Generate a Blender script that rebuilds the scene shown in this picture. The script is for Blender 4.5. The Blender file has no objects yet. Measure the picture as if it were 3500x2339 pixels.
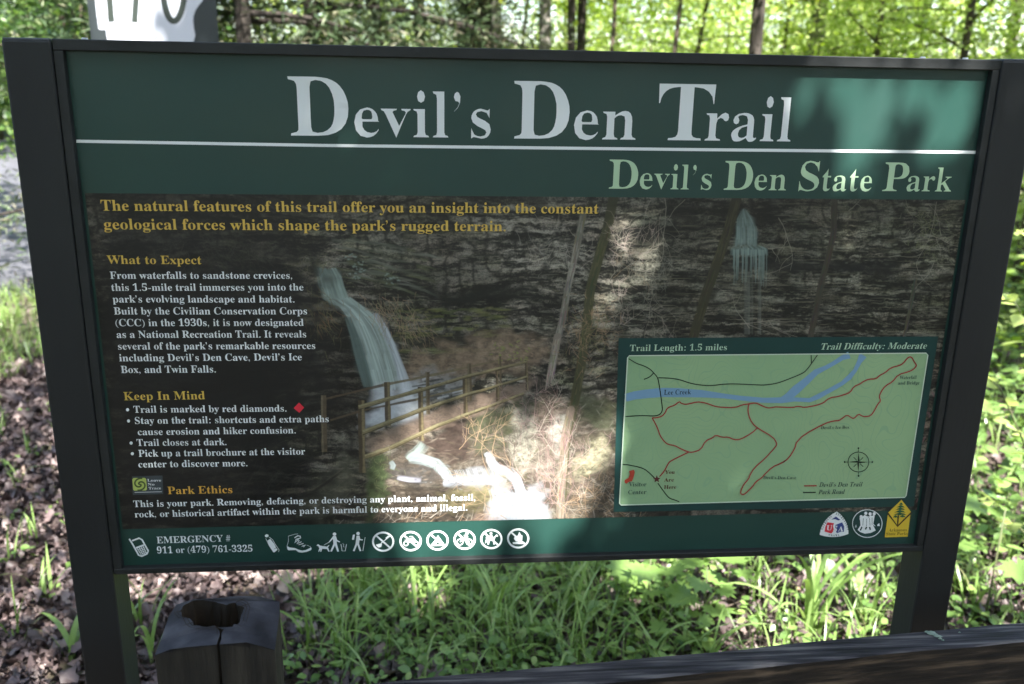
import bpy, math, random
import numpy as np
from mathutils import Vector, Matrix
from mathutils.geometry import tessellate_polygon

# ------------------------------------------------------------------ camera, world, sun, exposure
SC = bpy.context.scene
COL = SC.collection
RNG = np.random.default_rng(11)
random.seed(5)
SIGN_TOP = 1.60
R3 = np.array([[0.99597977, 0.00670692, -0.08932696],
               [-0.08766161, 0.27815934, -0.95652644],
               [0.01843178, 0.96051153, 0.27762901]])      # columns: camera right, up, back
CAM = np.array([0.45415, -1.23099, 1.57284])
FPX = 3077.36
cam = bpy.data.cameras.new('camera')
cam.sensor_width = 36.0
cam.lens = FPX * 36.0 / 3500.0
cam.clip_start = 0.05
cam.clip_end = 500
cam.dof.use_dof = True
cam.dof.focus_distance = 1.29
cam.dof.aperture_fstop = 5.0
cam_o = bpy.data.objects.new('camera', cam)
COL.objects.link(cam_o)
_m = Matrix([list(R3[i]) + [CAM[i]] for i in range(3)] + [[0, 0, 0, 1]])
cam_o.matrix_world = _m
SC.camera = cam_o

SUN_EL, SUN_AZ = math.radians(56), math.radians(14)          # azimuth measured from behind the camera towards the right
SUN = np.array([math.sin(SUN_AZ) * math.cos(SUN_EL), -math.cos(SUN_AZ) * math.cos(SUN_EL), math.sin(SUN_EL)])
w = bpy.data.worlds.new('World'); SC.world = w; w.use_nodes = True
nt = w.node_tree
bg = nt.nodes['Background']
sky = nt.nodes.new('ShaderNodeTexSky'); sky.sky_type = 'NISHITA'; sky.sun_disc = False
sky.sun_elevation = SUN_EL
sky.sun_rotation = math.atan2(SUN[0], SUN[1])
sky.air_density = 1.0; sky.dust_density = 1.5
nt.links.new(sky.outputs[0], bg.inputs[0])
bg.inputs[1].default_value = 0.11
sun = bpy.data.lights.new('sun', 'SUN'); sun.energy = 4.2; sun.angle = math.radians(0.53); sun.color = (1.0, 0.97, 0.92)
sun_o = bpy.data.objects.new('sun', sun); COL.objects.link(sun_o)
sun_o.rotation_euler = Vector(SUN).to_track_quat('Z', 'Y').to_euler()
SC.view_settings.view_transform = 'Standard'
SC.view_settings.look = 'None'
SC.view_settings.gamma = 1.0
SC.view_settings.use_curve_mapping = False
SC.view_settings.exposure = 2.75
SC.cycles.max_bounces = 7
SC.cycles.diffuse_bounces = 3
SC.cycles.transmission_bounces = 3
SC.cycles.transparent_max_bounces = 4
SC.cycles.caustics_reflective = False
SC.cycles.caustics_refractive = False

# ------------------------------------------------------------------ measuring helpers (photo pixel -> point in the place)
def ray(px, py):
    return R3 @ np.array([(px - 1750) / FPX, -(py - 1169.5) / FPX, -1.0])
def P(px, py, y=0.0):
    d = ray(px, py); t = (y - CAM[1]) / d[1]; q = CAM + t * d
    return (float(q[0]), float(q[2]))
def G(px, py, z=0.0):
    d = ray(px, py); t = (z - CAM[2]) / d[2]; q = CAM + t * d
    return (float(q[0]), float(q[1]))
def at_dist(px, dist):
    d = ray(px, 281); d = d / np.hypot(d[0], d[1])
    return (CAM[0] + d[0] * dist, CAM[1] + d[1] * dist)

# ------------------------------------------------------------------ object helpers
def tag(o, label=None, cat=None, group=None, kind=None):
    if label: o['label'] = label
    if cat: o['category'] = cat
    if group: o['group'] = group
    if kind: o['kind'] = kind
    return o
def thing(name, label, cat, loc=(0, 0, 0), group=None):
    o = bpy.data.objects.new(name, None); COL.objects.link(o); o.location = loc
    o.empty_display_size = 0.1
    return tag(o, label, cat, group)
def link(name, me, mat=None, parent=None):
    if mat is not None: me.materials.append(mat)
    o = bpy.data.objects.new(name, me); COL.objects.link(o)
    if parent is not None:
        o.parent = parent
        pl = np.array(parent.matrix_basis.translation)
        gp = parent.parent
        while gp is not None:
            pl = pl + np.array(gp.matrix_basis.translation); gp = gp.parent
        o.location = tuple(-pl)
    return o
def mesh(name, verts, faces, smooth=False):
    me = bpy.data.meshes.new(name)
    me.from_pydata([tuple(v) for v in verts], [], faces)
    if smooth:
        me.polygons.foreach_set('use_smooth', [True] * len(me.polygons))
    me.update()
    return me
def fast_mesh(name, V, F, smooth=False, tint=None, uv=None):
    """V (n,3) float, F (m,k) int with one face size"""
    me = bpy.data.meshes.new(name)
    V = np.asarray(V, dtype=np.float32); F = np.asarray(F, dtype=np.int32)
    k = F.shape[1]
    me.vertices.add(len(V)); me.vertices.foreach_set('co', V.ravel())
    me.loops.add(F.size); me.loops.foreach_set('vertex_index', F.ravel())
    me.polygons.add(len(F))
    me.polygons.foreach_set('loop_start', np.arange(0, F.size, k, dtype=np.int32))
    me.polygons.foreach_set('loop_total', np.full(len(F), k, dtype=np.int32))
    if smooth: me.polygons.foreach_set('use_smooth', np.ones(len(F), dtype=bool))
    if tint is not None:
        a = me.attributes.new('tint', 'FLOAT', 'POINT'); a.data.foreach_set('value', np.asarray(tint, dtype=np.float32))
    me.update(calc_edges=True); me.validate()
    return me
def box_mesh(name, x0, x1, y0, y1, z0, z1, bev=0.0):
    import bmesh
    bm = bmesh.new()
    bmesh.ops.create_cube(bm, size=1.0)
    for v in bm.verts:
        v.co = Vector(((x0 + x1) / 2 + v.co.x * (x1 - x0), (y0 + y1) / 2 + v.co.y * (y1 - y0), (z0 + z1) / 2 + v.co.z * (z1 - z0)))
    if bev > 0:
        bmesh.ops.bevel(bm, geom=bm.edges[:], offset=bev, segments=2, profile=0.5, affect='EDGES')
    me = bpy.data.meshes.new(name); bm.to_mesh(me); bm.free()
    return me
def tube(name, pts, radii, sides=8, wob=0.0, cap=True):
    pts = [np.array(p, float) for p in pts]
    V = []; F = []
    prev = None
    for i, p in enumerate(pts):
        t = pts[min(i + 1, len(pts) - 1)] - pts[max(i - 1, 0)]
        t = t / (np.linalg.norm(t) + 1e-9)
        a = prev if prev is not None else (np.array([1.0, 0, 0]) if abs(t[0]) < 0.8 else np.array([0, 1.0, 0]))
        a = a - t * np.dot(a, t); a /= np.linalg.norm(a) + 1e-9
        b = np.cross(t, a); prev = a
        for k in range(sides):
            an = 2 * math.pi * k / sides
            r = radii[i] * (1 + wob * (random.random() - .5))
            V.append(p + (a * math.cos(an) + b * math.sin(an)) * r)
    for i in range(len(pts) - 1):
        for k in range(sides):
            k2 = (k + 1) % sides
            F.append((i * sides + k, i * sides + k2, (i + 1) * sides + k2, (i + 1) * sides + k))
    if cap:
        F.append(tuple(range(sides - 1, -1, -1))); n = (len(pts) - 1) * sides; F.append(tuple(range(n, n + sides)))
    return V, F
def merge(parts):
    V = []; F = []
    for v, f in parts:
        n = len(V); V += list(v); F += [tuple(i + n for i in q) for q in f]
    return V, F

# ------------------------------------------------------------------ materials
def mat_new(name):
    m = bpy.data.materials.new(name); m.use_nodes = True
    return m, m.node_tree, m.node_tree.nodes['Principled BSDF']
def N(nt, t, **kw):
    n = nt.nodes.new(t)
    for k, v in kw.items(): setattr(n, k, v)
    return n
def flat(name, col, rough=0.5, spec=0.4, coat=0.0):
    m, nt, b = mat_new(name)
    b.inputs['Base Color'].default_value = (*col, 1); b.inputs['Roughness'].default_value = rough
    b.inputs['Specular IOR Level'].default_value = spec
    if coat: b.inputs['Coat Weight'].default_value = coat; b.inputs['Coat Roughness'].default_value = 0.25
    return m
def ramp(nt, stops):
    r = N(nt, 'ShaderNodeValToRGB'); e = r.color_ramp.elements
    while len(e) < len(stops): e.new(0.5)
    for i, (p, c) in enumerate(stops):
        e[i].position = p; e[i].color = (*c, 1)
    return r
def noisy(name, stops, scale=5.0, detail=6.0, rough=0.6, stretch=(1, 1, 1), bump=0.0, bscale=None, spec=0.3, dist=0.0, coord='Object'):
    m, nt, b = mat_new(name)
    tc = N(nt, 'ShaderNodeTexCoord'); mp = N(nt, 'ShaderNodeMapping'); mp.inputs['Scale'].default_value = stretch
    nt.links.new(tc.outputs[coord], mp.inputs['Vector'])
    n = N(nt, 'ShaderNodeTexNoise'); n.inputs['Scale'].default_value = scale; n.inputs['Detail'].default_value = detail
    n.inputs['Distortion'].default_value = dist
    nt.links.new(mp.outputs[0], n.inputs['Vector'])
    r = ramp(nt, stops); nt.links.new(n.outputs['Fac'], r.inputs[0]); nt.links.new(r.outputs[0], b.inputs['Base Color'])
    b.inputs['Roughness'].default_value = rough; b.inputs['Specular IOR Level'].default_value = spec
    if bump:
        n2 = N(nt, 'ShaderNodeTexNoise'); n2.inputs['Scale'].default_value = bscale or scale * 3; n2.inputs['Detail'].default_value = 5
        nt.links.new(mp.outputs[0], n2.inputs['Vector'])
        bp = N(nt, 'ShaderNodeBump'); bp.inputs['Strength'].default_value = 1.0; bp.inputs['Distance'].default_value = bump
        nt.links.new(n2.outputs['Fac'], bp.inputs['Height']); nt.links.new(bp.outputs[0], b.inputs['Normal'])
    return m
def leafy(name, stops, trans=0.35, rough=0.45, spec=0.35):
    """colour of each leaf by its own 'tint' number, with light passing through"""
    m, nt, b = mat_new(name)
    at = N(nt, 'ShaderNodeAttribute'); at.attribute_name = 'tint'
    r = ramp(nt, stops); nt.links.new(at.outputs['Fac'], r.inputs[0])
    nz = N(nt, 'ShaderNodeTexNoise'); nz.inputs['Scale'].default_value = 60; nz.inputs['Detail'].default_value = 3
    tc = N(nt, 'ShaderNodeTexCoord'); nt.links.new(tc.outputs['Object'], nz.inputs['Vector'])
    mx = N(nt, 'ShaderNodeMixRGB', blend_type='OVERLAY'); mx.inputs[0].default_value = 0.35
    nt.links.new(r.outputs[0], mx.inputs[1]); nt.links.new(nz.outputs['Fac'], mx.inputs[2])
    nt.links.new(mx.outputs[0], b.inputs['Base Color'])
    b.inputs['Roughness'].default_value = rough; b.inputs['Specular IOR Level'].default_value = spec
    tr = N(nt, 'ShaderNodeBsdfTranslucent')
    hs = N(nt, 'ShaderNodeHueSaturation'); hs.inputs['Hue'].default_value = 0.485; hs.inputs['Saturation'].default_value = 1.15; hs.inputs['Value'].default_value = 1.5
    nt.links.new(mx.outputs[0], hs.inputs['Color']); nt.links.new(hs.outputs[0], tr.inputs['Color'])
    ms = N(nt, 'ShaderNodeMixShader'); ms.inputs[0].default_value = trans
    nt.links.new(b.outputs[0], ms.inputs[1]); nt.links.new(tr.outputs[0], ms.inputs[2])
    nt.links.new(ms.outputs[0], nt.nodes['Material Output'].inputs['Surface'])
    return m

M_FRAME = noisy('dark painted metal', [(0.3, (0.012, 0.014, 0.014)), (0.7, (0.021, 0.023, 0.023))], scale=18, rough=0.5, bump=0.0002, bscale=220, spec=0.35)
M_POST = noisy('dark painted post', [(0.3, (0.011, 0.012, 0.013)), (0.75, (0.019, 0.021, 0.021))], scale=9, stretch=(1, 1, .3), rough=0.48, bump=0.0003, bscale=160, spec=0.35)
M_GREEN = noisy('printed dark green board', [(0.3, (0.011, 0.043, 0.034)), (0.7, (0.013, 0.049, 0.039))], scale=3, rough=0.42, bump=0.00006, bscale=400, spec=0.5)
_nt = M_GREEN.node_tree; _n = _nt.nodes.new('ShaderNodeTexNoise'); _n.inputs['Scale'].default_value = 9; _n.inputs['Detail'].default_value = 8
_tc = _nt.nodes.new('ShaderNodeTexCoord'); _nt.links.new(_tc.outputs['Object'], _n.inputs['Vector'])
_mr = _nt.nodes.new('ShaderNodeMapRange'); _mr.inputs['From Min'].default_value = .3; _mr.inputs['From Max'].default_value = .7; _mr.inputs['To Min'].default_value = .34; _mr.inputs['To Max'].default_value = .5
_nt.links.new(_n.outputs['Fac'], _mr.inputs['Value']); _nt.links.new(_mr.outputs[0], _nt.nodes['Principled BSDF'].inputs['Roughness'])
M_MAPGREEN = flat('printed dark green of the map', (0.013, 0.047, 0.043), 0.33, 0.4)
M_WHITE = flat('printed white', (0.74, 0.77, 0.77), 0.36, 0.5)
M_GOLD = flat('printed gold', (0.62, 0.42, 0.08), 0.36, 0.5)
M_GOLD2 = flat('printed orange gold', (0.66, 0.36, 0.06), 0.36, 0.5)
M_PALEGREEN = flat('printed pale green', (0.42, 0.58, 0.38), 0.36, 0.5)
M_PALEGREEN2 = flat('printed soft green', (0.40, 0.55, 0.40), 0.36, 0.5)
M_RED = flat('printed red', (0.62, 0.03, 0.05), 0.36, 0.5)
M_TRAIL = flat('printed trail red', (0.34, 0.035, 0.035), 0.36, 0.5)
M_ROAD_LINE = flat('printed black green', (0.014, 0.030, 0.018), 0.36, 0.5)
M_CREEK = flat('printed creek blue', (0.17, 0.31, 0.45), 0.36, 0.5)
M_INK = flat('printed dark ink', (0.02, 0.045, 0.05), 0.36, 0.5)
M_REDINK = flat('printed maroon ink', (0.10, 0.025, 0.025), 0.36, 0.5)
M_NAVY = flat('printed navy', (0.03, 0.05, 0.20), 0.36, 0.5)
M_YELLOW = flat('printed yellow', (0.62, 0.44, 0.04), 0.36, 0.5)
M_BROWN = flat('printed dark brown', (0.035, 0.022, 0.010), 0.36, 0.5)
M_TREEGREEN = flat('printed tree green', (0.02, 0.10, 0.045), 0.36, 0.5)
M_LIME = flat('printed lime', (0.42, 0.50, 0.12), 0.36, 0.5)
M_GREYTAG = flat('printed dark grey', (0.045, 0.055, 0.06), 0.36, 0.5)

def map_material():
    m, nt, b = mat_new('printed map with contour lines')
    tc = N(nt, 'ShaderNodeTexCoord')
    n = N(nt, 'ShaderNodeTexNoise'); n.inputs['Scale'].default_value = 7; n.inputs['Detail'].default_value = 2
    nt.links.new(tc.outputs['Object'], n.inputs['Vector'])
    mu = N(nt, 'ShaderNodeMath', operation='MULTIPLY'); mu.inputs[1].default_value = 42
    fr = N(nt, 'ShaderNodeMath', operation='FRACT')
    nt.links.new(n.outputs['Fac'], mu.inputs[0]); nt.links.new(mu.outputs[0], fr.inputs[0])
    gt = N(nt, 'ShaderNodeMath', operation='GREATER_THAN'); gt.inputs[1].default_value = 0.88
    nt.links.new(fr.outputs[0], gt.inputs[0])
    n2 = N(nt, 'ShaderNodeTexNoise'); n2.inputs['Scale'].default_value = 5; n2.inputs['Detail'].default_value = 3
    nt.links.new(tc.outputs['Object'], n2.inputs['Vector'])
    r = ramp(nt, [(0.35, (0.235, 0.385, 0.21)), (0.65, (0.27, 0.41, 0.22))])
    nt.links.new(n2.outputs['Fac'], r.inputs[0])
    mx = N(nt, 'ShaderNodeMixRGB'); nt.links.new(gt.outputs[0], mx.inputs[0])
    nt.links.new(r.outputs[0], mx.inputs[1]); mx.inputs[2].default_value = (0.225, 0.375, 0.215, 1)
    nt.links.new(mx.outputs[0], b.inputs['Base Color']); b.inputs['Roughness'].default_value = 0.36
    return m
M_MAP = map_material()

# ------------------------------------------------------------------ lettering: outlines of a bold serif alphabet
GLYPHS = {     # advance, then outlines as x, y, x, y ...
    'a': (172, [[127, -5, 113, -3, 104, 5, 100, 17, 84, 5, 67, -2, 48, -4, 32, -2, 20, 6, 10, 32, 12, 45, 20, 58, 32, 68, 44, 75, 59, 82, 78, 89, 99, 95, 99, 121, 93, 141, 74, 148, 58, 145, 52, 137, 57, 128, 61, 116, 55, 101, 39, 95, 22, 102, 16, 118, 25, 139, 47, 154, 81, 159, 103, 158, 119, 153, 132, 146, 140, 136, 145, 122, 146, 105, 146, 31, 147, 20, 152, 17, 160, 21, 165, 14, 153, 3, 141, -3], [76, 17, 87, 20, 99, 32, 99, 85, 77, 76, 64, 61, 59, 42, 61, 28, 66, 20]]),
    'b': (180, [[21, -6, 21, 194, 18, 214, 4, 220, 4, 228, 69, 228, 69, 139, 81, 150, 95, 157, 110, 159, 142, 149, 163, 123, 171, 83, 161, 38, 135, 6, 123, 0, 110, -4, 96, -5, 81, -3, 67, 3, 52, 14, 27, -6], [91, 7, 102, 9, 110, 15, 116, 25, 120, 39, 122, 57, 123, 80, 122, 99, 119, 114, 116, 125, 106, 136, 92, 140, 78, 135, 69, 121, 69, 34, 72, 19, 79, 10]]),
    'c': (147, [[78, -5, 43, 5, 19, 34, 10, 75, 20, 118, 48, 148, 87, 160, 102, 158, 115, 155, 125, 149, 135, 137, 139, 123, 133, 108, 118, 102, 107, 105, 100, 112, 98, 125, 98, 131, 99, 136, 95, 145, 85, 148, 72, 145, 63, 135, 58, 118, 56, 94, 57, 71, 62, 53, 69, 38, 78, 28, 89, 21, 102, 19, 114, 21, 125, 27, 136, 36, 142, 30, 129, 15, 114, 4, 97, -3]]),
    'd': (185, [[70, -5, 39, 5, 17, 33, 10, 74, 18, 119, 41, 149, 73, 159, 88, 157, 100, 151, 111, 140, 111, 200, 106, 215, 88, 220, 88, 228, 160, 228, 160, 38, 162, 20, 177, 14, 177, 5, 162, 5, 147, 3, 130, 0, 111, -5, 111, 19, 101, 6, 87, -2], [86, 14, 101, 21, 111, 38, 111, 121, 103, 135, 87, 140, 74, 136, 65, 125, 62, 113, 59, 96, 59, 77, 59, 57, 61, 41, 65, 29, 73, 18]]),
    'e': (150, [[77, -5, 42, 5, 18, 34, 10, 79, 19, 120, 43, 149, 79, 159, 97, 157, 112, 151, 124, 140, 134, 126, 139, 108, 141, 87, 141, 83, 58, 83, 61, 56, 69, 37, 82, 25, 100, 21, 112, 24, 124, 31, 135, 43, 142, 36, 129, 18, 114, 5, 96, -2], [58, 96, 101, 96, 101, 107, 100, 120, 99, 131, 97, 139, 90, 146, 81, 148, 68, 143, 61, 128, 58, 102]]),
    'f': (107, [[7, 0, 7, 8, 20, 11, 25, 17, 26, 37, 26, 138, 8, 138, 8, 155, 26, 155, 26, 177, 28, 193, 33, 207, 42, 218, 54, 226, 69, 231, 87, 232, 100, 231, 111, 228, 120, 223, 129, 212, 132, 200, 126, 183, 112, 178, 98, 183, 92, 195, 96, 210, 98, 213, 99, 216, 90, 222, 77, 215, 74, 195, 74, 155, 102, 155, 102, 138, 74, 138, 74, 33, 79, 13, 100, 8, 100, 0]]),
    'g': (164, [[73, -70, 53, -69, 37, -66, 24, -61, 11, -50, 7, -37, 10, -27, 19, -19, 34, -13, 22, -5, 14, 4, 12, 15, 21, 37, 51, 55, 34, 64, 21, 75, 14, 89, 11, 106, 20, 134, 44, 152, 79, 159, 117, 152, 158, 152, 158, 134, 134, 134, 141, 124, 144, 113, 146, 102, 138, 76, 117, 58, 86, 51, 78, 52, 71, 52, 56, 47, 50, 36, 55, 27, 71, 25, 88, 25, 104, 24, 118, 23, 129, 20, 151, 6, 158, -18, 155, -33, 148, -46, 136, -56, 124, -62, 110, -67, 92, -69], [79, 62, 89, 65, 95, 73, 100, 105, 99, 119, 98, 130, 95, 138, 89, 146, 79, 148, 69, 146, 62, 138, 59, 130, 58, 119, 57, 105, 58, 92, 59, 81, 62, 73, 69, 65], [80, -58, 109, -55, 126, -47, 132, -33, 125, -21, 102, -17, 48, -17, 40, -26, 37, -36, 47, -52, 56, -55, 67, -57]]),
    'h': (190, [[9, 0, 9, 8, 22, 13, 26, 28, 26, 199, 23, 215, 9, 220, 9, 228, 74, 228, 74, 133, 88, 148, 103, 156, 122, 159, 141, 156, 154, 146, 162, 129, 165, 106, 165, 28, 169, 13, 182, 8, 182, 0, 101, 0, 101, 8, 103, 8, 114, 13, 118, 28, 118, 108, 115, 129, 101, 136, 91, 134, 82, 128, 74, 118, 74, 28, 77, 13, 90, 8, 90, 0]]),
    'i': (99, [[50, 181, 32, 188, 25, 206, 32, 224, 50, 232, 68, 224, 76, 206, 68, 188], [9, 0, 9, 8, 23, 13, 26, 28, 26, 126, 23, 142, 10, 147, 10, 155, 74, 155, 74, 28, 77, 13, 90, 8, 90, 0]]),
    'j': (105, [[53, 182, 35, 189, 28, 207, 35, 225, 53, 232, 71, 225, 79, 207, 71, 189], [18, -70, -5, -65, -22, -53, -28, -35, -22, -20, -7, -14, 7, -19, 13, -33, 9, -44, 5, -51, 8, -57, 15, -58, 29, -50, 32, -27, 32, 125, 28, 142, 11, 147, 11, 155, 80, 155, 80, -11, 78, -29, 72, -44, 63, -55, 51, -64, 36, -69]]),
    'k': (179, [[9, 0, 9, 8, 23, 13, 26, 28, 26, 199, 24, 215, 10, 220, 10, 228, 74, 228, 74, 84, 113, 124, 122, 139, 118, 145, 104, 147, 103, 147, 103, 155, 173, 155, 173, 147, 160, 144, 148, 139, 137, 130, 111, 104, 173, 17, 188, 8, 188, 0, 105, 0, 105, 8, 108, 8, 117, 10, 120, 16, 116, 25, 81, 74, 74, 67, 74, 28, 77, 13, 90, 8, 90, 0]]),
    'l': (100, [[9, 0, 9, 8, 23, 13, 26, 28, 26, 199, 24, 215, 10, 220, 10, 228, 74, 228, 74, 28, 77, 13, 90, 8, 90, 0]]),
    'm': (277, [[9, 0, 9, 8, 22, 13, 26, 28, 26, 127, 23, 142, 9, 147, 9, 155, 73, 155, 73, 132, 87, 147, 102, 156, 119, 159, 138, 156, 152, 146, 160, 131, 174, 146, 190, 156, 209, 159, 228, 156, 241, 146, 249, 129, 252, 106, 252, 28, 255, 13, 268, 8, 268, 0, 189, 0, 189, 8, 201, 13, 205, 28, 205, 108, 202, 129, 189, 136, 179, 134, 170, 128, 162, 119, 162, 28, 165, 13, 178, 8, 178, 0, 100, 0, 100, 8, 112, 13, 116, 28, 116, 108, 113, 129, 100, 136, 90, 134, 81, 128, 73, 118, 73, 28, 76, 13, 89, 8, 89, 0]]),
    'n': (190, [[9, 0, 9, 8, 22, 13, 26, 28, 26, 127, 23, 142, 9, 147, 9, 155, 74, 155, 74, 134, 87, 148, 103, 156, 122, 159, 141, 156, 154, 146, 162, 129, 165, 106, 165, 28, 169, 13, 182, 8, 182, 0, 101, 0, 101, 8, 103, 8, 114, 13, 118, 28, 118, 108, 115, 129, 101, 136, 91, 134, 82, 128, 74, 118, 74, 28, 77, 13, 90, 8, 90, 0]]),
    'o': (168, [[84, -5, 45, 6, 19, 35, 9, 77, 19, 119, 45, 149, 84, 159, 123, 149, 149, 120, 158, 77, 149, 34, 123, 5], [84, 6, 96, 9, 104, 19, 109, 41, 110, 77, 109, 103, 107, 123, 104, 135, 96, 146, 84, 149, 72, 146, 64, 135, 61, 122, 59, 103, 58, 77, 60, 41, 64, 19, 72, 9]]),
    'p': (186, [[9, -70, 9, -62, 20, -59, 25, -50, 26, -32, 26, 122, 23, 142, 10, 147, 10, 155, 72, 155, 72, 131, 83, 147, 98, 156, 115, 160, 146, 149, 167, 121, 175, 80, 167, 36, 146, 6, 113, -5, 98, -3, 85, 4, 74, 16, 74, -29, 76, -49, 83, -59, 99, -61, 99, -70], [98, 14, 111, 18, 120, 30, 123, 42, 126, 58, 126, 77, 126, 96, 124, 112, 121, 124, 113, 135, 99, 139, 90, 137, 81, 129, 74, 118, 74, 34, 80, 23, 88, 16]]),
    'q': (182, [[87, -70, 87, -61, 107, -57, 112, -42, 112, 14, 100, 4, 86, -3, 71, -5, 39, 5, 18, 32, 10, 72, 20, 117, 47, 148, 58, 155, 71, 158, 85, 160, 100, 157, 115, 151, 129, 141, 154, 160, 160, 160, 160, -42, 163, -57, 177, -61, 177, -70], [89, 15, 104, 20, 112, 34, 112, 121, 109, 135, 102, 144, 90, 147, 75, 143, 65, 131, 62, 117, 59, 100, 58, 78, 59, 58, 61, 42, 65, 30, 75, 19]]),
    'r': (144, [[9, 0, 9, 8, 23, 13, 26, 28, 26, 126, 23, 143, 10, 147, 10, 155, 73, 155, 73, 126, 94, 151, 117, 159, 138, 152, 145, 133, 139, 117, 124, 111, 111, 115, 103, 125, 94, 130, 81, 121, 75, 96, 75, 28, 79, 13, 99, 8, 99, 0]]),
    's': (144, [[76, -5, 43, 3, 37, 4, 26, -4, 18, -4, 18, 53, 27, 53, 43, 19, 56, 10, 70, 7, 89, 13, 96, 29, 92, 42, 78, 52, 53, 65, 27, 85, 18, 110, 20, 123, 25, 135, 32, 145, 43, 153, 56, 158, 71, 160, 83, 158, 99, 154, 103, 153, 106, 152, 115, 160, 122, 160, 122, 111, 114, 111, 98, 139, 75, 148, 58, 143, 52, 130, 58, 116, 73, 106, 96, 95, 121, 76, 129, 47, 127, 32, 122, 20, 114, 9, 103, 1, 90, -3]]),
    't': (114, [[62, -5, 50, -4, 40, 0, 33, 5, 28, 13, 25, 23, 24, 36, 24, 139, 10, 139, 10, 150, 44, 185, 64, 212, 72, 212, 72, 155, 104, 155, 104, 139, 72, 139, 72, 41, 75, 25, 84, 20, 95, 24, 103, 37, 111, 33, 102, 16, 91, 5, 78, -2]]),
    'u': (187, [[65, -5, 52, -4, 41, 1, 33, 9, 27, 19, 24, 32, 23, 48, 23, 124, 20, 141, 6, 147, 6, 155, 71, 155, 71, 37, 75, 23, 88, 18, 103, 22, 114, 33, 114, 124, 110, 142, 95, 147, 95, 155, 162, 155, 162, 35, 166, 19, 180, 15, 180, 6, 166, 6, 150, 4, 133, 0, 114, -5, 114, 20, 93, 2]]),
    'v': (153, [[71, -5, 19, 124, 11, 141, -1, 147, -1, 155, 82, 155, 82, 147, 78, 147, 68, 145, 64, 138, 65, 134, 92, 61, 118, 126, 121, 136, 116, 144, 102, 147, 102, 155, 152, 155, 152, 147, 139, 139, 130, 122, 80, -5]]),
    'w': (217, [[61, -5, 8, 132, 3, 142, -5, 147, -5, 155, 69, 155, 69, 147, 60, 145, 57, 138, 58, 133, 60, 126, 83, 63, 105, 118, 100, 133, 95, 144, 84, 147, 84, 155, 162, 155, 162, 147, 151, 144, 148, 138, 148, 134, 149, 131, 168, 71, 191, 128, 193, 138, 190, 144, 178, 147, 178, 155, 223, 155, 223, 147, 212, 142, 206, 129, 152, -5, 144, -5, 111, 98, 70, -5]]),
    'x': (160, [[2, 0, 2, 7, 12, 11, 22, 18, 31, 28, 61, 68, 21, 132, 12, 142, 2, 147, 2, 155, 84, 155, 84, 147, 74, 145, 70, 140, 75, 130, 92, 103, 112, 128, 117, 139, 113, 145, 100, 147, 100, 155, 155, 155, 155, 148, 146, 144, 137, 137, 127, 127, 99, 92, 146, 18, 151, 11, 160, 8, 160, 0, 78, 0, 78, 8, 89, 10, 93, 15, 87, 30, 69, 57, 49, 31, 42, 17, 46, 10, 57, 7, 59, 7, 59, 0]]),
    'y': (150, [[26, -70, 5, -62, -3, -42, 2, -27, 18, -20, 32, -25, 37, -38, 37, -41, 37, -44, 43, -49, 49, -46, 57, -37, 65, -22, 70, -2, 18, 125, 12, 138, 8, 144, -2, 147, -2, 147, -2, 155, 81, 155, 81, 147, 68, 145, 64, 137, 65, 133, 66, 128, 93, 59, 115, 121, 118, 130, 119, 137, 115, 145, 101, 147, 101, 155, 150, 155, 150, 147, 139, 140, 130, 121, 81, -12, 65, -48, 48, -65]]),
    'z': (146, [[6, 0, 6, 7, 84, 144, 64, 144, 36, 136, 30, 129, 26, 120, 22, 108, 13, 108, 16, 155, 137, 155, 137, 145, 63, 12, 76, 12, 91, 13, 102, 17, 111, 22, 119, 30, 125, 40, 130, 54, 138, 54, 134, 0]]),
    'A': (218, [[-4, 0, -4, 9, 12, 15, 25, 37, 103, 233, 112, 233, 192, 43, 206, 17, 222, 9, 222, 0, 115, 0, 115, 9, 130, 11, 139, 15, 142, 23, 136, 41, 126, 66, 52, 66, 39, 35, 38, 29, 37, 24, 43, 13, 62, 9, 64, 9, 64, 0], [57, 80, 121, 80, 88, 160]]),
    'B': (221, [[8, 0, 8, 9, 22, 11, 31, 16, 36, 26, 37, 41, 37, 184, 35, 206, 26, 216, 8, 219, 8, 228, 110, 228, 142, 226, 166, 219, 184, 209, 195, 194, 198, 175, 195, 157, 184, 142, 167, 131, 143, 124, 172, 115, 193, 103, 205, 86, 209, 66, 207, 47, 199, 30, 186, 17, 172, 10, 157, 4, 139, 1, 119, 0], [91, 126, 94, 126, 110, 127, 123, 130, 132, 136, 138, 145, 141, 157, 142, 173, 142, 186, 139, 198, 135, 206, 124, 214, 108, 217, 94, 212, 91, 195], [111, 12, 124, 13, 134, 18, 142, 25, 146, 34, 149, 48, 150, 64, 149, 81, 145, 94, 139, 104, 129, 110, 116, 114, 99, 116, 91, 116, 91, 33, 95, 17]]),
    'C': (234, [[128, -5, 112, -4, 97, -2, 82, 3, 69, 10, 53, 21, 39, 36, 28, 52, 21, 66, 17, 81, 14, 97, 13, 114, 14, 131, 17, 147, 22, 162, 28, 175, 39, 192, 53, 206, 69, 217, 83, 224, 98, 229, 113, 232, 130, 233, 146, 231, 164, 227, 184, 220, 194, 218, 204, 221, 210, 233, 218, 233, 218, 154, 210, 154, 201, 173, 191, 190, 178, 203, 164, 214, 149, 220, 133, 222, 114, 219, 99, 210, 87, 195, 79, 173, 74, 146, 72, 113, 74, 82, 79, 57, 89, 37, 102, 23, 118, 15, 139, 12, 179, 22, 214, 53, 224, 44, 209, 26, 192, 13, 173, 3, 152, -3]]),
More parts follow.
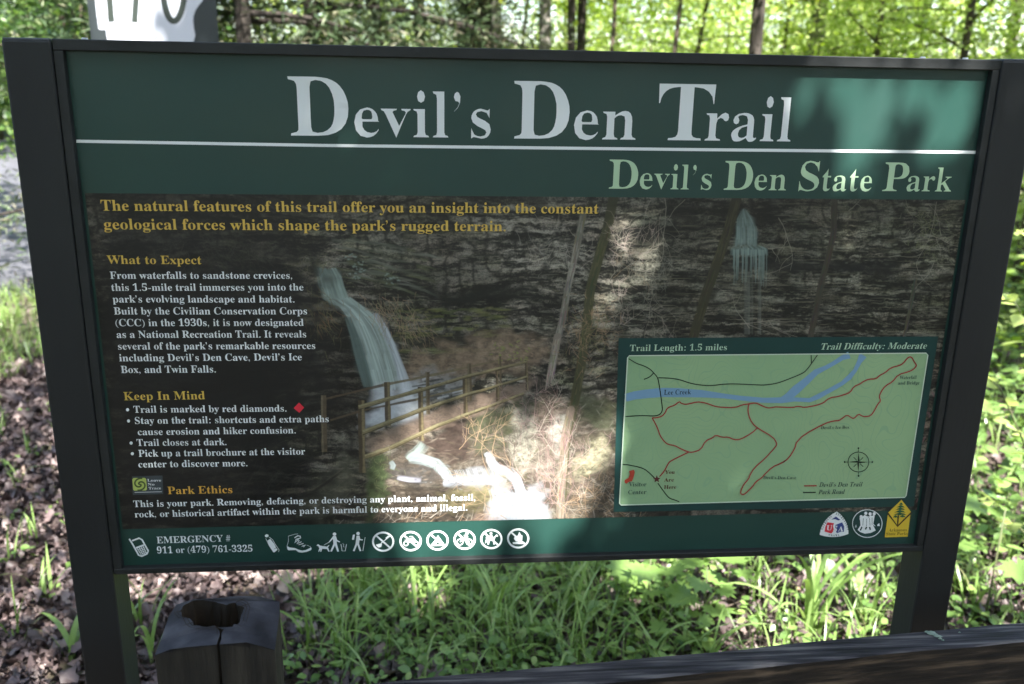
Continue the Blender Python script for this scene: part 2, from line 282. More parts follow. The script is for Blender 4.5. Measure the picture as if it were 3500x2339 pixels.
    'D': (248, [[10, 0, 10, 9, 31, 15, 36, 23, 37, 37, 37, 187, 35, 203, 30, 213, 7, 219, 7, 228, 111, 228, 134, 226, 155, 223, 173, 217, 189, 209, 203, 198, 216, 182, 226, 162, 232, 140, 234, 114, 231, 79, 221, 51, 204, 28, 181, 13, 151, 3, 114, 0], [111, 12, 131, 15, 147, 23, 160, 37, 167, 52, 171, 69, 174, 90, 175, 115, 174, 146, 168, 171, 159, 191, 147, 205, 131, 214, 111, 217, 95, 212, 91, 192, 91, 36, 95, 17]]),
    'E': (221, [[7, 0, 7, 8, 22, 10, 31, 15, 36, 24, 38, 39, 38, 184, 36, 202, 31, 213, 8, 219, 8, 228, 199, 228, 199, 160, 192, 160, 188, 179, 180, 193, 170, 203, 156, 210, 138, 214, 116, 215, 100, 214, 93, 208, 91, 194, 91, 123, 97, 123, 110, 124, 121, 128, 130, 134, 136, 144, 141, 157, 144, 173, 152, 173, 152, 59, 144, 59, 137, 91, 120, 107, 93, 111, 91, 111, 91, 34, 96, 17, 115, 14, 157, 19, 185, 37, 206, 72, 215, 72, 201, 0]]),
    'F': (202, [[8, 0, 8, 9, 22, 11, 31, 17, 36, 26, 37, 42, 37, 187, 36, 202, 31, 212, 7, 219, 7, 228, 197, 228, 197, 160, 189, 160, 178, 193, 155, 210, 115, 216, 100, 215, 93, 211, 91, 199, 91, 124, 95, 124, 109, 125, 120, 129, 128, 135, 134, 145, 139, 157, 142, 173, 151, 173, 151, 59, 142, 59, 139, 77, 135, 91, 128, 100, 120, 107, 108, 111, 94, 112, 91, 112, 91, 40, 94, 21, 105, 12, 128, 9, 128, 0]]),
    'G': (254, [[134, -5, 116, -4, 100, -1, 85, 3, 71, 10, 54, 21, 40, 35, 29, 51, 22, 65, 18, 81, 15, 97, 14, 115, 15, 131, 18, 147, 22, 162, 29, 176, 40, 192, 54, 206, 70, 218, 83, 224, 97, 229, 113, 232, 129, 233, 146, 231, 165, 227, 185, 220, 194, 218, 203, 221, 210, 233, 219, 233, 219, 154, 210, 154, 191, 189, 165, 213, 134, 222, 115, 219, 100, 210, 88, 195, 80, 174, 75, 147, 73, 114, 74, 89, 77, 67, 83, 49, 90, 34, 103, 19, 119, 9, 138, 6, 154, 8, 164, 14, 171, 36, 171, 64, 170, 77, 165, 85, 154, 89, 138, 91, 138, 99, 250, 99, 250, 91, 236, 89, 228, 85, 223, 64, 223, 14, 205, 7, 188, 2, 170, -2, 152, -4]]),
    'H': (262, [[8, 0, 8, 9, 22, 11, 31, 16, 36, 25, 37, 40, 37, 189, 31, 212, 8, 219, 8, 228, 121, 228, 121, 219, 102, 216, 93, 208, 91, 189, 91, 125, 171, 125, 171, 189, 169, 208, 160, 216, 141, 219, 141, 228, 254, 228, 254, 219, 239, 217, 230, 212, 226, 203, 225, 189, 225, 40, 231, 16, 239, 11, 254, 9, 254, 0, 141, 0, 141, 9, 165, 15, 169, 24, 171, 40, 171, 110, 91, 110, 91, 40, 93, 25, 97, 16, 106, 11, 121, 9, 121, 0]]),
    'I': (130, [[7, 0, 7, 9, 31, 16, 36, 24, 38, 38, 38, 193, 36, 206, 32, 214, 22, 218, 7, 219, 7, 228, 122, 228, 122, 219, 107, 218, 98, 214, 93, 206, 91, 193, 91, 39, 94, 22, 103, 13, 123, 9, 123, 0]]),
    'J': (165, [[54, -33, 26, -27, 6, -11, -2, 11, 5, 30, 22, 37, 40, 31, 46, 14, 42, -1, 38, -10, 42, -18, 52, -20, 69, -12, 74, 11, 74, 183, 71, 204, 61, 215, 40, 219, 40, 228, 157, 228, 157, 219, 138, 215, 130, 205, 128, 183, 128, 44, 125, 17, 116, -5, 101, -20, 81, -29]]),
    'K': (255, [[8, 0, 8, 9, 23, 11, 32, 16, 36, 25, 38, 40, 38, 189, 31, 212, 23, 217, 8, 219, 8, 228, 121, 228, 121, 219, 102, 216, 94, 208, 91, 189, 91, 117, 161, 187, 171, 199, 174, 209, 171, 215, 161, 218, 145, 219, 145, 228, 243, 228, 243, 219, 238, 219, 223, 217, 207, 210, 190, 197, 172, 180, 135, 142, 232, 23, 243, 12, 260, 9, 260, 0, 140, 0, 140, 9, 153, 9, 161, 10, 167, 17, 158, 33, 100, 107, 91, 99, 91, 40, 93, 25, 97, 16, 106, 11, 121, 9, 121, 0]]),
    'L': (213, [[8, 0, 8, 9, 22, 11, 31, 16, 36, 25, 37, 40, 37, 189, 36, 204, 31, 212, 8, 219, 8, 228, 125, 228, 125, 219, 104, 217, 94, 208, 91, 189, 91, 41, 93, 24, 100, 16, 117, 14, 157, 20, 185, 40, 204, 77, 214, 77, 201, 0]]),
    'M': (317, [[7, 0, 7, 9, 31, 16, 36, 25, 38, 40, 38, 191, 35, 208, 26, 216, 7, 219, 7, 228, 92, 228, 158, 71, 225, 228, 309, 228, 309, 219, 286, 212, 280, 189, 280, 43, 282, 21, 291, 12, 308, 9, 308, 0, 198, 0, 198, 9, 216, 12, 225, 22, 227, 42, 227, 199, 144, 0, 135, 0, 53, 194, 53, 40, 54, 24, 60, 15, 70, 10, 85, 9, 85, 0]]),
    'N': (247, [[201, -5, 53, 175, 53, 39, 55, 24, 59, 15, 68, 11, 83, 9, 83, 0, 9, 0, 9, 9, 27, 12, 36, 21, 38, 39, 38, 194, 24, 210, 18, 217, 9, 219, 9, 228, 78, 228, 195, 84, 195, 189, 193, 207, 184, 216, 166, 219, 166, 228, 240, 228, 240, 219, 225, 217, 217, 212, 212, 203, 211, 188, 211, -5]]),
    'O': (263, [[130, -5, 84, 4, 47, 29, 22, 67, 14, 114, 22, 161, 47, 199, 85, 224, 133, 233, 179, 224, 216, 199, 240, 162, 249, 114, 240, 67, 215, 29, 177, 4], [132, 6, 150, 9, 164, 18, 175, 33, 183, 54, 188, 81, 190, 114, 189, 139, 186, 160, 181, 179, 174, 194, 162, 209, 147, 219, 130, 222, 112, 219, 98, 210, 87, 195, 79, 174, 74, 147, 73, 114, 74, 89, 77, 67, 82, 49, 89, 34, 101, 18, 115, 9]]),
    'P': (209, [[8, 0, 8, 9, 22, 11, 31, 16, 36, 25, 37, 40, 37, 189, 31, 212, 8, 219, 8, 228, 107, 228, 127, 227, 144, 226, 157, 223, 168, 220, 195, 199, 204, 166, 202, 148, 195, 133, 183, 120, 172, 112, 157, 107, 140, 104, 121, 103, 91, 103, 91, 40, 93, 25, 97, 16, 106, 11, 121, 9, 121, 0], [91, 115, 101, 115, 116, 116, 127, 120, 136, 126, 142, 136, 145, 148, 146, 165, 145, 180, 142, 193, 138, 203, 130, 210, 121, 214, 108, 216, 95, 212, 91, 199]]),
    'Q': (263, [[189, -58, 163, -55, 141, -49, 122, -37, 106, -21, 93, 0, 51, 25, 23, 64, 14, 114, 22, 161, 47, 199, 85, 224, 133, 233, 179, 224, 216, 199, 240, 162, 249, 114, 248, 94, 244, 76, 237, 59, 227, 43, 215, 29, 200, 17, 184, 7, 165, 0, 176, -18, 189, -30, 204, -38, 222, -40, 246, -37, 247, -46, 227, -53, 208, -56], [133, 6, 150, 9, 165, 18, 176, 33, 184, 54, 188, 81, 190, 114, 189, 139, 186, 160, 181, 179, 174, 194, 162, 209, 147, 219, 130, 222, 112, 219, 98, 210, 87, 195, 79, 174, 74, 147, 73, 114, 74, 89, 77, 67, 82, 49, 89, 34, 101, 18, 116, 9]]),
    'R': (236, [[8, 0, 8, 9, 22, 11, 31, 16, 36, 25, 37, 40, 37, 189, 31, 212, 8, 219, 8, 228, 108, 228, 132, 227, 152, 224, 170, 219, 184, 213, 197, 201, 206, 186, 209, 167, 205, 148, 196, 133, 180, 120, 157, 112, 216, 25, 226, 13, 239, 9, 240, 9, 240, 0, 169, 0, 101, 106, 91, 106, 91, 40, 93, 25, 97, 16, 106, 11, 121, 9, 121, 0], [91, 117, 102, 117, 118, 118, 130, 122, 140, 129, 146, 139, 150, 152, 152, 168, 149, 189, 142, 204, 129, 213, 112, 216, 95, 211, 91, 193]]),
    'S': (195, [[21, -5, 21, 79, 31, 79, 38, 57, 46, 39, 56, 25, 68, 15, 82, 9, 98, 7, 110, 9, 120, 12, 128, 18, 137, 30, 139, 45, 136, 58, 127, 70, 112, 80, 81, 95, 64, 105, 49, 116, 38, 126, 31, 138, 26, 151, 25, 166, 34, 201, 58, 225, 92, 233, 115, 231, 141, 224, 146, 223, 150, 222, 157, 225, 160, 233, 170, 233, 170, 160, 161, 160, 147, 192, 124, 214, 97, 222, 70, 213, 60, 190, 69, 168, 94, 151, 127, 136, 159, 117, 175, 94, 180, 66, 169, 29, 140, 4, 96, -5, 79, -4, 63, 0, 49, 5, 42, 6, 35, 4, 31, -5]]),
    'T': (212, [[46, 0, 46, 9, 61, 10, 71, 15, 76, 25, 78, 40, 78, 217, 75, 217, 58, 215, 44, 210, 33, 202, 24, 190, 18, 176, 14, 159, 5, 159, 5, 228, 205, 228, 205, 158, 197, 158, 191, 184, 178, 202, 160, 213, 134, 217, 132, 217, 132, 40, 133, 25, 138, 15, 148, 10, 164, 9, 164, 0]]),
    'U': (246, [[124, -6, 102, -5, 84, -1, 69, 5, 57, 14, 48, 26, 42, 40, 38, 58, 37, 78, 37, 189, 30, 212, 7, 219, 7, 228, 120, 228, 120, 219, 101, 216, 93, 208, 90, 189, 90, 70, 92, 52, 95, 37, 102, 26, 111, 18, 122, 13, 137, 11, 158, 14, 175, 22, 187, 36, 194, 55, 196, 80, 196, 189, 195, 203, 190, 212, 180, 217, 164, 219, 164, 228, 237, 228, 237, 219, 216, 211, 211, 189, 211, 91, 210, 66, 206, 46, 199, 29, 190, 16, 178, 6, 163, -1, 145, -5]]),
    'V': (214, [[106, -6, 22, 190, 11, 210, -7, 219, -7, 228, 105, 228, 105, 219, 83, 216, 76, 205, 81, 189, 129, 72, 174, 189, 177, 204, 171, 216, 149, 219, 149, 228, 221, 228, 221, 219, 204, 214, 191, 191, 115, -6]]),
    'W': (306, [[85, -5, 16, 196, 8, 214, -8, 219, -8, 228, 90, 228, 90, 219, 75, 216, 70, 205, 74, 186, 111, 77, 150, 176, 143, 199, 134, 215, 115, 219, 115, 228, 220, 228, 220, 219, 202, 216, 196, 206, 199, 193, 237, 83, 270, 185, 274, 203, 269, 215, 252, 219, 252, 228, 312, 228, 312, 219, 297, 211, 287, 190, 223, -5, 214, -5, 158, 154, 95, -5]]),
    'X': (235, [[6, 0, 6, 9, 20, 11, 33, 20, 45, 33, 97, 104, 39, 193, 24, 213, 8, 219, 7, 219, 7, 228, 122, 228, 122, 219, 115, 219, 100, 216, 95, 208, 101, 194, 132, 145, 161, 187, 170, 207, 164, 216, 146, 219, 146, 228, 229, 228, 229, 219, 227, 219, 201, 211, 178, 187, 140, 132, 207, 29, 218, 14, 231, 9, 232, 9, 232, 0, 119, 0, 119, 9, 122, 9, 139, 12, 145, 20, 137, 40, 105, 91, 69, 40, 62, 22, 68, 12, 87, 9, 87, 0]]),
    'Y': (213, [[51, 0, 51, 9, 65, 11, 74, 16, 79, 25, 80, 40, 80, 89, 23, 193, 15, 207, 7, 215, 0, 218, -7, 219, -7, 228, 103, 228, 103, 219, 98, 219, 83, 216, 78, 208, 82, 196, 124, 113, 167, 183, 174, 204, 168, 215, 149, 219, 147, 219, 147, 228, 220, 228, 220, 219, 204, 212, 191, 196, 134, 102, 134, 40, 135, 25, 140, 16, 149, 11, 164, 9, 164, 0]]),
    'Z': (221, [[10, 0, 10, 5, 138, 215, 107, 215, 71, 210, 47, 193, 31, 158, 22, 158, 29, 228, 203, 228, 203, 222, 77, 14, 120, 14, 141, 16, 160, 22, 175, 31, 187, 43, 196, 61, 203, 82, 212, 82, 203, 0]]),
    '0': (188, [[94, -3, 75, -2, 59, 4, 45, 12, 34, 24, 26, 38, 19, 55, 16, 70, 13, 86, 12, 103, 11, 121, 12, 139, 13, 155, 16, 171, 19, 185, 26, 202, 34, 217, 45, 228, 59, 236, 75, 241, 94, 243, 113, 241, 128, 236, 142, 228, 152, 217, 161, 202, 168, 185, 172, 171, 174, 155, 176, 138, 176, 120, 176, 102, 174, 85, 172, 70, 168, 55, 161, 38, 152, 24, 141, 12, 128, 4, 112, -2], [94, 18, 105, 21, 113, 30, 119, 45, 121, 60, 123, 77, 124, 98, 124, 120, 124, 143, 123, 163, 121, 180, 119, 195, 113, 209, 105, 218, 94, 221, 83, 218, 75, 209, 70, 195, 67, 180, 65, 163, 64, 143, 63, 120, 64, 98, 65, 77, 67, 60, 70, 45, 75, 30, 83, 21]]),
    '1': (188, [[33, 0, 33, 18, 60, 18, 73, 22, 77, 40, 77, 208, 54, 183, 34, 173, 20, 180, 14, 198, 37, 206, 66, 224, 89, 241, 127, 241, 127, 40, 130, 24, 144, 18, 171, 18, 171, 0]]),
    '2': (188, [[12, 0, 12, 35, 61, 85, 93, 123, 109, 153, 113, 186, 111, 202, 106, 214, 87, 223, 72, 219, 63, 208, 59, 197, 57, 182, 56, 165, 25, 172, 16, 182, 13, 198, 21, 220, 46, 237, 87, 243, 110, 241, 129, 236, 144, 228, 155, 217, 162, 203, 164, 187, 160, 165, 146, 140, 119, 110, 77, 69, 44, 37, 122, 37, 140, 43, 150, 60, 152, 71, 172, 71, 171, 0]]),
    '3': (188, [[82, -3, 40, 2, 17, 17, 9, 37, 18, 56, 38, 63, 39, 50, 43, 39, 49, 31, 58, 25, 68, 21, 79, 20, 100, 25, 115, 40, 121, 70, 119, 82, 115, 92, 107, 101, 97, 108, 84, 112, 69, 113, 48, 113, 48, 134, 70, 134, 83, 136, 94, 140, 102, 148, 108, 158, 111, 170, 112, 184, 105, 212, 97, 220, 85, 223, 66, 215, 58, 196, 56, 171, 24, 178, 15, 187, 12, 200, 14, 212, 20, 222, 31, 231, 45, 238, 64, 242, 86, 243, 109, 242, 127, 237, 143, 229, 155, 218, 162, 205, 164, 188, 162, 174, 157, 162, 149, 151, 112, 128, 140, 119, 163, 101, 168, 92, 171, 81, 172, 69, 165, 35, 144, 12, 115, 0]]),
    '4': (188, [[60, 0, 60, 18, 70, 18, 89, 22, 95, 29, 97, 42, 97, 62, 4, 62, 4, 83, 100, 240, 146, 240, 146, 85, 181, 85, 181, 62, 146, 62, 146, 42, 148, 29, 154, 22, 174, 18, 178, 18, 178, 0], [28, 85, 97, 85, 97, 143, 98, 175, 100, 208, 95, 197, 87, 183, 79, 169, 73, 160]]),
    '5': (188, [[82, -3, 42, 3, 20, 18, 13, 37, 21, 55, 40, 60, 44, 42, 55, 26, 77, 20, 98, 25, 113, 42, 119, 74, 117, 89, 113, 102, 107, 111, 98, 118, 86, 122, 73, 124, 52, 122, 36, 118, 20, 124, 31, 240, 158, 240, 160, 179, 140, 179, 138, 190, 133, 199, 122, 203, 52, 203, 47, 141, 63, 144, 84, 146, 102, 145, 119, 141, 134, 136, 146, 128, 159, 114, 167, 96, 170, 74, 162, 37, 141, 14, 113, 1]]),
    '6': (188, [[98, -3, 82, -2, 68, 2, 55, 9, 43, 19, 33, 31, 26, 47, 21, 60, 18, 75, 16, 92, 15, 111, 21, 163, 39, 205, 69, 233, 111, 243, 146, 238, 164, 224, 170, 206, 161, 188, 154, 183, 143, 181, 130, 180, 128, 200, 122, 217, 108, 223, 95, 221, 85, 213, 76, 200, 71, 188, 67, 172, 64, 155, 62, 135, 80, 143, 109, 147, 128, 145, 144, 139, 158, 129, 168, 115, 174, 98, 176, 78, 175, 60, 171, 45, 165, 31, 156, 19, 145, 9, 132, 2, 116, -2], [99, 19, 111, 22, 120, 32, 124, 43, 126, 57, 127, 74, 126, 91, 124, 104, 119, 114, 109, 123, 96, 127, 77, 121, 62, 110, 63, 88, 65, 69, 69, 53, 73, 40, 81, 28, 90, 21]]),
    '7': (188, [[55, 0, 145, 203, 56, 203, 43, 199, 37, 186, 35, 169, 15, 169, 16, 240, 177, 240, 177, 223, 84, 0]]),
    '8': (188, [[92, -3, 74, -2, 59, 1, 46, 5, 19, 29, 10, 61, 12, 75, 16, 87, 24, 97, 59, 121, 29, 148, 18, 182, 25, 212, 50, 234, 62, 239, 78, 242, 96, 243, 117, 241, 135, 236, 149, 226, 159, 214, 165, 200, 167, 184, 166, 172, 162, 161, 155, 152, 122, 130, 140, 120, 154, 110, 165, 100, 172, 89, 176, 77, 178, 63, 175, 44, 168, 28, 155, 14, 143, 7, 128, 1, 111, -2], [101, 141, 119, 158, 125, 185, 121, 203, 111, 218, 94, 224, 82, 221, 73, 213, 65, 186, 67, 171, 75, 159], [93, 16, 109, 19, 121, 28, 126, 36, 130, 46, 131, 58, 128, 73, 119, 85, 110, 92, 98, 100, 82, 108, 63, 89, 55, 60, 57, 48, 60, 37, 66, 28, 74, 21, 83, 17]]),
    '9': (188, [[76, -3, 44, 2, 27, 16, 21, 35, 25, 47, 38, 54, 52, 28, 63, 20, 78, 18, 94, 22, 106, 33, 116, 53, 122, 80, 125, 115, 106, 99, 78, 92, 59, 94, 44, 100, 30, 110, 20, 124, 14, 141, 12, 162, 21, 204, 48, 233, 60, 239, 73, 242, 89, 243, 104, 242, 119, 238, 132, 231, 144, 222, 154, 210, 162, 195, 166, 181, 170, 166, 172, 149, 173, 130, 167, 78, 150, 36, 120, 7, 107, 1, 93, -2], [92, 117, 112, 123, 125, 139, 125, 159, 123, 176, 120, 190, 116, 201, 109, 212, 100, 218, 91, 221, 78, 217, 68, 206, 64, 195, 61, 181, 60, 164, 64, 138, 74, 122]]),
}
FONT = {}
for ch, (adv, outl) in GLYPHS.items():
    FONT[ch] = (adv, [list(zip(o[0::2], o[1::2])) for o in outl])
def circ(cx, cy, r, n=10, ry=None, a0=0.0, a1=2 * math.pi):
    ry = r if ry is None else ry
    return [(cx + r * math.cos(a0 + (a1 - a0) * k / n), cy + ry * math.sin(a0 + (a1 - a0) * k / n)) for k in range(n)]
_comma = [(12, 16), (18, 30), (32, 38), (46, 34), (56, 20), (54, -6), (42, -28), (20, -48), (16, -42), (32, -26), (40, -8), (36, -2), (22, 0)]
def _arc(cx, r0, r1, side):
    o = []
    for k in range(13):
        a = math.radians(-58 + 116 * k / 12)
        o.append((cx + side * r1 * math.cos(a) , 84 + r1 * 1.0 * math.sin(a)))
    i = []
    for k in range(13):
        a = math.radians(58 - 116 * k / 12)
        i.append((cx + side * r0 * math.cos(a), 84 + (r1 + 2) * math.sin(a)))
    return o + i
FONT['.'] = (83, [circ(42, 16, 22)])
FONT[','] = (83, [_comma])
FONT['’'] = (83, [[(x, y + 190) for x, y in _comma]])
FONT[':'] = (110, [circ(55, 16, 22), circ(55, 130, 22)])
FONT['('] = (110, [_arc(180, 140, 164, -1)])
FONT[')'] = (110, [_arc(-70, 140, 164, 1)])
FONT['-'] = (110, [[(14, 58), (96, 58), (96, 86), (14, 86)]])
FONT['•'] = (120, [circ(60, 86, 34)])
FONT[' '] = (92, [])
FONT['#'] = (170, [[(34, 0), (50, 0), (74, 220), (58, 220)], [(94, 0), (110, 0), (134, 220), (118, 220)],
                   [(10, 66), (150, 66), (150, 82), (10, 82)], [(18, 138), (158, 138), (158, 154), (18, 154)]])
_gc = {}
def glyph(ch, xr, thin):
    key = (ch, xr, thin)
    if key in _gc: return _gc[key]
    adv, loops = FONT[ch]
    out = []
    for lp in loops:
        n = len(lp); q = []
        for i in range(n):
            x, y = lp[i]
            if thin:
                (ax, ay), (bx, by) = lp[i - 1], lp[(i + 1) % n]
                dx, dy = bx - ax, by - ay; L = math.hypot(dx, dy) + 1e-6
                x += thin * (dy / L)          # outlines run clockwise: move sideways only, keeping the hairlines
            xh = 155.0
            if ch.isalpha() or ch.isdigit() or ch == '’':
                y = y * (xr / (xh / 228)) if y <= xh else xr * 228 + (y - xh) / (228 - xh) * 228 * (1 - xr)
            q.append((x, y))
        out.append(q)
    V = [v for lp in out for v in lp]
    tris = []
    if out:
        V = []; tris = []
        if ch == '#': groups = [[lp] for lp in out]
        else:
            def area(l): return sum(l[i - 1][0] * l[i][1] - l[i][0] * l[i - 1][1] for i in range(len(l))) / 2
            def within(pt, l):
                c = False
                for i in range(len(l)):
                    (ax, ay), (bx, by) = l[i - 1], l[i]
                    if (ay > pt[1]) != (by > pt[1]) and pt[0] < (bx - ax) * (pt[1] - ay) / (by - ay) + ax: c = not c
                return c
            out.sort(key=lambda l: -abs(area(l))); groups = []
            for lp in out:
                for g_ in groups:
                    if within(lp[0], g_[0]): g_.append(lp); break
                else: groups.append([lp])
        for g_ in groups:
            b0 = len(V); V += [v for lp in g_ for v in lp]
            tris += [tuple(b0 + i for i in t) for t in tessellate_polygon([[Vector((x, y, 0)) for x, y in lp] for lp in g_])]
    _gc[key] = (adv, V, tris)
    return _gc[key]

class Decal:
    """flat print on the sign: collects shapes given in photo pixels, builds one thin sheet on its own ink layer"""
    def __init__(self, layer, y0=0.0):
        self.y = y0 - 0.0003 * layer; self.k = 0; self.V = []; self.F = []; self.y0 = y0
    def _lift(self):
        self.k += 1
        return self.y - 0.000012 * (self.k % 16)
    def loops(self, *lps):
        y = self._lift(); pts = [[P(a, b, self.y0) for a, b in lp] for lp in lps]
        t = tessellate_polygon([[Vector((x, z, 0)) for x, z in lp] for lp in pts])
        n = len(self.V); self.V += [(x, y, z) for lp in pts for x, z in lp]
        self.F += [tuple(n + i for i in q) for q in t]
    def strip(self, pts, width, closed=False, widths=None):
        y = self._lift(); pts = [np.array(p, float) for p in pts]; n = len(pts)
        base = len(self.V)
        for i in range(n):
            a = pts[i - 1] if (i > 0 or closed) else pts[i]
            b = pts[(i + 1) % n] if (i < n - 1 or closed) else pts[i]
            t = b - a; t = t / (np.linalg.norm(t) + 1e-9); nn = np.array([-t[1], t[0]])
            hw = (widths[i] if widths is not None else width) / 2
            for s in (1, -1):
                x, z = P(*(pts[i] + nn * hw * s), self.y0); self.V.append((x, y, z))
        m = n if closed else n - 1
        for i in range(m):
            j = (i + 1) % n
            self.F.append((base + 2 * i, base + 2 * i + 1, base + 2 * j + 1, base + 2 * j))
    def disc(self, cx, cy, rx, ry=None, n=20):
        self.loops(circ(cx, cy, rx, n, ry))
    def ring(self, cx, cy, rx, ry, w, n=32):
        self.strip(circ(cx, cy, rx, n, ry), w, closed=True)
    def text(self, s, left, right, cap, xr=0.64, thin=2.0, slant=0.0, up=None):
        """baseline runs from pixel left to pixel right; cap = capital height in pixels"""
        y = self._lift()
        L = np.array(P(*left, self.y0)); Rr = np.array(P(*right, self.y0)); T = np.array(P(left[0], left[1] - cap, self.y0))
        sz = abs(T[1] - L[1]) / 228.0
        pen = 0; items = []
        for ch in s:
            adv, V, F = glyph(ch, xr, thin); items.append((pen, V, F)); pen += adv
        xs = [p + v[0] + slant * v[1] for p, V, F in items for v in V]
        x0, x1 = min(xs), max(xs)
        ux = (Rr - L) / (x1 - x0)
        for p, V, F in items:
            n = len(self.V)
            for vx, vy in V:
                q = L + ux * (p + vx + slant * vy - x0)
                self.V.append((q[0], y, q[1] + vy * sz))
            self.F += [tuple(n + i for i in f) for f in F]
    def build(self, name, mat, parent):
        me = mesh(name, self.V, self.F)
        # make every face look towards the reader
        import bmesh
        bm = bmesh.new(); bm.from_mesh(me)
        bm.normal_update()
        fl = [f for f in bm.faces if f.normal.y > 0]
        bmesh.ops.reverse_faces(bm, faces=fl); bm.to_mesh(me); bm.free()
        return link(name, me, mat, parent)

# ------------------------------------------------------------------ ground, road
def ground_height(x, y):
    h = 0.02 * np.sin(x * 1.3 + 0.7) * np.cos(y * 0.9) + 0.015 * np.sin(x * 3.1 + y * 2.3)
    far = np.clip((y - 9) / 30.0, 0, 1)
    h = h + far ** 1.5 * 3.2 * np.clip((x + 16) / 10.0, 0, 1)
    return h - 0.02
gx = np.concatenate([np.linspace(-160, -8, 24), np.linspace(-7, 7, 90), np.linspace(8, 160, 24)])
gy = np.concatenate([np.linspace(-60, -3, 12), np.linspace(-2.5, 9, 80), np.linspace(10, 160, 40)])
XX, YY = np.meshgrid(gx, gy)
ZZ = ground_height(XX, YY)
nxg, nyg = len(gx), len(gy)
ii = np.arange((nyg - 1) * (nxg - 1)); r_ = ii // (nxg - 1); c_ = ii % (nxg - 1)
gF = np.stack([r_ * nxg + c_, r_ * nxg + c_ + 1, (r_ + 1) * nxg + c_ + 1, (r_ + 1) * nxg + c_], 1)
M_SOIL = noisy('forest soil', [(0.3, (0.035, 0.026, 0.020)), (0.5, (0.075, 0.055, 0.045)), (0.7, (0.06, 0.075, 0.03))], scale=3.5, rough=0.9, bump=0.02, bscale=25)
g = link('ground', fast_mesh('ground', np.stack([XX.ravel(), YY.ravel(), ZZ.ravel()], 1), gF, smooth=True), M_SOIL)
tag(g, kind='structure')
M_ASPHALT = noisy('worn asphalt', [(0.35, (0.058, 0.058, 0.066)), (0.65, (0.085, 0.085, 0.096))], scale=2.2, detail=10, rough=0.85, bump=0.004, bscale=180)
def road_mesh():
    V = []; F = []
    n = 40
    for i in range(n + 1):
        t = -14 + 44 * i / n
        cx = -6.35 + 0.10 * t - 0.004 * max(t - 6, 0) ** 2; cy = 7.0 + t
        for k, (o, dz) in enumerate([(3.9, -0.04), (3.7, 0.035), (0, 0.06), (-3.7, 0.035), (-3.9, -0.04)]):
            wob = 0.05 * math.sin(t * 2.1 + k) * (k in (1, 3))
            x = cx + o + wob
            V.append((x, cy, float(ground_height(np.array(x), np.array(cy))) + dz + 0.02))
    for i in range(n):
        for k in range(4):
            F.append((i * 5 + k, i * 5 + k + 1, (i + 1) * 5 + k + 1, (i + 1) * 5 + k))
    return mesh('road', V, F, smooth=False)
tag(link('road', road_mesh(), M_ASPHALT), kind='structure')

# ------------------------------------------------------------------ the printed photograph on the sign: painted into pixels held in memory
TW, TH = 1640, 656
PX0, PX1 = 0.0040, 1.2160
PZ1, PZ0 = 1.4225, 0.9350
def tex(px, py):
    x, z = P(px, py)
    return ((x - PX0) / (PX1 - PX0) * TW, (PZ1 - z) / (PZ1 - PZ0) * TH)
_sc = TW / (PX1 - PX0) / 2480.0                 # texture pixels per photo pixel, about 0.55
def vnoise(fx, fy, seed, h=TH, w_=TW):
    r = np.random.default_rng(seed)
    gh, gw = max(2, int(fy) + 2), max(2, int(fx) + 2)
    g0 = r.random((gh, gw))
    y = np.linspace(0, gh - 1.001, h); x = np.linspace(0, gw - 1.001, w_)
    yi = y.astype(int); xi = x.astype(int); fy_ = y - yi; fx_ = x - xi
    fy_ = (fy_ * fy_ * (3 - 2 * fy_))[:, None]; fx_ = (fx_ * fx_ * (3 - 2 * fx_))[None, :]
    a = g0[yi][:, xi]; b = g0[yi][:, xi + 1]; c = g0[yi + 1][:, xi]; d = g0[yi + 1][:, xi + 1]
    return (a * (1 - fx_) + b * fx_) * (1 - fy_) + (c * (1 - fx_) + d * fx_) * fy_
def sample(a, yy, xx):
    return a[np.clip(yy, 0, a.shape[0] - 1).astype(int), np.clip(xx, 0, a.shape[1] - 1).astype(int)]
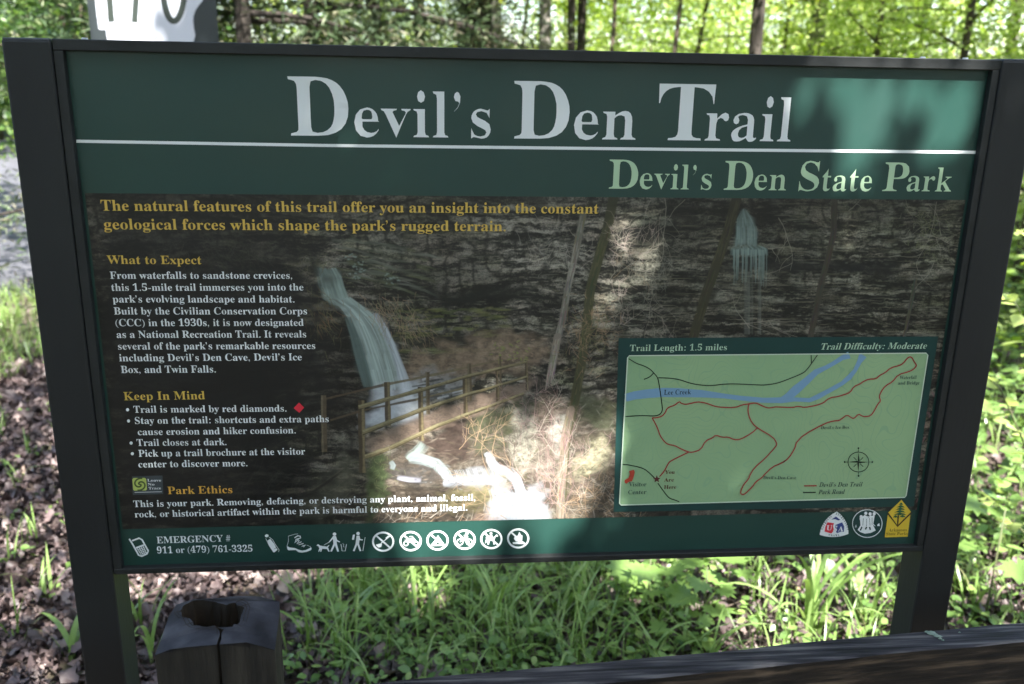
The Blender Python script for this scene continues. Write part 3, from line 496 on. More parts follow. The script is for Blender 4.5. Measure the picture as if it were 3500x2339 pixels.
def paint():
    YY, XX = np.mgrid[0:TH, 0:TW].astype(np.float64)
    warp = (vnoise(7, 4, 1) - .5) * 30 + (vnoise(24, 10, 2) - .5) * 9 + (vnoise(160, 90, 20) - .5) * 4
    s1 = vnoise(20, 70, 3); s2 = vnoise(64, 170, 4); s3 = vnoise(240, 320, 5); s4 = vnoise(800, 320, 6)
    S = 0.34 * s1 + 0.30 * s2 + 0.22 * s3
    S = sample(S, YY + warp, XX) + 0.14 * s4
    S = np.clip((S - 0.33) / 0.34, 0, 1)
    cracks = sample(vnoise(60, 26, 7), YY + warp * 1.4, XX + warp)
    S *= np.clip(0.35 + 2.2 * np.abs(cracks - 0.5) * 2, 0, 1)
    # how light the rock is, region by region (photo pixels: x, y, lightness, warm, green)
    C = [(320, 700, .55, .5, .1), (400, 850, .4, .4, .2), (600, 830, .5, .4, .2), (800, 840, .75, .4, .4), (800, 700, .6, .6, .2), (1050, 700, .55, .5, .3), (1080, 880, .8, .4, .5),
         (400, 1100, .18, .3, .1), (700, 1100, .18, .4, .1), (950, 1150, .25, .5, .2), (1050, 1250, .3, .5, .1), (800, 1300, .10, .3, .1), (1150, 1350, .12, .3, .1),
         (500, 1500, .14, .4, .1), (900, 1550, .32, .5, .3), (1100, 1650, .55, .5, .4), (700, 1700, .2, .4, .1), (500, 1780, .2, .4, .1), (1200, 1750, .5, .5, .4),
         (1250, 880, .9, .2, .5), (1300, 950, .75, .2, .5), (1350, 800, .5, .3, .4), (1500, 850, .6, .4, .4), (1600, 950, .5, .3, .3), (1650, 1020, .25, .2, .1), (1480, 980, .35, .3, .2),
         (1400, 1080, .7, .5, .7), (1550, 1080, .55, .4, 1.), (1500, 1160, .7, .4, 1.), (1450, 1230, .6, .4, .8), (1600, 1200, 1.0, .9, .5), (1750, 1200, 1.0, .9, .3), (1700, 1280, 1., .8, .3),
         (1750, 780, 1.1, .2, .1), (1850, 850, 1.2, .2, .1), (1800, 950, 1.1, .2, .1), (1830, 1100, .8, .2, .2), (1960, 900, 1.2, .2, .2), (1950, 1300, .8, .5, .6),
         (2100, 850, 1.4, .6, .1), (2080, 1050, 1.3, .7, .2), (2150, 760, 1.2, .5, .2), (2230, 900, 1.3, .2, .0), (2300, 820, .4, .3, .1), (2300, 1000, .5, .4, .1), (2350, 1080, .8, .4, .1),
         (2420, 740, .6, .4, .2), (2500, 1100, .8, .4, .3), (2600, 1000, .8, .4, .2), (2650, 760, .6, .4, .4), (2700, 850, .6, .4, .4), (2700, 900, .3, .3, .1), (2750, 1000, 1.1, .4, .2), (2750, 1080, 1.1, .4, .3),
         (2950, 720, .55, .4, .3), (2900, 800, 1.3, .3, .3), (3000, 870, .9, .4, .4), (3000, 900, .35, .3, .2), (2950, 950, 1.1, .4, .3), (3000, 1030, 1.0, .6, .3), (3150, 760, .8, .4, .5), (3220, 820, 1.4, .3, .3),
         (3200, 1000, .7, .4, .5), (3100, 1100, .7, .5, .4), (2800, 1140, .3, .3, .1),
         (1350, 1500, .9, 1., .1), (1600, 1480, .35, .7, .2), (1750, 1450, .6, .6, .4), (1550, 1700, .8, .7, .3), (1400, 1780, 1., .9, .3), (2050, 1450, .7, .5, .5), (2000, 1600, 1.1, .7, .3), (2060, 1750, .8, .9, .3),
         (1700, 1600, 1.2, .6, .2), (2500, 1775, .4, .5, .2), (3180, 1300, .6, .9, .3), (3170, 1500, .6, .8, .3)]
    sm = 8
    cy, cx = np.mgrid[0:TH:sm, 0:TW:sm]
    num = np.zeros((3,) + cy.shape); den = np.zeros(cy.shape)
    for (a, b, l, wa, gr) in C:
        tx, ty = tex(a, b)
        wgt = 1.0 / (((cx - tx) ** 2 + ((cy - ty) * 1.2) ** 2) + 300.0) ** 1.6
        den += wgt; num += np.array([l, wa, gr])[:, None, None] * wgt
    num /= den
    L, WA, GR = [np.kron(k, np.ones((sm, sm)))[:TH, :TW] for k in num]
    def blur(a, n):
        for _ in range(2):

            k = np.ones(2 * n + 1) / (2 * n + 1)
            a = np.apply_along_axis(lambda q: np.convolve(np.pad(q, n, mode='edge'), k, 'valid'), 0, a)
            a = np.apply_along_axis(lambda q: np.convolve(np.pad(q, n, mode='edge'), k, 'valid'), 1, a)
        return a
    L, WA, GR = blur(L, 6), blur(WA, 6), blur(GR, 6)
    dark = np.array([0.012, 0.012, 0.010]); lite = np.array([0.205, 0.19, 0.155])
    warm = np.array([0.20, 0.125, 0.08]); moss = np.array([0.13, 0.15, 0.05])
    v = np.clip(S ** 1.7 * L * 1.25, 0, 1.6)[..., None]
    img = dark * (0.5 + 0.6 * L[..., None]) + lite * v
    m1 = (np.clip(vnoise(50, 26, 8) * 1.6 - 0.5, 0, 1) * WA)[..., None]
    img = img * (1 - 0.6 * m1) + 0.6 * m1 * (dark + warm * v * 1.15)
    m2 = (np.clip(vnoise(60, 50, 9) * 2.0 - 0.75, 0, 1) * GR)[..., None]
    img = img * (1 - 0.75 * m2) + 0.75 * m2 * (dark + moss * (v * 0.9 + 0.06))
    fine = vnoise(900, 420, 10)
    img *= (0.65 + 0.7 * fine)[..., None]

    def line(pts, wpx, col, alpha=1.0, soft=1.0, w1=None, taper=False):
        tp = [tex(*p) for p in pts]; n = len(tp) - 1; w1 = wpx if w1 is None else w1
        ws = [max((wpx + (w1 - wpx) * i / n) * _sc, .7) for i in range(n + 1)]
        r = max(ws) / 2 + 2 * soft + 1
        X0, X1 = int(max(0, min(p[0] for p in tp) - r)), int(min(TW, max(p[0] for p in tp) + r + 1))
        Y0, Y1 = int(max(0, min(p[1] for p in tp) - r)), int(min(TH, max(p[1] for p in tp) + r + 1))
        if X1 <= X0 or Y1 <= Y0: return
        xx = XX[Y0:Y1, X0:X1]; yy = YY[Y0:Y1, X0:X1]
        K = np.zeros(xx.shape)
        for i in range(n):
            (x0, y0), (x1, y1) = tp[i], tp[i + 1]
            dx, dy = x1 - x0, y1 - y0; l2 = dx * dx + dy * dy + 1e-9
            t = np.clip(((xx - x0) * dx + (yy - y0) * dy) / l2, 0, 1)
            d = np.hypot(xx - x0 - t * dx, yy - y0 - t * dy)
            k = np.clip(((ws[i] + (ws[i + 1] - ws[i]) * t) / 2 - d) / soft + 0.5, 0, 1)
            if taper: u = (i + t) / n; k = k * np.clip(4 * u * (1 - u), 0, 1) ** .8
            K = np.maximum(K, k)
        K = (K * alpha)[..., None]
        img[Y0:Y1, X0:X1] = img[Y0:Y1, X0:X1] * (1 - K) + np.array(col) * K
    def foam(pts, wpx, col, alpha, n, seed, spread=.5):
        """silky water: many thin soft streaks along a path"""
        ra = random.Random(seed); P_ = [np.array(p, float) for p in pts]
        for _ in range(n):
            o = ra.gauss(0, spread * .5) * wpx; k = ra.uniform(.6, 1.25)
            s = ra.randrange(0, max(1, len(P_) - 2)); e = min(len(P_), s + ra.randrange(3, 6))
            q = []
            for i in range(s, e):
                tdir = P_[min(i + 1, len(P_) - 1)] - P_[max(i - 1, 0)]; nn = np.array([-tdir[1], tdir[0]]) / (np.linalg.norm(tdir) + 1e-6)
                q.append(P_[i] + nn * o)
            if len(q) > 1: line(q, ra.uniform(3, 9), tuple(min(.85, c * k) for c in col), alpha * ra.uniform(.3, .9), 2.0, taper=True)
    def poly_mask(pts, feather=3.0):
        tp = np.array([tex(*p) for p in pts])
        x0, y0 = np.floor(tp.min(0) - 3 * feather).astype(int); x1, y1 = np.ceil(tp.max(0) + 3 * feather).astype(int)
        x0, y0 = max(x0, 0), max(y0, 0); x1, y1 = min(x1, TW), min(y1, TH)
        xx = XX[y0:y1, x0:x1]; yy = YY[y0:y1, x0:x1]
        wob = (sample(vnoise(90, 50, 33), yy, xx) - .5) * feather * 2.5
        inside = np.zeros(xx.shape, bool); dist = np.full(xx.shape, 1e9)
        n = len(tp)
        for i in range(n):
            ax, ay = tp[i]; bx, by = tp[(i + 1) % n]
            c = ((ay > yy) != (by > yy)) & (xx < (bx - ax) * (yy - ay) / (by - ay + 1e-9) + ax)
            inside ^= c
            l2 = (bx - ax) ** 2 + (by - ay) ** 2 + 1e-9
            t = np.clip(((xx - ax) * (bx - ax) + (yy - ay) * (by - ay)) / l2, 0, 1)
            dist = np.minimum(dist, np.hypot(xx - ax - t * (bx - ax), yy - ay - t * (by - ay)))
        sd = np.where(inside, dist, -dist) + wob
        return (slice(y0, y1), slice(x0, x1)), np.clip(sd / feather * 0.5 + 0.5, 0, 1)
    def fill(pts, col, alpha=1.0, feather=3.0, tex_amt=0.0, seed=40, fx=160, fy=90):
        sl, k = poly_mask(pts, feather)
        n = vnoise(fx, fy, seed)[sl] if tex_amt else None
        c = np.array(col)[None, None, :]
        if tex_amt: c = c * (1 - tex_amt + 2 * tex_amt * (n[..., None] * .6 + vnoise(500, 300, seed + 1)[sl][..., None] * .4))
        k = (k * alpha)[..., None]
        img[sl] = img[sl] * (1 - k) + c * k
    def beam(p0, p1, w0, w1_, col, alpha=.97, feather=.7):
        p0 = np.array(p0, float); p1 = np.array(p1, float); d_ = p1 - p0; nn = np.array([-d_[1], d_[0]]) / (np.linalg.norm(d_) + 1e-6)
        fill([p0 + nn * w0 / 2, p1 + nn * w1_ / 2, p1 - nn * w1_ / 2, p0 - nn * w0 / 2], col, alpha, feather, .25, 90, 400, 300)
    rr = random.Random(3)
    def twig(x, y, ang, L_, w_, col, alpha, depth=2):
        pts = [(x, y)]; a = ang; n = 7
        for i in range(n):
            a += rr.uniform(-.28, .28)
            x += math.cos(a) * L_ / n; y -= math.sin(a) * L_ / n; pts.append((x, y))
            if depth > 0 and rr.random() < .38:
                twig(x, y, a + rr.choice((-1, 1)) * rr.uniform(.4, 1.1), L_ * rr.uniform(.35, .6), w_ * .7, col, alpha, depth - 1)
        line(pts, w_, col, alpha, 0.8, w1=w_ * .4)
    def tuft(cx, cy, rx, ry, n, cols, L_=45, a0=None):
        for _ in range(n):
            x = cx + rr.gauss(0, .5) * rx; y = cy + rr.gauss(0, .5) * ry
            a = rr.uniform(0, math.pi * 2) if a0 is None else rr.gauss(a0, .5)
            twig(x, y, a, L_ * rr.uniform(.5, 1.3), 2.6, rr.choice(cols), rr.uniform(.35, .8), 0)
    PALE = (0.34, 0.30, 0.25); TAN = (0.27, 0.19, 0.12); GREY = (0.22, 0.21, 0.18); PINK = (0.42, 0.33, 0.29); OL = (0.15, 0.15, 0.06)
    # slanting ledges left of the cliff
    for i in range(110):
        x = rr.uniform(1120, 1430); y = 800 + (x - 1120) * .18 + rr.uniform(0, 150); l = rr.uniform(30, 120); a = rr.uniform(.05, .35)
        c = rr.choice([(0.10, 0.11, 0.085), (0.075, 0.085, 0.06), (0.15, 0.155, 0.125), (0.012, 0.013, 0.01), (0.012, 0.013, 0.01), (0.09, 0.10, 0.05)])
        line([(x, y), (x + l * .5, y + l * a * .35), (x + l, y + l * a)], rr.uniform(3, 10), c, .6, 1.6, taper=True)
    for (x, y) in [(1190, 880), (1215, 905), (1210, 940), (1330, 940), (1340, 955), (1225, 925)]:
        for _ in range(9):
            px_ = x + rr.uniform(-22, 22); py_ = y + rr.uniform(-12, 12)
            line([(px_, py_), (px_ + rr.uniform(4, 16), py_ + rr.uniform(-5, 5))], rr.uniform(3, 6), (0.22, 0.28, 0.245), .55, 1.4, taper=True)
    # blocky light stones along the ledges on the right half
    for i in range(520):
        x = rr.uniform(1700, 3280); y = rr.uniform(700, 1150)
        if 2180 < x < 2460 or (2480 < x < 2640 and y < 950): continue
        t = rr.random(); bright = 0.8 if x < 2100 else 0.75
        l = rr.uniform(10, 60) if x > 2100 else rr.uniform(6, 26)
        c = rr.choice([(0.20, 0.19, 0.155), (0.155, 0.15, 0.12), (0.25, 0.24, 0.20), (0.13, 0.115, 0.085)])
        if rr.random() < .25 and (2850 < x): c = (0.33, 0.32, 0.26)
        dy = rr.uniform(-3, 3)
        line([(x, y), (x + l * .5, y + dy * .5 + rr.uniform(-1.5, 1.5)), (x + l, y + dy)], rr.uniform(2.5, 7), c, rr.uniform(.3, .8) * bright, 1.0, taper=True)
        line([(x - 2, y + 5), (x + l, y + 5 + dy)], 3, (0.015, 0.015, 0.012), .6, 1.0)
    for i in range(420):
        x = rr.uniform(2160, 3260); y = rr.uniform(900, 1150) if rr.random() < .65 else rr.uniform(690, 900)
        if 2500 < x < 2620 and y < 930: continue
        l = rr.uniform(30, 150); w_ = rr.uniform(1.6, 4)
        line([(x, y), (x + l * .5, y + rr.uniform(-3, 3)), (x + l, y + rr.uniform(-4, 4))], w_, rr.choice([(0.012, 0.012, 0.01), (0.012, 0.012, 0.01), (0.20, 0.18, 0.14), (0.14, 0.125, 0.09)]), rr.uniform(.35, .8), .9, taper=True)
    for i in range(260):
        x = rr.uniform(1240, 1960); y = rr.uniform(800, 1230); l = rr.uniform(8, 60)
        line([(x, y), (x + l, y + rr.uniform(-3, 3))], rr.uniform(2, 5), rr.choice([(0.012, 0.013, 0.01), (0.012, 0.013, 0.01), (0.13, 0.13, 0.10), (0.10, 0.11, 0.07), (0.17, 0.16, 0.13)]), rr.uniform(.3, .7), 1.0, taper=True)
    fill([(2460, 892), (2860, 900), (3050, 905), (3040, 935), (2850, 925), (2480, 925)], (0.018, 0.018, 0.018), .8, 6)
    fill([(2120, 775), (2270, 770), (2290, 830), (2120, 825)], (0.016, 0.016, 0.015), .85, 7)
    fill([(1480, 1000), (1800, 985), (1850, 1010), (1700, 1030), (1500, 1040)], (0.014, 0.016, 0.013), .7, 9)
    fill([(1380, 1160), (1700, 1150), (1720, 1165), (1400, 1185)], (0.014, 0.015, 0.010), .8, 6)
    for i in range(190):                                     # moss on the lower cliff
        x = rr.uniform(1330, 1720); y = rr.choice([1060, 1085, 1120, 1145, 1200]) + rr.uniform(-9, 9); l = rr.uniform(10, 60)
        line([(x, y), (x + l, y + rr.uniform(-3, 3))], rr.uniform(4, 9), rr.choice([(0.12, 0.135, 0.04), (0.09, 0.11, 0.035), (0.15, 0.145, 0.06), (0.015, 0.016, 0.01)]), .5, 1.6, taper=True)
    # leaf covered slope under the cliff
    fill([(1350, 1235), (1500, 1190), (1640, 1165), (1760, 1130), (1860, 1170), (1900, 1230), (1800, 1260), (1600, 1290), (1380, 1330)], (0.20, 0.145, 0.10), .75, 14, .6, 50)
    for _ in range(60):
        x = rr.uniform(1680, 1820); y = rr.uniform(1160, 1240)
        line([(x, y), (x + rr.uniform(-12, 12), y + rr.uniform(-8, 8))], 5, rr.choice([(0.2, 0.24, 0.06), (0.28, 0.2, 0.14)]), .6)
    # the lower stream bed, stones and banks
    fill([(1250, 1560), (1450, 1500), (1640, 1450), (1800, 1380), (1950, 1350), (2110, 1360), (2110, 1790), (1250, 1795)], (0.085, 0.066, 0.05), .6, 14, .7, 60)
    fill([(1450, 1500), (1560, 1440), (1620, 1430), (1600, 1580), (1480, 1570)], (0.045, 0.032, 0.026), .95, 8, .5, 61)
    fill([(1600, 1440), (1760, 1370), (1830, 1370), (1760, 1520), (1660, 1560), (1610, 1530)], (0.05, 0.055, 0.03), .8, 10, .6, 62)
    fill([(1760, 1400), (1800, 1400), (1835, 1515), (1820, 1600), (1785, 1620), (1756, 1576), (1748, 1492)], (0.25, 0.235, 0.185), .9, 9, .8, 63)
    fill([(1894, 1420), (1937, 1412), (1925, 1515), (1900, 1570), (1880, 1490)], (0.28, 0.27, 0.23), .92, 7, .6, 64)
    fill([(1840, 1540), (1890, 1530), (1910, 1600), (1850, 1640), (1800, 1600)], (0.19, 0.16, 0.13), .75, 14, .8, 65)
    fill([(2017, 1484), (2055, 1485), (2090, 1535), (2060, 1590), (1990, 1630), (1950, 1625), (1960, 1576), (2000, 1530)], (0.22, 0.205, 0.135), .9, 12, .8, 66)
    fill([(1960, 1330), (2100, 1380), (2110, 1480), (2040, 1470), (1960, 1400)], (0.07, 0.08, 0.045), .7, 10, .6, 67)
    fill([(1500, 1690), (1640, 1650), (1700, 1680), (1690, 1740), (1600, 1760), (1500, 1730)], (0.17, 0.15, 0.08), .9, 8, .5, 68)
    fill([(1330, 1600), (1480, 1570), (1520, 1640), (1440, 1660), (1340, 1640)], (0.06, 0.055, 0.05), .8, 10, .5, 69)
    fill([(1250, 1560), (1310, 1550), (1325, 1700), (1260, 1790)], (0.05, 0.07, 0.03), .9, 8, .7, 70)
    tuft(1290, 1640, 60, 160, 120, [(0.10, 0.13, 0.05), (0.17, 0.18, 0.09), (0.05, 0.06, 0.03)], 18)
    for _ in range(420):                                    # stones, cracks and moss on the boulders and banks
        x = rr.uniform(1735, 2110); y = rr.uniform(1380, 1790); l = rr.uniform(6, 34); a = rr.uniform(-1.3, 1.3)
        line([(x, y), (x + l * math.cos(a), y + l * math.sin(a))], rr.uniform(2, 8), rr.choice([(0.025, 0.025, 0.02), (0.05, 0.045, 0.03), (0.07, 0.07, 0.035), (0.15, 0.13, 0.10), (0.25, 0.23, 0.19)]), rr.uniform(.25, .7), 1.3, taper=True)
    for _ in range(420):
        x = rr.uniform(1310, 1760); y = rr.uniform(1480, 1795); l = rr.uniform(8, 46); a = rr.uniform(-.5, .5)
        line([(x, y), (x + l * math.cos(a), y + l * math.sin(a))], rr.uniform(2, 9), rr.choice([(0.02, 0.018, 0.015), (0.035, 0.03, 0.024), (0.07, 0.055, 0.04), (0.13, 0.105, 0.08), (0.2, 0.165, 0.13)]), rr.uniform(.25, .7), 1.5, taper=True)
    # sloping path and logs, bottom left
    fill([(1000, 1760), (1060, 1650), (1180, 1560), (1230, 1570), (1220, 1660), (1100, 1780)], (0.085, 0.085, 0.06), .6, 12, .5, 71)
    line([(1040, 1700), (1115, 1650), (1185, 1598)], 9, (0.02, 0.018, 0.014), .8, 2, taper=True); line([(1045, 1690), (1118, 1640), (1188, 1590)], 4, (0.10, 0.095, 0.065), .6, 1.5, taper=True)
    tuft(950, 1650, 260, 130, 130, [(0.11, 0.11, 0.08), (0.07, 0.07, 0.045)], 60, 0.5)
    fill([(380, 900), (1060, 900), (1120, 1100), (1150, 1340), (1000, 1500), (420, 1560), (340, 1100)], (0.016, 0.017, 0.015), .55, 30)
    # water -----------------------------------------------------------
    def fall(pts, col, alpha, seed, n=60, edge=0.9):
        """pts: (xl, xr, y) stations; a veil built from overlapping streaks"""
        ra = random.Random(seed)
        lo = [(a + (b - a) * .06, c) for a, b, c in pts]; hi = [(b - (b - a) * .06, c) for a, b, c in pts]
        fill(lo + hi[::-1], tuple(c * .8 for c in col), alpha * .62, 5)
        for i in range(n * 3):
            u = ra.random(); k = ra.choice((.35, .7, .9, 1.1, 1.3)); wpx = ra.uniform(2, 7)
            q = [(a + (b - a) * u, c) for a, b, c in pts]
            s = ra.randrange(0, len(q) - 1); e = min(len(q), s + ra.randrange(2, 6))
            line(q[s:e], wpx, tuple(min(.8, c * k) for c in col), alpha * ra.uniform(.2, .6), 1.6, taper=(e - s > 2))
    #WF
    fall([(1078, 1150, 918), (1083, 1166, 945), (1090, 1176, 980), (1102, 1190, 1018), (1135, 1212, 1040)], (0.25, 0.32, 0.285), .9, 1, 45)
    fall([(1112, 1200, 1018), (1165, 1245, 1052), (1184, 1275, 1078), (1200, 1312, 1115), (1216, 1338, 1160), (1232, 1358, 1210), (1250, 1374, 1265), (1268, 1388, 1330)], (0.31, 0.38, 0.35), .95, 2, 120)
    fall([(1176, 1200, 1085), (1196, 1226, 1150), (1214, 1250, 1230), (1238, 1276, 1320)], (0.09, 0.125, 0.115), .6, 12, 40)
    fall([(1276, 1290, 1072), (1300, 1322, 1120), (1326, 1350, 1180), (1350, 1378, 1250), (1364, 1402, 1310), (1372, 1415, 1370)], (0.42, 0.46, 0.49), .55, 3, 50)
    fill([(1260, 1390), (1300, 1330), (1390, 1300), (1440, 1330), (1450, 1400), (1400, 1440), (1260, 1450)], (0.44, 0.47, 0.50), .85, 14, .2, 72)
    fill([(1400, 1280), (1480, 1270), (1600, 1290), (1560, 1340), (1440, 1380)], (0.24, 0.25, 0.25), .6, 12, .6, 73)
    for i in range(22):
        x = rr.uniform(1400, 1600); y = rr.uniform(1290, 1370)
        line([(x, y), (x + rr.uniform(20, 60), y - 8)], rr.uniform(4, 9), rr.choice([(0.42, 0.44, 0.45), (0.03, 0.03, 0.03)]), .6, 2)
    fall([(2537, 2547, 716), (2522, 2570, 745), (2516, 2584, 775), (2514, 2586, 815), (2512, 2588, 838)], (0.25, 0.32, 0.30), .9, 4, 34)
    fall([(2508, 2592, 838), (2498, 2620, 850), (2496, 2622, 870)], (0.23, 0.30, 0.28), .85, 5, 22)
    for i in range(30):
        x = rr.uniform(2498, 2622); e = rr.uniform(910, 980)
        line([(x, 855), (x, (855 + e) / 2), (x - 2, e)], rr.uniform(3, 7), (0.25, 0.32, 0.30), rr.uniform(.25, .7), 1.8, w1=2)
    for i in range(9):
        x = rr.uniform(2545, 2600); line([(x, 930), (x, 1140)], 6, (0.17, 0.18, 0.16), .3, 2.5)
    # lower cascade
    WH = (0.29, 0.31, 0.335); SK = (0.22, 0.255, 0.25)
    foam([(1450, 1515), (1440, 1532), (1422, 1550), (1402, 1562), (1392, 1572)], 30, (0.24, 0.29, 0.27), .55, 60, 1)
    foam([(1395, 1565), (1440, 1568), (1490, 1585), (1515, 1615), (1530, 1640), (1545, 1655)], 26, SK, .8, 110, 2)
    foam([(1335, 1575), (1345, 1590), (1340, 1605)], 16, SK, .6, 24, 3)
    foam([(1355, 1632), (1400, 1640), (1440, 1642)], 12, (0.3, 0.3, 0.34), .6, 26, 4)
    fill([(1520, 1618), (1600, 1612), (1680, 1600), (1705, 1640), (1690, 1655), (1600, 1650), (1515, 1652)], (0.34, 0.36, 0.38), .65, 9, .3, 80)
    foam([(1512, 1655), (1570, 1646), (1630, 1640), (1700, 1640), (1730, 1650)], 20, WH, .95, 120, 5)
    for i in range(30):
        x = 1525 + i * 5.6; line([(x, 1608 - i * .3), (x + 5, 1618 - i * .3), (x + 9, 1634 - i * .3)], 2.6, rr.choice([(0.10, 0.11, 0.11), WH, SK]), .6, 1.2)
    foam([(1660, 1545), (1668, 1560), (1680, 1585), (1700, 1602), (1735, 1612)], 26, (0.3, 0.32, 0.34), .8, 70, 6)
    foam([(1690, 1598), (1735, 1612), (1760, 1640), (1775, 1680), (1800, 1715), (1830, 1730)], 28, WH, .9, 110, 7)
    fill([(1690, 1668), (1730, 1670), (1790, 1690), (1845, 1672), (1858, 1705), (1845, 1795), (1668, 1795), (1682, 1745), (1698, 1705)], (0.31, 0.33, 0.36), .93, 14, .18, 74)
    foam([(1700, 1660), (1710, 1700), (1700, 1750), (1690, 1792)], 60, (0.44, 0.46, 0.49), .5, 80, 8)
    foam([(1790, 1690), (1780, 1730), (1770, 1792)], 110, (0.43, 0.45, 0.48), .5, 110, 9)
    fill([(1712, 1612), (1738, 1628), (1745, 1665), (1722, 1688), (1700, 1655)], (0.24, 0.22, 0.17), .7, 6, .5, 75)
    sl, k = poly_mask([(1280, 1670), (1500, 1660), (1650, 1690), (1660, 1760), (1600, 1800), (1270, 1800)], 14)
    img[sl] = img[sl] * (1 - 0.5 * k[..., None])
    fill([(1640, 1752), (1720, 1762), (1690, 1795), (1560, 1795)], (0.2, 0.14, 0.11), .6, 8, .6, 76)
    for _ in range(150):                                    # wet dark stones breaking the stream
        k_ = rr.random(); x, y = rr.choice([(rr.uniform(1400, 1540), 1575 + 80 * k_), (rr.uniform(1520, 1700), rr.uniform(1632, 1668)), (rr.uniform(1690, 1790), rr.uniform(1600, 1700)), (rr.uniform(1680, 1850), rr.uniform(1680, 1790))])
        l = rr.uniform(5, 22); a = rr.uniform(-.5, .6)
        line([(x, y), (x + l * math.cos(a), y + l * math.sin(a))], rr.uniform(2, 6), rr.choice([(0.05, 0.05, 0.045), (0.10, 0.10, 0.095), (0.16, 0.17, 0.17)]), rr.uniform(.2, .6), 1.6, taper=True)
    # trunks ------------------------------------------------------------
    def trunk(pts, wd, col, seed, hi=None):
        line(pts, wd, col, .97, 1.6)
        ra = random.Random(seed)
        for i in range(90):
            k = ra.randrange(len(pts) - 1); t = ra.random(); o = ra.uniform(-.42, .42) * wd
            x = pts[k][0] + (pts[k + 1][0] - pts[k][0]) * t + o; y = pts[k][1] + (pts[k + 1][1] - pts[k][1]) * t
            dx = (pts[k + 1][0] - pts[k][0]); dy = (pts[k + 1][1] - pts[k][1]); l = math.hypot(dx, dy); s = ra.uniform(15, 50) / l
            c = hi if (hi and ra.random() < .5) else tuple(q * ra.uniform(.4, 1.2) for q in col)
            line([(x, y), (x + dx * s, y + dy * s)], ra.uniform(2, 5), c, .5, 1.2)
    trunk([(1992, 735), (1971, 843), (1945, 960), (1920, 1099), (1900, 1180)], 24, (0.15, 0.14, 0.11), 5, (0.30, 0.28, 0.23))
    trunk([(1905, 1150), (1890, 1230), (1880, 1290)], 28, (0.19, 0.16, 0.13), 6, (0.32, 0.28, 0.23))
    trunk([(2095, 680), (2075, 780), (2045, 880), (2017, 986), (2002, 1134), (1981, 1272), (1962, 1380), (1935, 1480), (1925, 1600), (1920, 1700)], 34, (0.055, 0.055, 0.028), 7, (0.10, 0.095, 0.045))
    trunk([(1950, 1400), (1930, 1500), (1922, 1620), (1912, 1760)], 30, (0.15, 0.12, 0.09), 8, (0.27, 0.22, 0.17))
    trunk([(2516, 682), (2490, 780), (2464, 858), (2412, 1004), (2370, 1149)], 36, (0.048, 0.043, 0.026), 9, (0.085, 0.075, 0.04))
    trunk([(2851, 687), (2848, 796), (2830, 880), (2807, 962), (2770, 1149)], 22, (0.065, 0.055, 0.042), 10)
    trunk([(3130, 950), (3110, 1050), (3090, 1150)], 12, (0.10, 0.09, 0.07), 11)
    # bridge --------------------------------------------------------------
    WD = (0.20, 0.165, 0.085); WL = (0.30, 0.27, 0.14); WDK = (0.075, 0.055, 0.035)
    fill([(1245, 1500), (1500, 1400), (1800, 1300), (1830, 1300), (1780, 1355), (1500, 1465), (1250, 1560)], (0.17, 0.125, 0.095), .85, 5, .45, 77)
    for (x0, y0), (x1, y1), w0, w1_ in [((1102, 1365), (1307, 1316), 8, 8), ((1307, 1316), (1460, 1285), 9, 8), ((1460, 1285), (1700, 1232), 8, 6), ((1128, 1436), (1230, 1405), 7, 7), ((1240, 1402), (1420, 1365), 8, 7), ((1420, 1365), (1620, 1318), 7, 5)]:
        beam((x0, y0), (x1, y1), w0, w1_, WDK if x0 < 1250 else (0.14, 0.115, 0.065), .9)
    for x, y0, y1, wd in [(1460, 1272, 1415, 13), (1603, 1242, 1372, 12), (1708, 1216, 1335, 9), (1105, 1350, 1545, 19)]:
        beam((x, y0), (x + 3, y1), wd, wd, (0.085, 0.065, 0.04)); beam((x - wd * .3, y0), (x - wd * .3 + 3, y1), wd * .35, wd * .35, (0.15, 0.125, 0.08), .8)
    for x, y0, y1, wd in [(1322, 1306, 1455, 19), (1436, 1322, 1505, 17), (1588, 1282, 1430, 15), (1697, 1260, 1375, 11), (1797, 1230, 1332, 9), (1234, 1368, 1615, 23)]:
        beam((x, y0), (x + 4, y1), wd, wd, (0.06, 0.045, 0.028)); beam((x + wd * .25, y0), (x + wd * .25 + 4, y1), wd * .4, wd * .4, (0.16, 0.13, 0.07), .9)
    for pts, w0, w1_ in [([(1225, 1392), (1440, 1332), (1580, 1290), (1800, 1236)], 16, 9), ([(1240, 1478), (1440, 1400), (1590, 1350), (1800, 1288)], 17, 8), ([(1245, 1562), (1330, 1532), (1500, 1452), (1590, 1418), (1790, 1345)], 18, 9)]:
        n_ = len(pts) - 1
        for i in range(n_):
            wa = w0 + (w1_ - w0) * i / n_; wb_ = w0 + (w1_ - w0) * (i + 1) / n_
            (xa, ya), (xb, yb) = pts[i], pts[i + 1]
            beam((xa, ya), (xb, yb), wa, wb_, (0.15, 0.125, 0.065)); beam((xa, ya - wa * .25), (xb, yb - wb_ * .25), wa * .35, wb_ * .35, (0.25, 0.225, 0.13), .8); beam((xa, ya + wa * .45), (xb, yb + wb_ * .45), 2.6, 2, (0.02, 0.018, 0.012), .8)
    # twigs, vines, dry grass --------------------------------------------------
    for _ in range(26): twig(rr.uniform(2080, 2150), rr.uniform(820, 1120), rr.uniform(-.6, 2.2), rr.uniform(40, 120), 2.2, rr.choice([PALE, PINK, TAN]), .55)
    for _ in range(18): twig(rr.uniform(2190, 2290), rr.uniform(700, 1100), rr.uniform(-2.0, -1.0), rr.uniform(60, 170), 2.2, rr.choice([PALE, PINK, GREY]), .5)
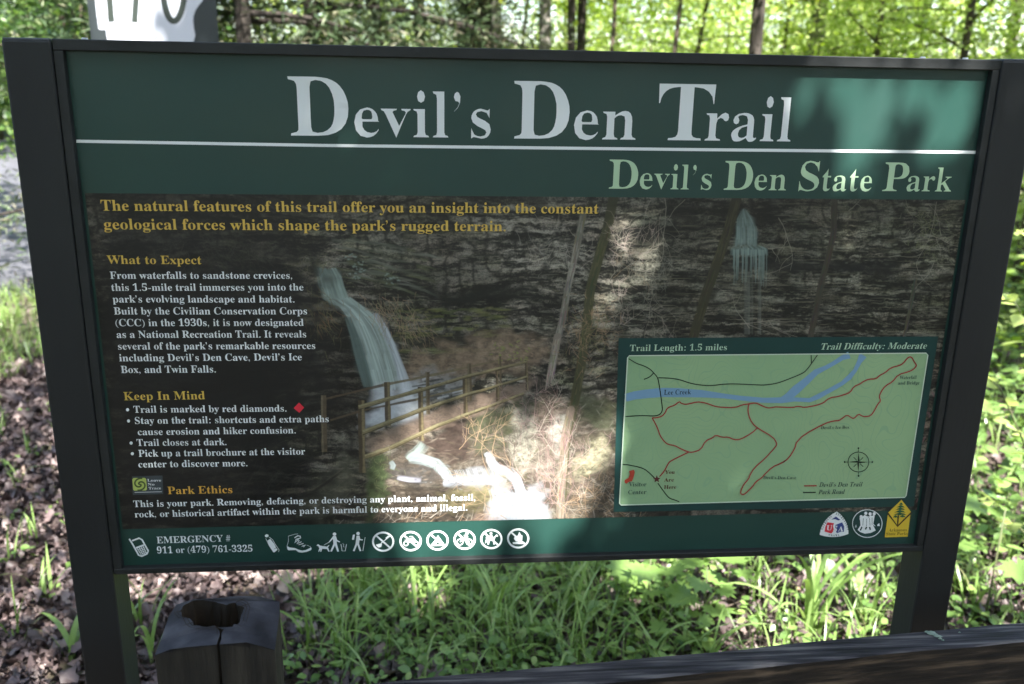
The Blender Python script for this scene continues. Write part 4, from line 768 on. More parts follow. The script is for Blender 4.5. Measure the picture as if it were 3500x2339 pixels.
    for (x, y, a, l) in [(2225, 680, -2.1, 170), (2272, 680, -1.2, 210), (2340, 682, -2.2, 110), (2660, 745, -.75, 190), (2480, 1110, .35, 260), (2625, 850, .25, 90), (2560, 1120, 1.9, 130), (2900, 720, .5, 60), (3200, 690, -1.7, 220), (3160, 800, .1, 140), (3190, 900, -1.8, 110)]:
        twig(x, y, a, l, 3.4, PALE, .6, 1)
    for _ in range(46): twig(rr.uniform(1780, 1960), rr.uniform(1420, 1760), rr.uniform(.8, 2.4), rr.uniform(60, 180), 2.6, rr.choice([(0.30, 0.2, 0.19), PALE, (0.14, 0.1, 0.09), (0.22, 0.14, 0.13)]), .65)
    for _ in range(22): twig(rr.uniform(1560, 1760), rr.uniform(1500, 1780), rr.uniform(.9, 2.6), rr.uniform(60, 180), 3.2, rr.choice([(0.09, 0.07, 0.06), TAN]), .75)
    tuft(1330, 1060, 90, 70, 120, [TAN, (0.3, 0.2, 0.13), (0.18, 0.17, 0.1)], 40, -1.2)
    tuft(1410, 1120, 70, 60, 70, [TAN, (0.17, 0.16, 0.07)], 40, -1.0)
    tuft(1100, 1060, 60, 90, 120, [(0.17, 0.10, 0.055), (0.12, 0.10, 0.05), (0.13, 0.12, 0.06)], 36, -1.0)
    tuft(1045, 900, 80, 50, 70, [(0.13, 0.12, 0.08), (0.08, 0.08, 0.04)], 32)
    tuft(1990, 1150, 70, 120, 150, [TAN, (0.26, 0.16, 0.09), (0.12, 0.12, 0.05)], 34)
    tuft(2070, 1110, 60, 90, 110, [TAN, (0.28, 0.18, 0.12), (0.12, 0.12, 0.05)], 34)
    tuft(2030, 1720, 150, 90, 240, [TAN, (0.3, 0.2, 0.12), (0.1, 0.08, 0.05), PALE], 46)
    tuft(1440, 1770, 220, 50, 110, [PALE, TAN, (0.1, 0.07, 0.05)], 40, .8)
    tuft(1880, 860, 120, 90, 50, [PALE, GREY], 40)
    tuft(3180, 780, 90, 110, 110, [(0.28, 0.27, 0.2), (0.16, 0.17, 0.08)], 30)
    tuft(680, 830, 160, 80, 70, [(0.14, 0.13, 0.10), (0.10, 0.10, 0.07)], 60, -1.0)
    tuft(830, 860, 140, 60, 60, [(0.13, 0.13, 0.09), (0.09, 0.10, 0.05)], 60, -.6)
    tuft(2150, 1790, 400, 25, 90, [(0.12, 0.10, 0.08), (0.2, 0.18, 0.15)], 26)
    for _ in range(60):                                     # reddish blossom twigs at the right edge
        x = 3190 - rr.random() * 60; y = rr.uniform(1180, 1740)
        line([(x, y), (x + rr.uniform(-8, 8), y + rr.uniform(4, 14))], 6, rr.choice([(0.20, 0.10, 0.11), (0.14, 0.12, 0.07), (0.05, 0.045, 0.03)]), .6, 1.5)
    # dark fade behind the words so that they can be read
    sl, k = poly_mask([(330, 560), (1000, 560), (1075, 900), (1090, 1300), (1010, 1480), (1100, 1640), (1050, 1830), (380, 1830), (300, 900)], 40)
    img[sl] = img[sl] * (1 - 0.74 * k[..., None]) + np.array([0.013, 0.013, 0.013]) * 0.5 * k[..., None]
    sl, k = poly_mask([(2120, 660), (3340, 660), (3300, 1170), (2100, 1170)], 40)
    img[sl] = img[sl] * (1 - k[..., None] * np.array([0.24, 0.20, 0.24]))
    yf = np.clip((YY - 0) / 90, 0, 1)[..., None]
    img[:] = img * (0.55 + 0.45 * yf) + 0.0 * yf
    return np.clip(img, 0.004, 0.85)
def srgb(a):
    return np.where(a <= 0.0031308, a * 12.92, 1.055 * np.power(np.maximum(a, 1e-6), 1 / 2.4) - 0.055)
_img = paint()
_pix = np.ones((TH, TW, 4), dtype=np.float32)
_pix[..., :3] = srgb(_img)[::-1]
bimg = bpy.data.images.new('printed waterfall photograph', TW, TH)
bimg.pixels.foreach_set(_pix.ravel()); bimg.update(); bimg.pack()
M_PHOTO, _nt, _b = mat_new('printed photograph')
_ti = N(_nt, 'ShaderNodeTexImage'); _ti.image = bimg; _ti.extension = 'EXTEND'
_nt.links.new(_ti.outputs[0], _b.inputs['Base Color']); _b.inputs['Roughness'].default_value = 0.34; _b.inputs['Specular IOR Level'].default_value = 0.5

# ------------------------------------------------------------------ the trail sign
sign = thing('trail_sign', 'large dark green trail board with white title, waterfall picture and map on two dark posts', 'sign', (0.61, 0, 0))
FY = -0.010                                                 # front face of the frame
ZT, ZB = SIGN_TOP, SIGN_TOP - 0.72412
XL, XR = 0.0, 1.22
p = link('board', box_mesh('board', XL - .008, XR + .008, 0.0, 0.006, ZB - .006, ZT + .008), M_GREEN, sign); board = p
link('back_panel', box_mesh('back_panel', XL - .006, XR + .006, 0.0062, 0.020, ZB - .004, ZT + .006), M_FRAME, sign)
def rail(name, x0, x1, z0, z1, y0=FY, y1=0.024):
    return link(name, box_mesh(name, x0, x1, y0, y1, z0, z1, 0.0012), M_FRAME, sign)
rail('frame_rail', XL - .0120, XR + .0110, ZT, ZT + .0138)
rail('frame_rail', XL - .0120, XR + .0110, ZB - .0095, ZB)
rail('frame_rail', XL - .0120, XL, ZB + .0001, ZT - .0001)
rail('frame_rail', XR, XR + .0105, ZB + .0001, ZT - .0001)
M_CAP = noisy('grey post cap', [(0.3, (0.05, 0.055, 0.065)), (0.7, (0.12, 0.13, 0.15))], scale=30, rough=0.4, bump=0.0004, bscale=120)  # paler, bluer grey than the posts
for (x0, x1, top) in ((-0.0715, -0.0127, 1.6118), (1.2310, 1.2898, 1.6132)):
    po = link('post', box_mesh('post', x0, x1, -0.0125, 0.0475, -0.35, top, 0.0030), M_POST, sign)
    link('post_cap', box_mesh('post_cap', x0 + .0015, x1 - .0015, -0.011, 0.046, top - .001, top + .0022, 0.001), M_CAP, po)
# small screws and droppings on the top rail
M_STEEL = flat('zinc', (0.45, 0.47, 0.52), 0.35, 0.5)
for px in (285, 3168, 3316):
    x = P(px, 130)[0]
    V, F = tube('screw', [(x, 0.004, ZT + .0130), (x, 0.004, ZT + .0162)], [0.0042, 0.0034], 10)
    link('screw', mesh('screw', V, F), M_STEEL, sign)
# --- print
me = mesh('waterfall_photo', [(PX0, -0.0003, PZ0), (PX1, -0.0003, PZ0), (PX1, -0.0003, PZ1), (PX0, -0.0003, PZ1)], [(0, 1, 2, 3)])
uv = me.uv_layers.new(name='UVMap')
for i, c in enumerate([(0, 0), (1, 0), (1, 1), (0, 1)]): uv.data[i].uv = c
link('waterfall_photo', me, M_PHOTO, sign)
# green band below the photo is the board itself
d = Decal(1); d.strip([(261, 483), (1100, 497.5), (2300, 511), (3336, 521)], 10.5); d.build('title_underline', M_WHITE, sign)
d = Decal(1)
d.text('D', (991.8, 463.7), (1193.6, 465), 202, thin=3.2)
d.text('evil’s', (1212.5, 467.3), (1676.7, 471.8), 158, xr=.615, thin=5.5)
d.text('D', (1754.4, 473.9), (1943.6, 475), 197, thin=3.2)
d.text('en', (1960, 476.0), (2172, 478), 156, xr=.615, thin=5.5)
d.text('T', (2242.6, 479), (2433, 481), 193, thin=3.2)
d.text('rail', (2407.4, 480.6), (2701.3, 484), 152, xr=.615, thin=5.5)
d.build('title_lettering', M_WHITE, sign)
d = Decal(1)
d.text('D', (2079, 645.0), (2178.7, 646), 99.5, thin=4)
d.text('evil’s', (2184.9, 646), (2430.4, 648.8), 85, xr=.62, thin=5.5)
d.text('D', (2471.3, 649.3), (2569.4, 650), 99, thin=4)
d.text('en', (2576, 650), (2686, 651), 84, xr=.62, thin=5.5)
d.text('S', (2728.4, 652), (2796, 652.6), 100, thin=4)
d.text('tate', (2806, 652.5), (2977.4, 654), 83, xr=.62, thin=5.5)
d.text('P', (3014.2, 653.4), (3098.6, 653.8), 98, thin=4)
d.text('ark', (3096.5, 653.6), (3250, 655), 82, xr=.62, thin=5.5)
d.build('park_name_lettering', M_PALEGREEN, sign)
d = Decal(2)
d.text('The natural features of this trail offer you an insight into the constant', (347, 720), (2045, 730.5), 36.5, thin=1)
d.text('geological forces which shape the park’s rugged terrain.', (356.7, 784), (1728.6, 790.5), 36.5, thin=1)
d.build('introduction_lettering', M_GOLD, sign)
d = Decal(2); d.text('What to Expect', (367.4, 902), (689.5, 903), 28.5, thin=2); d.build('heading_lettering', M_GOLD, sign)
d = Decal(2)
for s, l, r in [('From waterfalls to sandstone crevices,', (377.5, 953), (998.8, 952.8)), ('this 1.5-mile trail immerses you into the', (382, 994.3), (1037.7, 993)),
                ('park’s evolving landscape and habitat.', (386.7, 1034), (1007, 1034)), ('Built by the Civilian Conservation Corps', (391, 1075), (1050, 1074.5)),
                ('(CCC) in the 1930s, it is now designated', (396.5, 1115), (1038.4, 1113.8)), ('as a National Recreation Trail. It reveals', (399.8, 1155), (1047, 1153.4)),
                ('several of the park’s remarkable resources', (405, 1195), (1078, 1192.7)), ('including Devil’s Den Cave, Devil’s Ice', (409, 1235), (1032, 1231.6)),
                ('Box, and Twin Falls.', (415, 1275), (738.5, 1273))]:
    d.text(s, l, r, 24.5, thin=1)
d.build('paragraph_lettering', M_WHITE, sign)
d = Decal(2); d.text('Keep In Mind', (424.3, 1368), (701.4, 1364.6), 28, thin=2); d.build('heading_lettering', M_GOLD, sign)
d = Decal(2)
for s, l, r in [('Trail is marked by red diamonds.', (458, 1410.8), (979.7, 1406.5)), ('Stay on the trail: shortcuts and extra paths', (462.6, 1449), (1124, 1442.6)),
                ('cause erosion and hiker confusion.', (472, 1487.3), (1011.5, 1481.2)), ('Trail closes at dark.', (469, 1524.3), (774.6, 1521.2)),
                ('Pick up a trail brochure at the visitor', (474.7, 1561.2), (1043.6, 1553.4)), ('center to discover more.', (474.3, 1598), (846.3, 1593.4))]:
    d.text(s, l, r, 23.5, thin=1)
for x, y in [(436.5, 1400.4), (440, 1438.7), (448.7, 1514.3), (453, 1550.8)]: d.disc(x, y, 5.4, 5.6, 12)
d.build('advice_lettering', M_WHITE, sign)
d = Decal(2); d.loops([(1022, 1376), (1040, 1393), (1023, 1411), (1004, 1395)]); d.build('red_diamond', M_RED, sign)
d = Decal(2); d.text('Park Ethics', (574.3, 1689), (795, 1685), 25.5, thin=2); d.build('heading_lettering', M_GOLD2, sign)
d = Decal(2)
d.text('This is your park. Removing, defacing, or destroying any plant, animal, fossil,', (457.4, 1733.3), (1623.9, 1710.3), 22.5, thin=1)
d.text('rock, or historical artifact within the park is harmful to everyone and illegal.', (461.7, 1768.5), (1597, 1744.8), 22.5, thin=1)
d.build('ethics_lettering', M_WHITE, sign)
d = Decal(1)
d.text('EMERGENCY #', (536.7, 1857.4), (788.2, 1850.5), 22.5, thin=1)
d.text('911 or (479) 761-3325', (537.8, 1891.7), (863.6, 1885.3), 22.5, thin=1)
d.build('emergency_lettering', M_WHITE, sign)
# leave-no-trace badge
d = Decal(2); d.loops([(451, 1628), (556, 1625), (559, 1689), (454, 1692)]); badge = d.build('ethics_badge', M_GREYTAG, sign)
def cr(px, py, x0, y0, s): return (x0 + px / s, y0 + py / s)
q = lambda a, b: cr(a, b, 420, 1600, 7.823)
d = Decal(3); d.loops([q(258, 300), q(290, 262), q(590, 258), q(628, 290), q(650, 560), q(620, 595), q(310, 600), q(282, 575)]); d.build('badge_square', M_LIME, badge)
d = Decal(4)
for ph in (0.15, math.pi + 0.15):
    pts = []; 
    for k in range(26):
        t = k / 25; a = ph + t * 4.9; r = 22 + 205 * t
        pts.append(q(462 + r * math.cos(a) * .88, 428 + r * math.sin(a) * .74))
    pts = [u for u in pts if q(262, 0)[0] < u[0] < q(642, 0)[0]]
    d.strip(pts, 5.6)
d.disc(*q(462, 430), 3.2, 2.6); d.build('badge_spiral', flat('printed olive', (0.07, 0.10, 0.03), .36), badge)
d = Decal(3)
d.text('Leave', q(662, 355), q(1028, 355), 8.6, thin=1); d.text('No', q(672, 462), q(850, 462), 8.6, thin=1); d.text('Trace', q(695, 568), q(1028, 562), 8.6, thin=1)
d.strip([q(320, 645), q(1045, 628)], 1.4); d.build('badge_lettering', M_WHITE, badge)
# --- map
d = Decal(2); d.loops([(2114, 1156), (2700, 1153), (3206, 1150), (3150, 1520), (3123, 1731), (2097, 1750)]); mp = d.build('map_panel', M_MAPGREEN, sign)
d = Decal(3)
mapc = [(2144, 1222), (2150, 1215), (3163, 1206), (3169, 1213), (3095, 1692), (3090, 1698.5), (2122, 1724.7), (2116.5, 1719)]
d.loops(mapc); d.build('map_sheet', M_MAP, mp)
d = Decal(7); d.strip(mapc, 3.6, closed=True); d.build('map_border', flat('printed map border', (0.52, 0.62, 0.50), .36), mp)
qa = lambda a, b: cr(a, b, 2080, 1130, 3.7855)
qb = lambda a, b: cr(a, b, 2600, 1130, 3.611)
qc = lambda a, b: cr(a, b, 2080, 1450, 3.7855)
qd = lambda a, b: cr(a, b, 2650, 1450, 3.9117)
d = Decal(4)
d.strip([qa(218, 868), qa(330, 838), qa(500, 815), qa(700, 798), qa(900, 802), qa(1200, 815), qa(1500, 845), qa(1700, 872), qa(2000, 900), qb(250, 858), qb(330, 820)], 24, widths=[27, 28, 30, 31, 31, 25, 16, 16, 17, 20, 14])
d.strip([qb(230, 862), qb(330, 820), qb(430, 730), qb(560, 620), qb(680, 510), qb(800, 455), qb(900, 400), qb(1000, 335), qb(1090, 300)], 20, widths=[14, 26, 30, 24, 20, 14, 14, 16, 24])
d.strip([qb(240, 868), qb(420, 848), qb(600, 858), qb(700, 815), qb(850, 735), qb(1000, 650), qb(1090, 575), qb(1160, 490), qb(1210, 390), qb(1260, 302)], 15, widths=[15, 14, 14, 17, 15, 14, 17, 13, 16, 27])
d.build('creek', M_CREEK, mp)
def smooth(pts, it=2):
    pts = [np.array(p, float) for p in pts]
    for _ in range(it):
        o = [pts[0]]
        for a, b in zip(pts[:-1], pts[1:]): o += [a * .75 + b * .25, a * .25 + b * .75]
        o.append(pts[-1]); pts = o
    return pts
d = Decal(5); w_ = 3.3
for pts in ([qa(260, 362), qa(360, 425), qa(460, 455), qa(540, 500), qa(585, 550), qa(630, 600), qa(650, 680), qa(695, 1000), qa(690, 1040), qa(665, 1080), qa(600, 1105), qa(420, 1095), qa(215, 1110)],
            [qa(578, 548), qa(530, 600), qa(455, 628)],
            [qa(640, 608), qa(790, 612), qa(920, 632), qa(1050, 680), qa(1200, 705), qa(1320, 712), qa(1480, 690), qa(1620, 685), qa(1970, 703), qb(70, 668), qb(190, 650), qb(300, 612), qb(520, 525), qb(570, 475), qb(625, 400), qb(695, 300)],
            [qb(617, 300), qb(622, 405)],
            [qc(180, 518), qc(250, 520), qc(450, 565), qc(530, 630), qc(590, 690)], [qc(635, 760), qc(720, 880), qc(780, 955), qc(850, 975), qc(912, 1000)]):
    d = Decal(5); d.strip(smooth(pts), w_); d.build('road_line', M_ROAD_LINE, mp)
d = Decal(5); d.strip([qd(365, 910), qd(535, 908)], 4.2); d.build('legend_line', M_ROAD_LINE, mp)
d = Decal(6)
R1 = [qa(*p) for p in [(560, 1125), (615, 1125), (690, 1105), (735, 1050), (745, 1015), (780, 985), (850, 965), (912, 912), (935, 938), (985, 952), (1040, 945), (1140, 918), (1230, 928), (1300, 950), (1380, 980), (1470, 990), (1630, 995), (1730, 955), (1815, 945), (1895, 930), (1960, 960), (2040, 995), (2085, 998), (2150, 985)]]
R1 += [qb(*p) for p in [(180, 938), (390, 948), (440, 932), (490, 935), (530, 948), (680, 920), (770, 890), (810, 850), (870, 820), (930, 815), (1020, 790), (1100, 760), (1140, 690), (1230, 650), (1260, 625), (1330, 595), (1415, 595), (1460, 550), (1525, 520), (1600, 455), (1700, 430), (1750, 405), (1800, 340), (1835, 318), (1865, 335), (1880, 370), (1915, 420), (1910, 440), (1880, 475), (1820, 505), (1690, 540), (1620, 630), (1530, 680), (1480, 750), (1455, 810), (1475, 868), (1440, 900), (1400, 980), (1350, 1050), (1280, 1060), (1240, 1050), (1200, 1025), (1150, 1080), (1120, 1078), (1060, 1035), (1000, 1080), (960, 1110), (900, 1108), (780, 1145), (520, 1285), (440, 1375)]]
R1 += [qd(*p) for p in [(275, 240), (260, 310), (175, 450), (80, 520)]]
R1 += [qc(*p) for p in [(2300, 455), (2230, 500), (2110, 550), (2000, 660), (1975, 690), (1900, 740), (1860, 800), (1770, 890), (1730, 910), (1702, 890), (1710, 850), (1740, 780), (1810, 700), (1820, 660), (1880, 560), (2020, 440), (2165, 280), (2172, 240), (2120, 160), (1920, 45)]]
R1 += [qa(*p) for p in [(1850, 1190), (1805, 1090), (1798, 1000), (1812, 950)]]
d.strip(smooth(R1, 1), 4.0)
d.strip(smooth([qc(1920, 45), qc(1850, 110), qc(1700, 195), qc(1620, 198), qc(1540, 160), qc(1470, 168), qc(1380, 135), qc(1340, 175), qc(1250, 210), qc(1190, 325), qc(1080, 362), qc(1030, 355), qc(940, 320), qc(850, 270), qc(770, 260), qc(720, 225), qc(660, 140), qc(640, 70), qa(600, 1195), qa(560, 1125)], 1), 4.0)
d.strip(smooth([qc(1030, 358), qc(800, 470), qc(770, 500), qc(720, 600), qc(655, 675)], 1), 4.0)
d.build('trail_line', M_TRAIL, mp)
d = Decal(6); d.strip([qd(378, 820), qd(548, 818)], 4.2); d.build('legend_line', M_TRAIL, mp)
def star(cx, cy, r):
    return [(cx + (r if k % 2 == 0 else r * .42) * math.sin(k * math.pi / 5), cy - (r if k % 2 == 0 else r * .42) * math.cos(k * math.pi / 5)) for k in range(10)]
d = Decal(7); d.loops(star(*qc(620, 705), 13.5)); d.build('star_marker', M_REDINK, mp)
d = Decal(7); d.loops([qc(262, 600), qc(325, 583), qc(335, 620), qc(320, 680), qc(300, 730), qc(250, 745), qc(225, 765), qc(203, 745), qc(205, 718), qc(255, 690), qc(272, 640)]); d.build('visitor_building', flat('printed building red', (0.42, 0.06, 0.035), .36), mp)
d = Decal(7)
ccx, ccy = qd(1103, 500)
d.ring(ccx, ccy, 35.5, 34, 2.6)
for k in range(4):
    a = k * math.pi / 2; sx = math.sin(a); sy = -math.cos(a); nx, ny = -sy, sx
    d.loops([(ccx + sx * 34 * 1.05, ccy + sy * 34), (ccx + (nx + sx) * 4.2, ccy + (ny + sy) * 4.2), (ccx, ccy), (ccx - (nx - sx) * 2.2, ccy - (ny - sy) * 2.2)])
    d.strip([(ccx + sx * 34, ccy + sy * 34), (ccx + sx * 43, ccy + sy * 43)], 1.6)
    d.disc(ccx + sx * 47, ccy + sy * 47, 3.0, 3.4, 8)
    a += math.pi / 4; sx = math.sin(a); sy = -math.cos(a)
    d.strip([(ccx + sx * 8, ccy + sy * 8), (ccx + sx * 23, ccy + sy * 23)], 2.2)
d.build('compass_rose', M_ROAD_LINE, mp)
for args in (('Lee Creek', (2268, 1348), (2360, 1346.2), 16.5, 6), ('Visitor', (2148, 1661.3), (2208, 1660.5), 14, 6), ('Center', (2146, 1687.7), (2207.6, 1686.5), 14, 6),
             ('Waterfall', (3072, 1295.3), (3129.5, 1294), 11.5, 4), ('and Bridge', (3066.6, 1314), (3140, 1313), 11.5, 4),
             ('Devil’s Ice Box', (2803.5, 1465.6), (2901, 1463.7), 10.5, 4), ('Devil’s Den Cave', (2607, 1636), (2719, 1636), 10.5, 4),
             ('Devil’s Den Trail', (2797, 1662.7), (2944.5, 1661), 15, 6, .22), ('Park Road', (2794.4, 1687.8), (2884.7, 1686), 15, 6, .22)):
    d = Decal(7); d.text(args[0], args[1], args[2], args[3], thin=args[4], slant=args[5] if len(args) > 5 else 0.0); d.build('map_lettering', M_INK, mp)
for args in (('You', (2271.5, 1618.3), (2304.5, 1618)), ('Are', (2268, 1645), (2302, 1644.5)), ('Here', (2268, 1669.8), (2310, 1669))):
    d = Decal(7); d.text(*args, 12.5, thin=2); d.build('here_lettering', M_REDINK, mp)
d = Decal(3); d.text('Trail Length: 1.5 miles', (2151.9, 1200), (2483.4, 1196.6), 21.5, thin=2.5); d.build('map_heading_lettering', M_PALEGREEN2, mp)
d = Decal(3); d.text('Trail Difficulty: Moderate', (2805, 1195), (3165.8, 1191.5), 21.5, thin=2.5, slant=.2); d.build('map_heading_lettering', M_PALEGREEN2, mp)
# --- pictograms
def icon(name): return Decal(1)
qi = lambda a, b: cr(a, b, 300, 1800, 5.8675)
d = Decal(1)
d.strip([qi(832, 245), qi(905, 360), qi(1020, 570), qi(1080, 596), qi(1190, 545), qi(1215, 490), qi(1090, 265), qi(1030, 232), qi(890, 285)], 5.5)
d.strip([qi(965, 425), qi(1125, 368)], 4.5)
for r in range(5):
    for c in range(4 if r else 1):
        pass
for r in range(6):
    a = (975 + r * 26, 440 + r * 27); b = (1120 + r * 17, 385 + r * 32)
    d.strip([qi(*a), qi(*b)], 2.0)
for c in range(4):
    a = (985 + c * 42, 430 - c * 14); b = (1085 + c * 32, 585 - c * 12)
    d.strip([qi(*a), qi(*b)], 2.4)
d.build('telephone_pictogram', M_WHITE, sign)
qj = lambda a, b: cr(a, b, 850, 1780, 4.694)
d = Decal(1)
d.loops([qj(258, 235), qj(285, 215), qj(318, 225), qj(318, 255), qj(285, 268), qj(265, 258)])
d.strip([qj(330, 262), qj(385, 305), qj(430, 385), qj(490, 470), qj(480, 500)], 1.6)
d.strip([qj(275, 285), qj(330, 400), qj(400, 505)], 1.6)
d.loops([qj(300, 320), qj(345, 290), qj(410, 370), qj(440, 430), qj(400, 455), qj(445, 440), qj(465, 465), qj(410, 510), qj(385, 485), qj(330, 395)])
d.build('bottle_pictogram', M_WHITE, sign)
d = Decal(1)
d.loops([qj(615, 410), qj(660, 430), qj(750, 440), qj(800, 465), qj(860, 478), qj(930, 465), qj(995, 432), qj(1010, 445), qj(1002, 470), qj(930, 500), qj(860, 512), qj(800, 505), qj(755, 470), qj(640, 475), qj(622, 455)])
d.strip([qj(615, 410), qj(640, 320), qj(636, 248), qj(745, 215), qj(790, 212)], 1.2)
d.strip([qj(930, 390), qj(990, 415), qj(1005, 440)], 1.2)
d.strip([qj(735, 275), qj(790, 240), qj(830, 250), qj(835, 275), qj(760, 300), qj(735, 355), qj(800, 300), qj(810, 320), qj(770, 370), qj(850, 335), qj(800, 385), qj(880, 365), qj(850, 410), qj(915, 390), qj(880, 420)], 3.4)
d.build('boot_pictogram', M_WHITE, sign)
d = Decal(1)
d.disc(*qj(1377, 215), 6.2, 5.6)
d.loops([qj(1355, 245), qj(1400, 245), qj(1420, 310), qj(1465, 335), qj(1462, 348), qj(1412, 330), qj(1415, 370), qj(1450, 495), qj(1422, 497), qj(1385, 395), qj(1335, 497), qj(1308, 492), qj(1360, 370), qj(1352, 290), qj(1295, 350), qj(1285, 340)])
d.strip([qj(1290, 345), qj(1205, 392)], 1.5)
d.loops([qj(1088, 400), qj(1112, 375), qj(1150, 400), qj(1250, 415), qj(1290, 390), qj(1295, 395), qj(1272, 425), qj(1300, 495), qj(1280, 497), qj(1255, 455), qj(1180, 450), qj(1165, 497), qj(1148, 497), qj(1150, 460), qj(1130, 497), qj(1115, 497), qj(1135, 445), qj(1118, 408)])
d.strip([qj(1480, 375), qj(1500, 485), qj(1550, 485), qj(1568, 378)], 2.0); d.strip([qj(1510, 365), qj(1528, 385), qj(1515, 410), qj(1535, 425)], 1.4)
d.build('dog_walker_pictogram', M_WHITE, sign)
d = Decal(1)
d.disc(*qj(1755, 205), 6, 5.6)
d.loops([qj(1732, 240), qj(1778, 240), qj(1790, 292), qj(1832, 300), qj(1832, 318), qj(1778, 312), qj(1770, 370), qj(1808, 485), qj(1780, 488), qj(1742, 385), qj(1700, 490), qj(1672, 485), qj(1715, 370)])
d.loops([qj(1672, 225), qj(1705, 222), qj(1690, 305), qj(1656, 305)]); d.strip([qj(1868, 265), qj(1832, 485)], 2.2)
d.build('hiker_pictogram', M_WHITE, sign)
qr = lambda a, b: cr(a, b, 1250, 1780, 3.9117)
rings = [(233, 280), (600, 273), (960, 263), (1322, 253), (1680, 245), (2038, 237)]
names = ['no_litter_pictogram', 'no_quad_pictogram', 'no_tent_pictogram', 'no_bicycle_pictogram', 'no_horse_pictogram', 'no_campfire_pictogram']
for i, (a, b) in enumerate(rings):
    d = Decal(1); cx, cy = qr(a, b)
    d.ring(cx, cy, 34.8, 31.2, 6.6)
    d.strip([(cx - 24.5, cy - 21.5), (cx + 24.5, cy + 21.5)], 6.0)
    o = lambda x, y: (cx + x / 3.9117, cy + y / 3.9117)
    if i == 0:
        d.strip([o(100, -80), o(-20, 15), o(-30, 25)], 3.0); d.loops([o(30, -50), o(70, -85), o(85, -70), o(45, -30)])
        d.loops([o(-100, 40), o(-40, 25), o(-15, 30), o(-25, 70), o(-60, 80), o(-85, 60)])
    if i == 1:
        d.ring(*o(-62, 32), 7.5, 7, 4); d.ring(*o(72, 32), 7.5, 7, 4); d.loops([o(-85, -15), o(-40, -20), o(0, -35), o(40, -50), o(70, -10), o(95, 10), o(60, 5), o(20, 30), o(-40, 5)]); d.strip([o(-15, -60), o(25, -62), o(45, -20)], 3)
    if i == 2:
        d.loops([o(5, -68), o(95, 55), o(35, 55), o(5, 20), o(-30, 55), o(-90, 60), o(-35, 0)]); d.loops([o(-90, 55), o(100, 60), o(90, 72), o(-80, 75)])
    if i == 3:
        d.ring(*o(-62, 32), 10, 9.5, 3.6); d.ring(*o(62, 32), 10, 9.5, 3.6); d.disc(*o(30, -80), 5); d.loops([o(-10, -60), o(25, -70), o(50, -35), o(15, -15), o(-15, 20), o(-25, 10), o(0, -25)]); d.strip([o(-62, 32), o(-20, -5), o(45, -10), o(62, 32)], 2.6)
    if i == 4:
        d.loops([o(-75, -30), o(-20, -20), o(35, -30), o(70, -65), o(92, -45), o(85, -30), o(60, -35), o(40, 10), o(45, 75), o(28, 75), o(20, 25), o(-20, 22), o(-35, 75), o(-52, 75), o(-50, 20), o(-78, 60), o(-85, 40), o(-70, 0)])
        d.disc(*o(-5, -75), 4.6); d.loops([o(-22, -55), o(12, -55), o(18, 5), o(-18, 5)])
    if i == 5:
        d.loops([o(15, -88), o(40, -45), o(58, -40), o(55, 20), o(20, 45), o(-30, 40), o(-58, 5), o(-45, -35), o(-30, -15), o(0, -50)])
        d.loops([o(-75, 50), o(70, 40), o(95, 60), o(80, 75), o(-70, 75)])
    d.build(names[i], M_WHITE, sign)
# --- emblems at the lower right
qe = lambda a, b: cr(a, b, 2750, 1680, 5.2155)
d = Decal(3)
def arcpts(p0, p1, bulge, n=8):
    p0 = np.array(p0, float); p1 = np.array(p1, float); nn = np.array([-(p1 - p0)[1], (p1 - p0)[0]])
    return [tuple(p0 + (p1 - p0) * t + nn * bulge * 4 * t * (1 - t)) for t in np.linspace(0, 1, n)]
sh = arcpts((265, 760), (565, 358), -.13) + arcpts((575, 358), (778, 740), -.13) + arcpts((775, 755), (270, 772), -.09)
d.loops([qe(*p) for p in sh]); em = d.build('triangle_emblem', M_WHITE, sign)
d = Decal(4)
d.loops([qe(470, 497), qe(555, 442), qe(632, 500), qe(600, 512), qe(540, 490)])
d.loops([qe(542, 592), qe(665, 545), qe(700, 620), qe(695, 715), qe(640, 715), qe(570, 738), qe(545, 700)])
d.build('emblem_blue', M_NAVY, em)
d = Decal(4); d.loops([qe(400, 545), qe(520, 560), qe(500, 620), qe(522, 690), qe(470, 745), qe(350, 710), qe(365, 620)]); d.build('emblem_red', M_RED, em)
d = Decal(5); d.text('U', qe(378, 685), qe(478, 682), 17, thin=-2); d.text('S', qe(500, 712), qe(566, 710), 20, thin=-8); d.text('A', qe(585, 708), qe(680, 705), 17, thin=-2); d.build('emblem_letters', M_WHITE, em)
d = Decal(4)
def arctext(s, pts, cap, dec):
    pts = [np.array(p) for p in pts]; n = len(s)
    L = [0]
    for a, b in zip(pts[:-1], pts[1:]): L.append(L[-1] + np.linalg.norm(b - a))
    def at(u):
        for i in range(len(L) - 1):
            if u <= L[i + 1] + 1e-6:
                t = (u - L[i]) / (L[i + 1] - L[i]); return pts[i] + (pts[i + 1] - pts[i]) * t
        return pts[-1]
    tot = L[-1]
    for i, ch in enumerate(s):
        a = at(tot * (i + .12) / n); b = at(tot * (i + .88) / n)
        if ch == ' ': continue
        # turned letters: rotate by mapping through a small local frame
        adv, V, F = glyph(ch, .64, 1)
        if not V: continue
        x0 = min(v[0] for v in V); x1 = max(v[0] for v in V)
        u = (b - a) / (x1 - x0); nn = np.array([u[1], -u[0]]) / np.linalg.norm(u) * cap / 228
        y = dec._lift(); k = len(dec.V)
        for vx, vy in V:
            p_ = a + u * (vx - x0) + nn * vy; x, z = P(*p_); dec.V.append((x, y, z))
        dec.F += [tuple(k + j for j in f) for f in F]
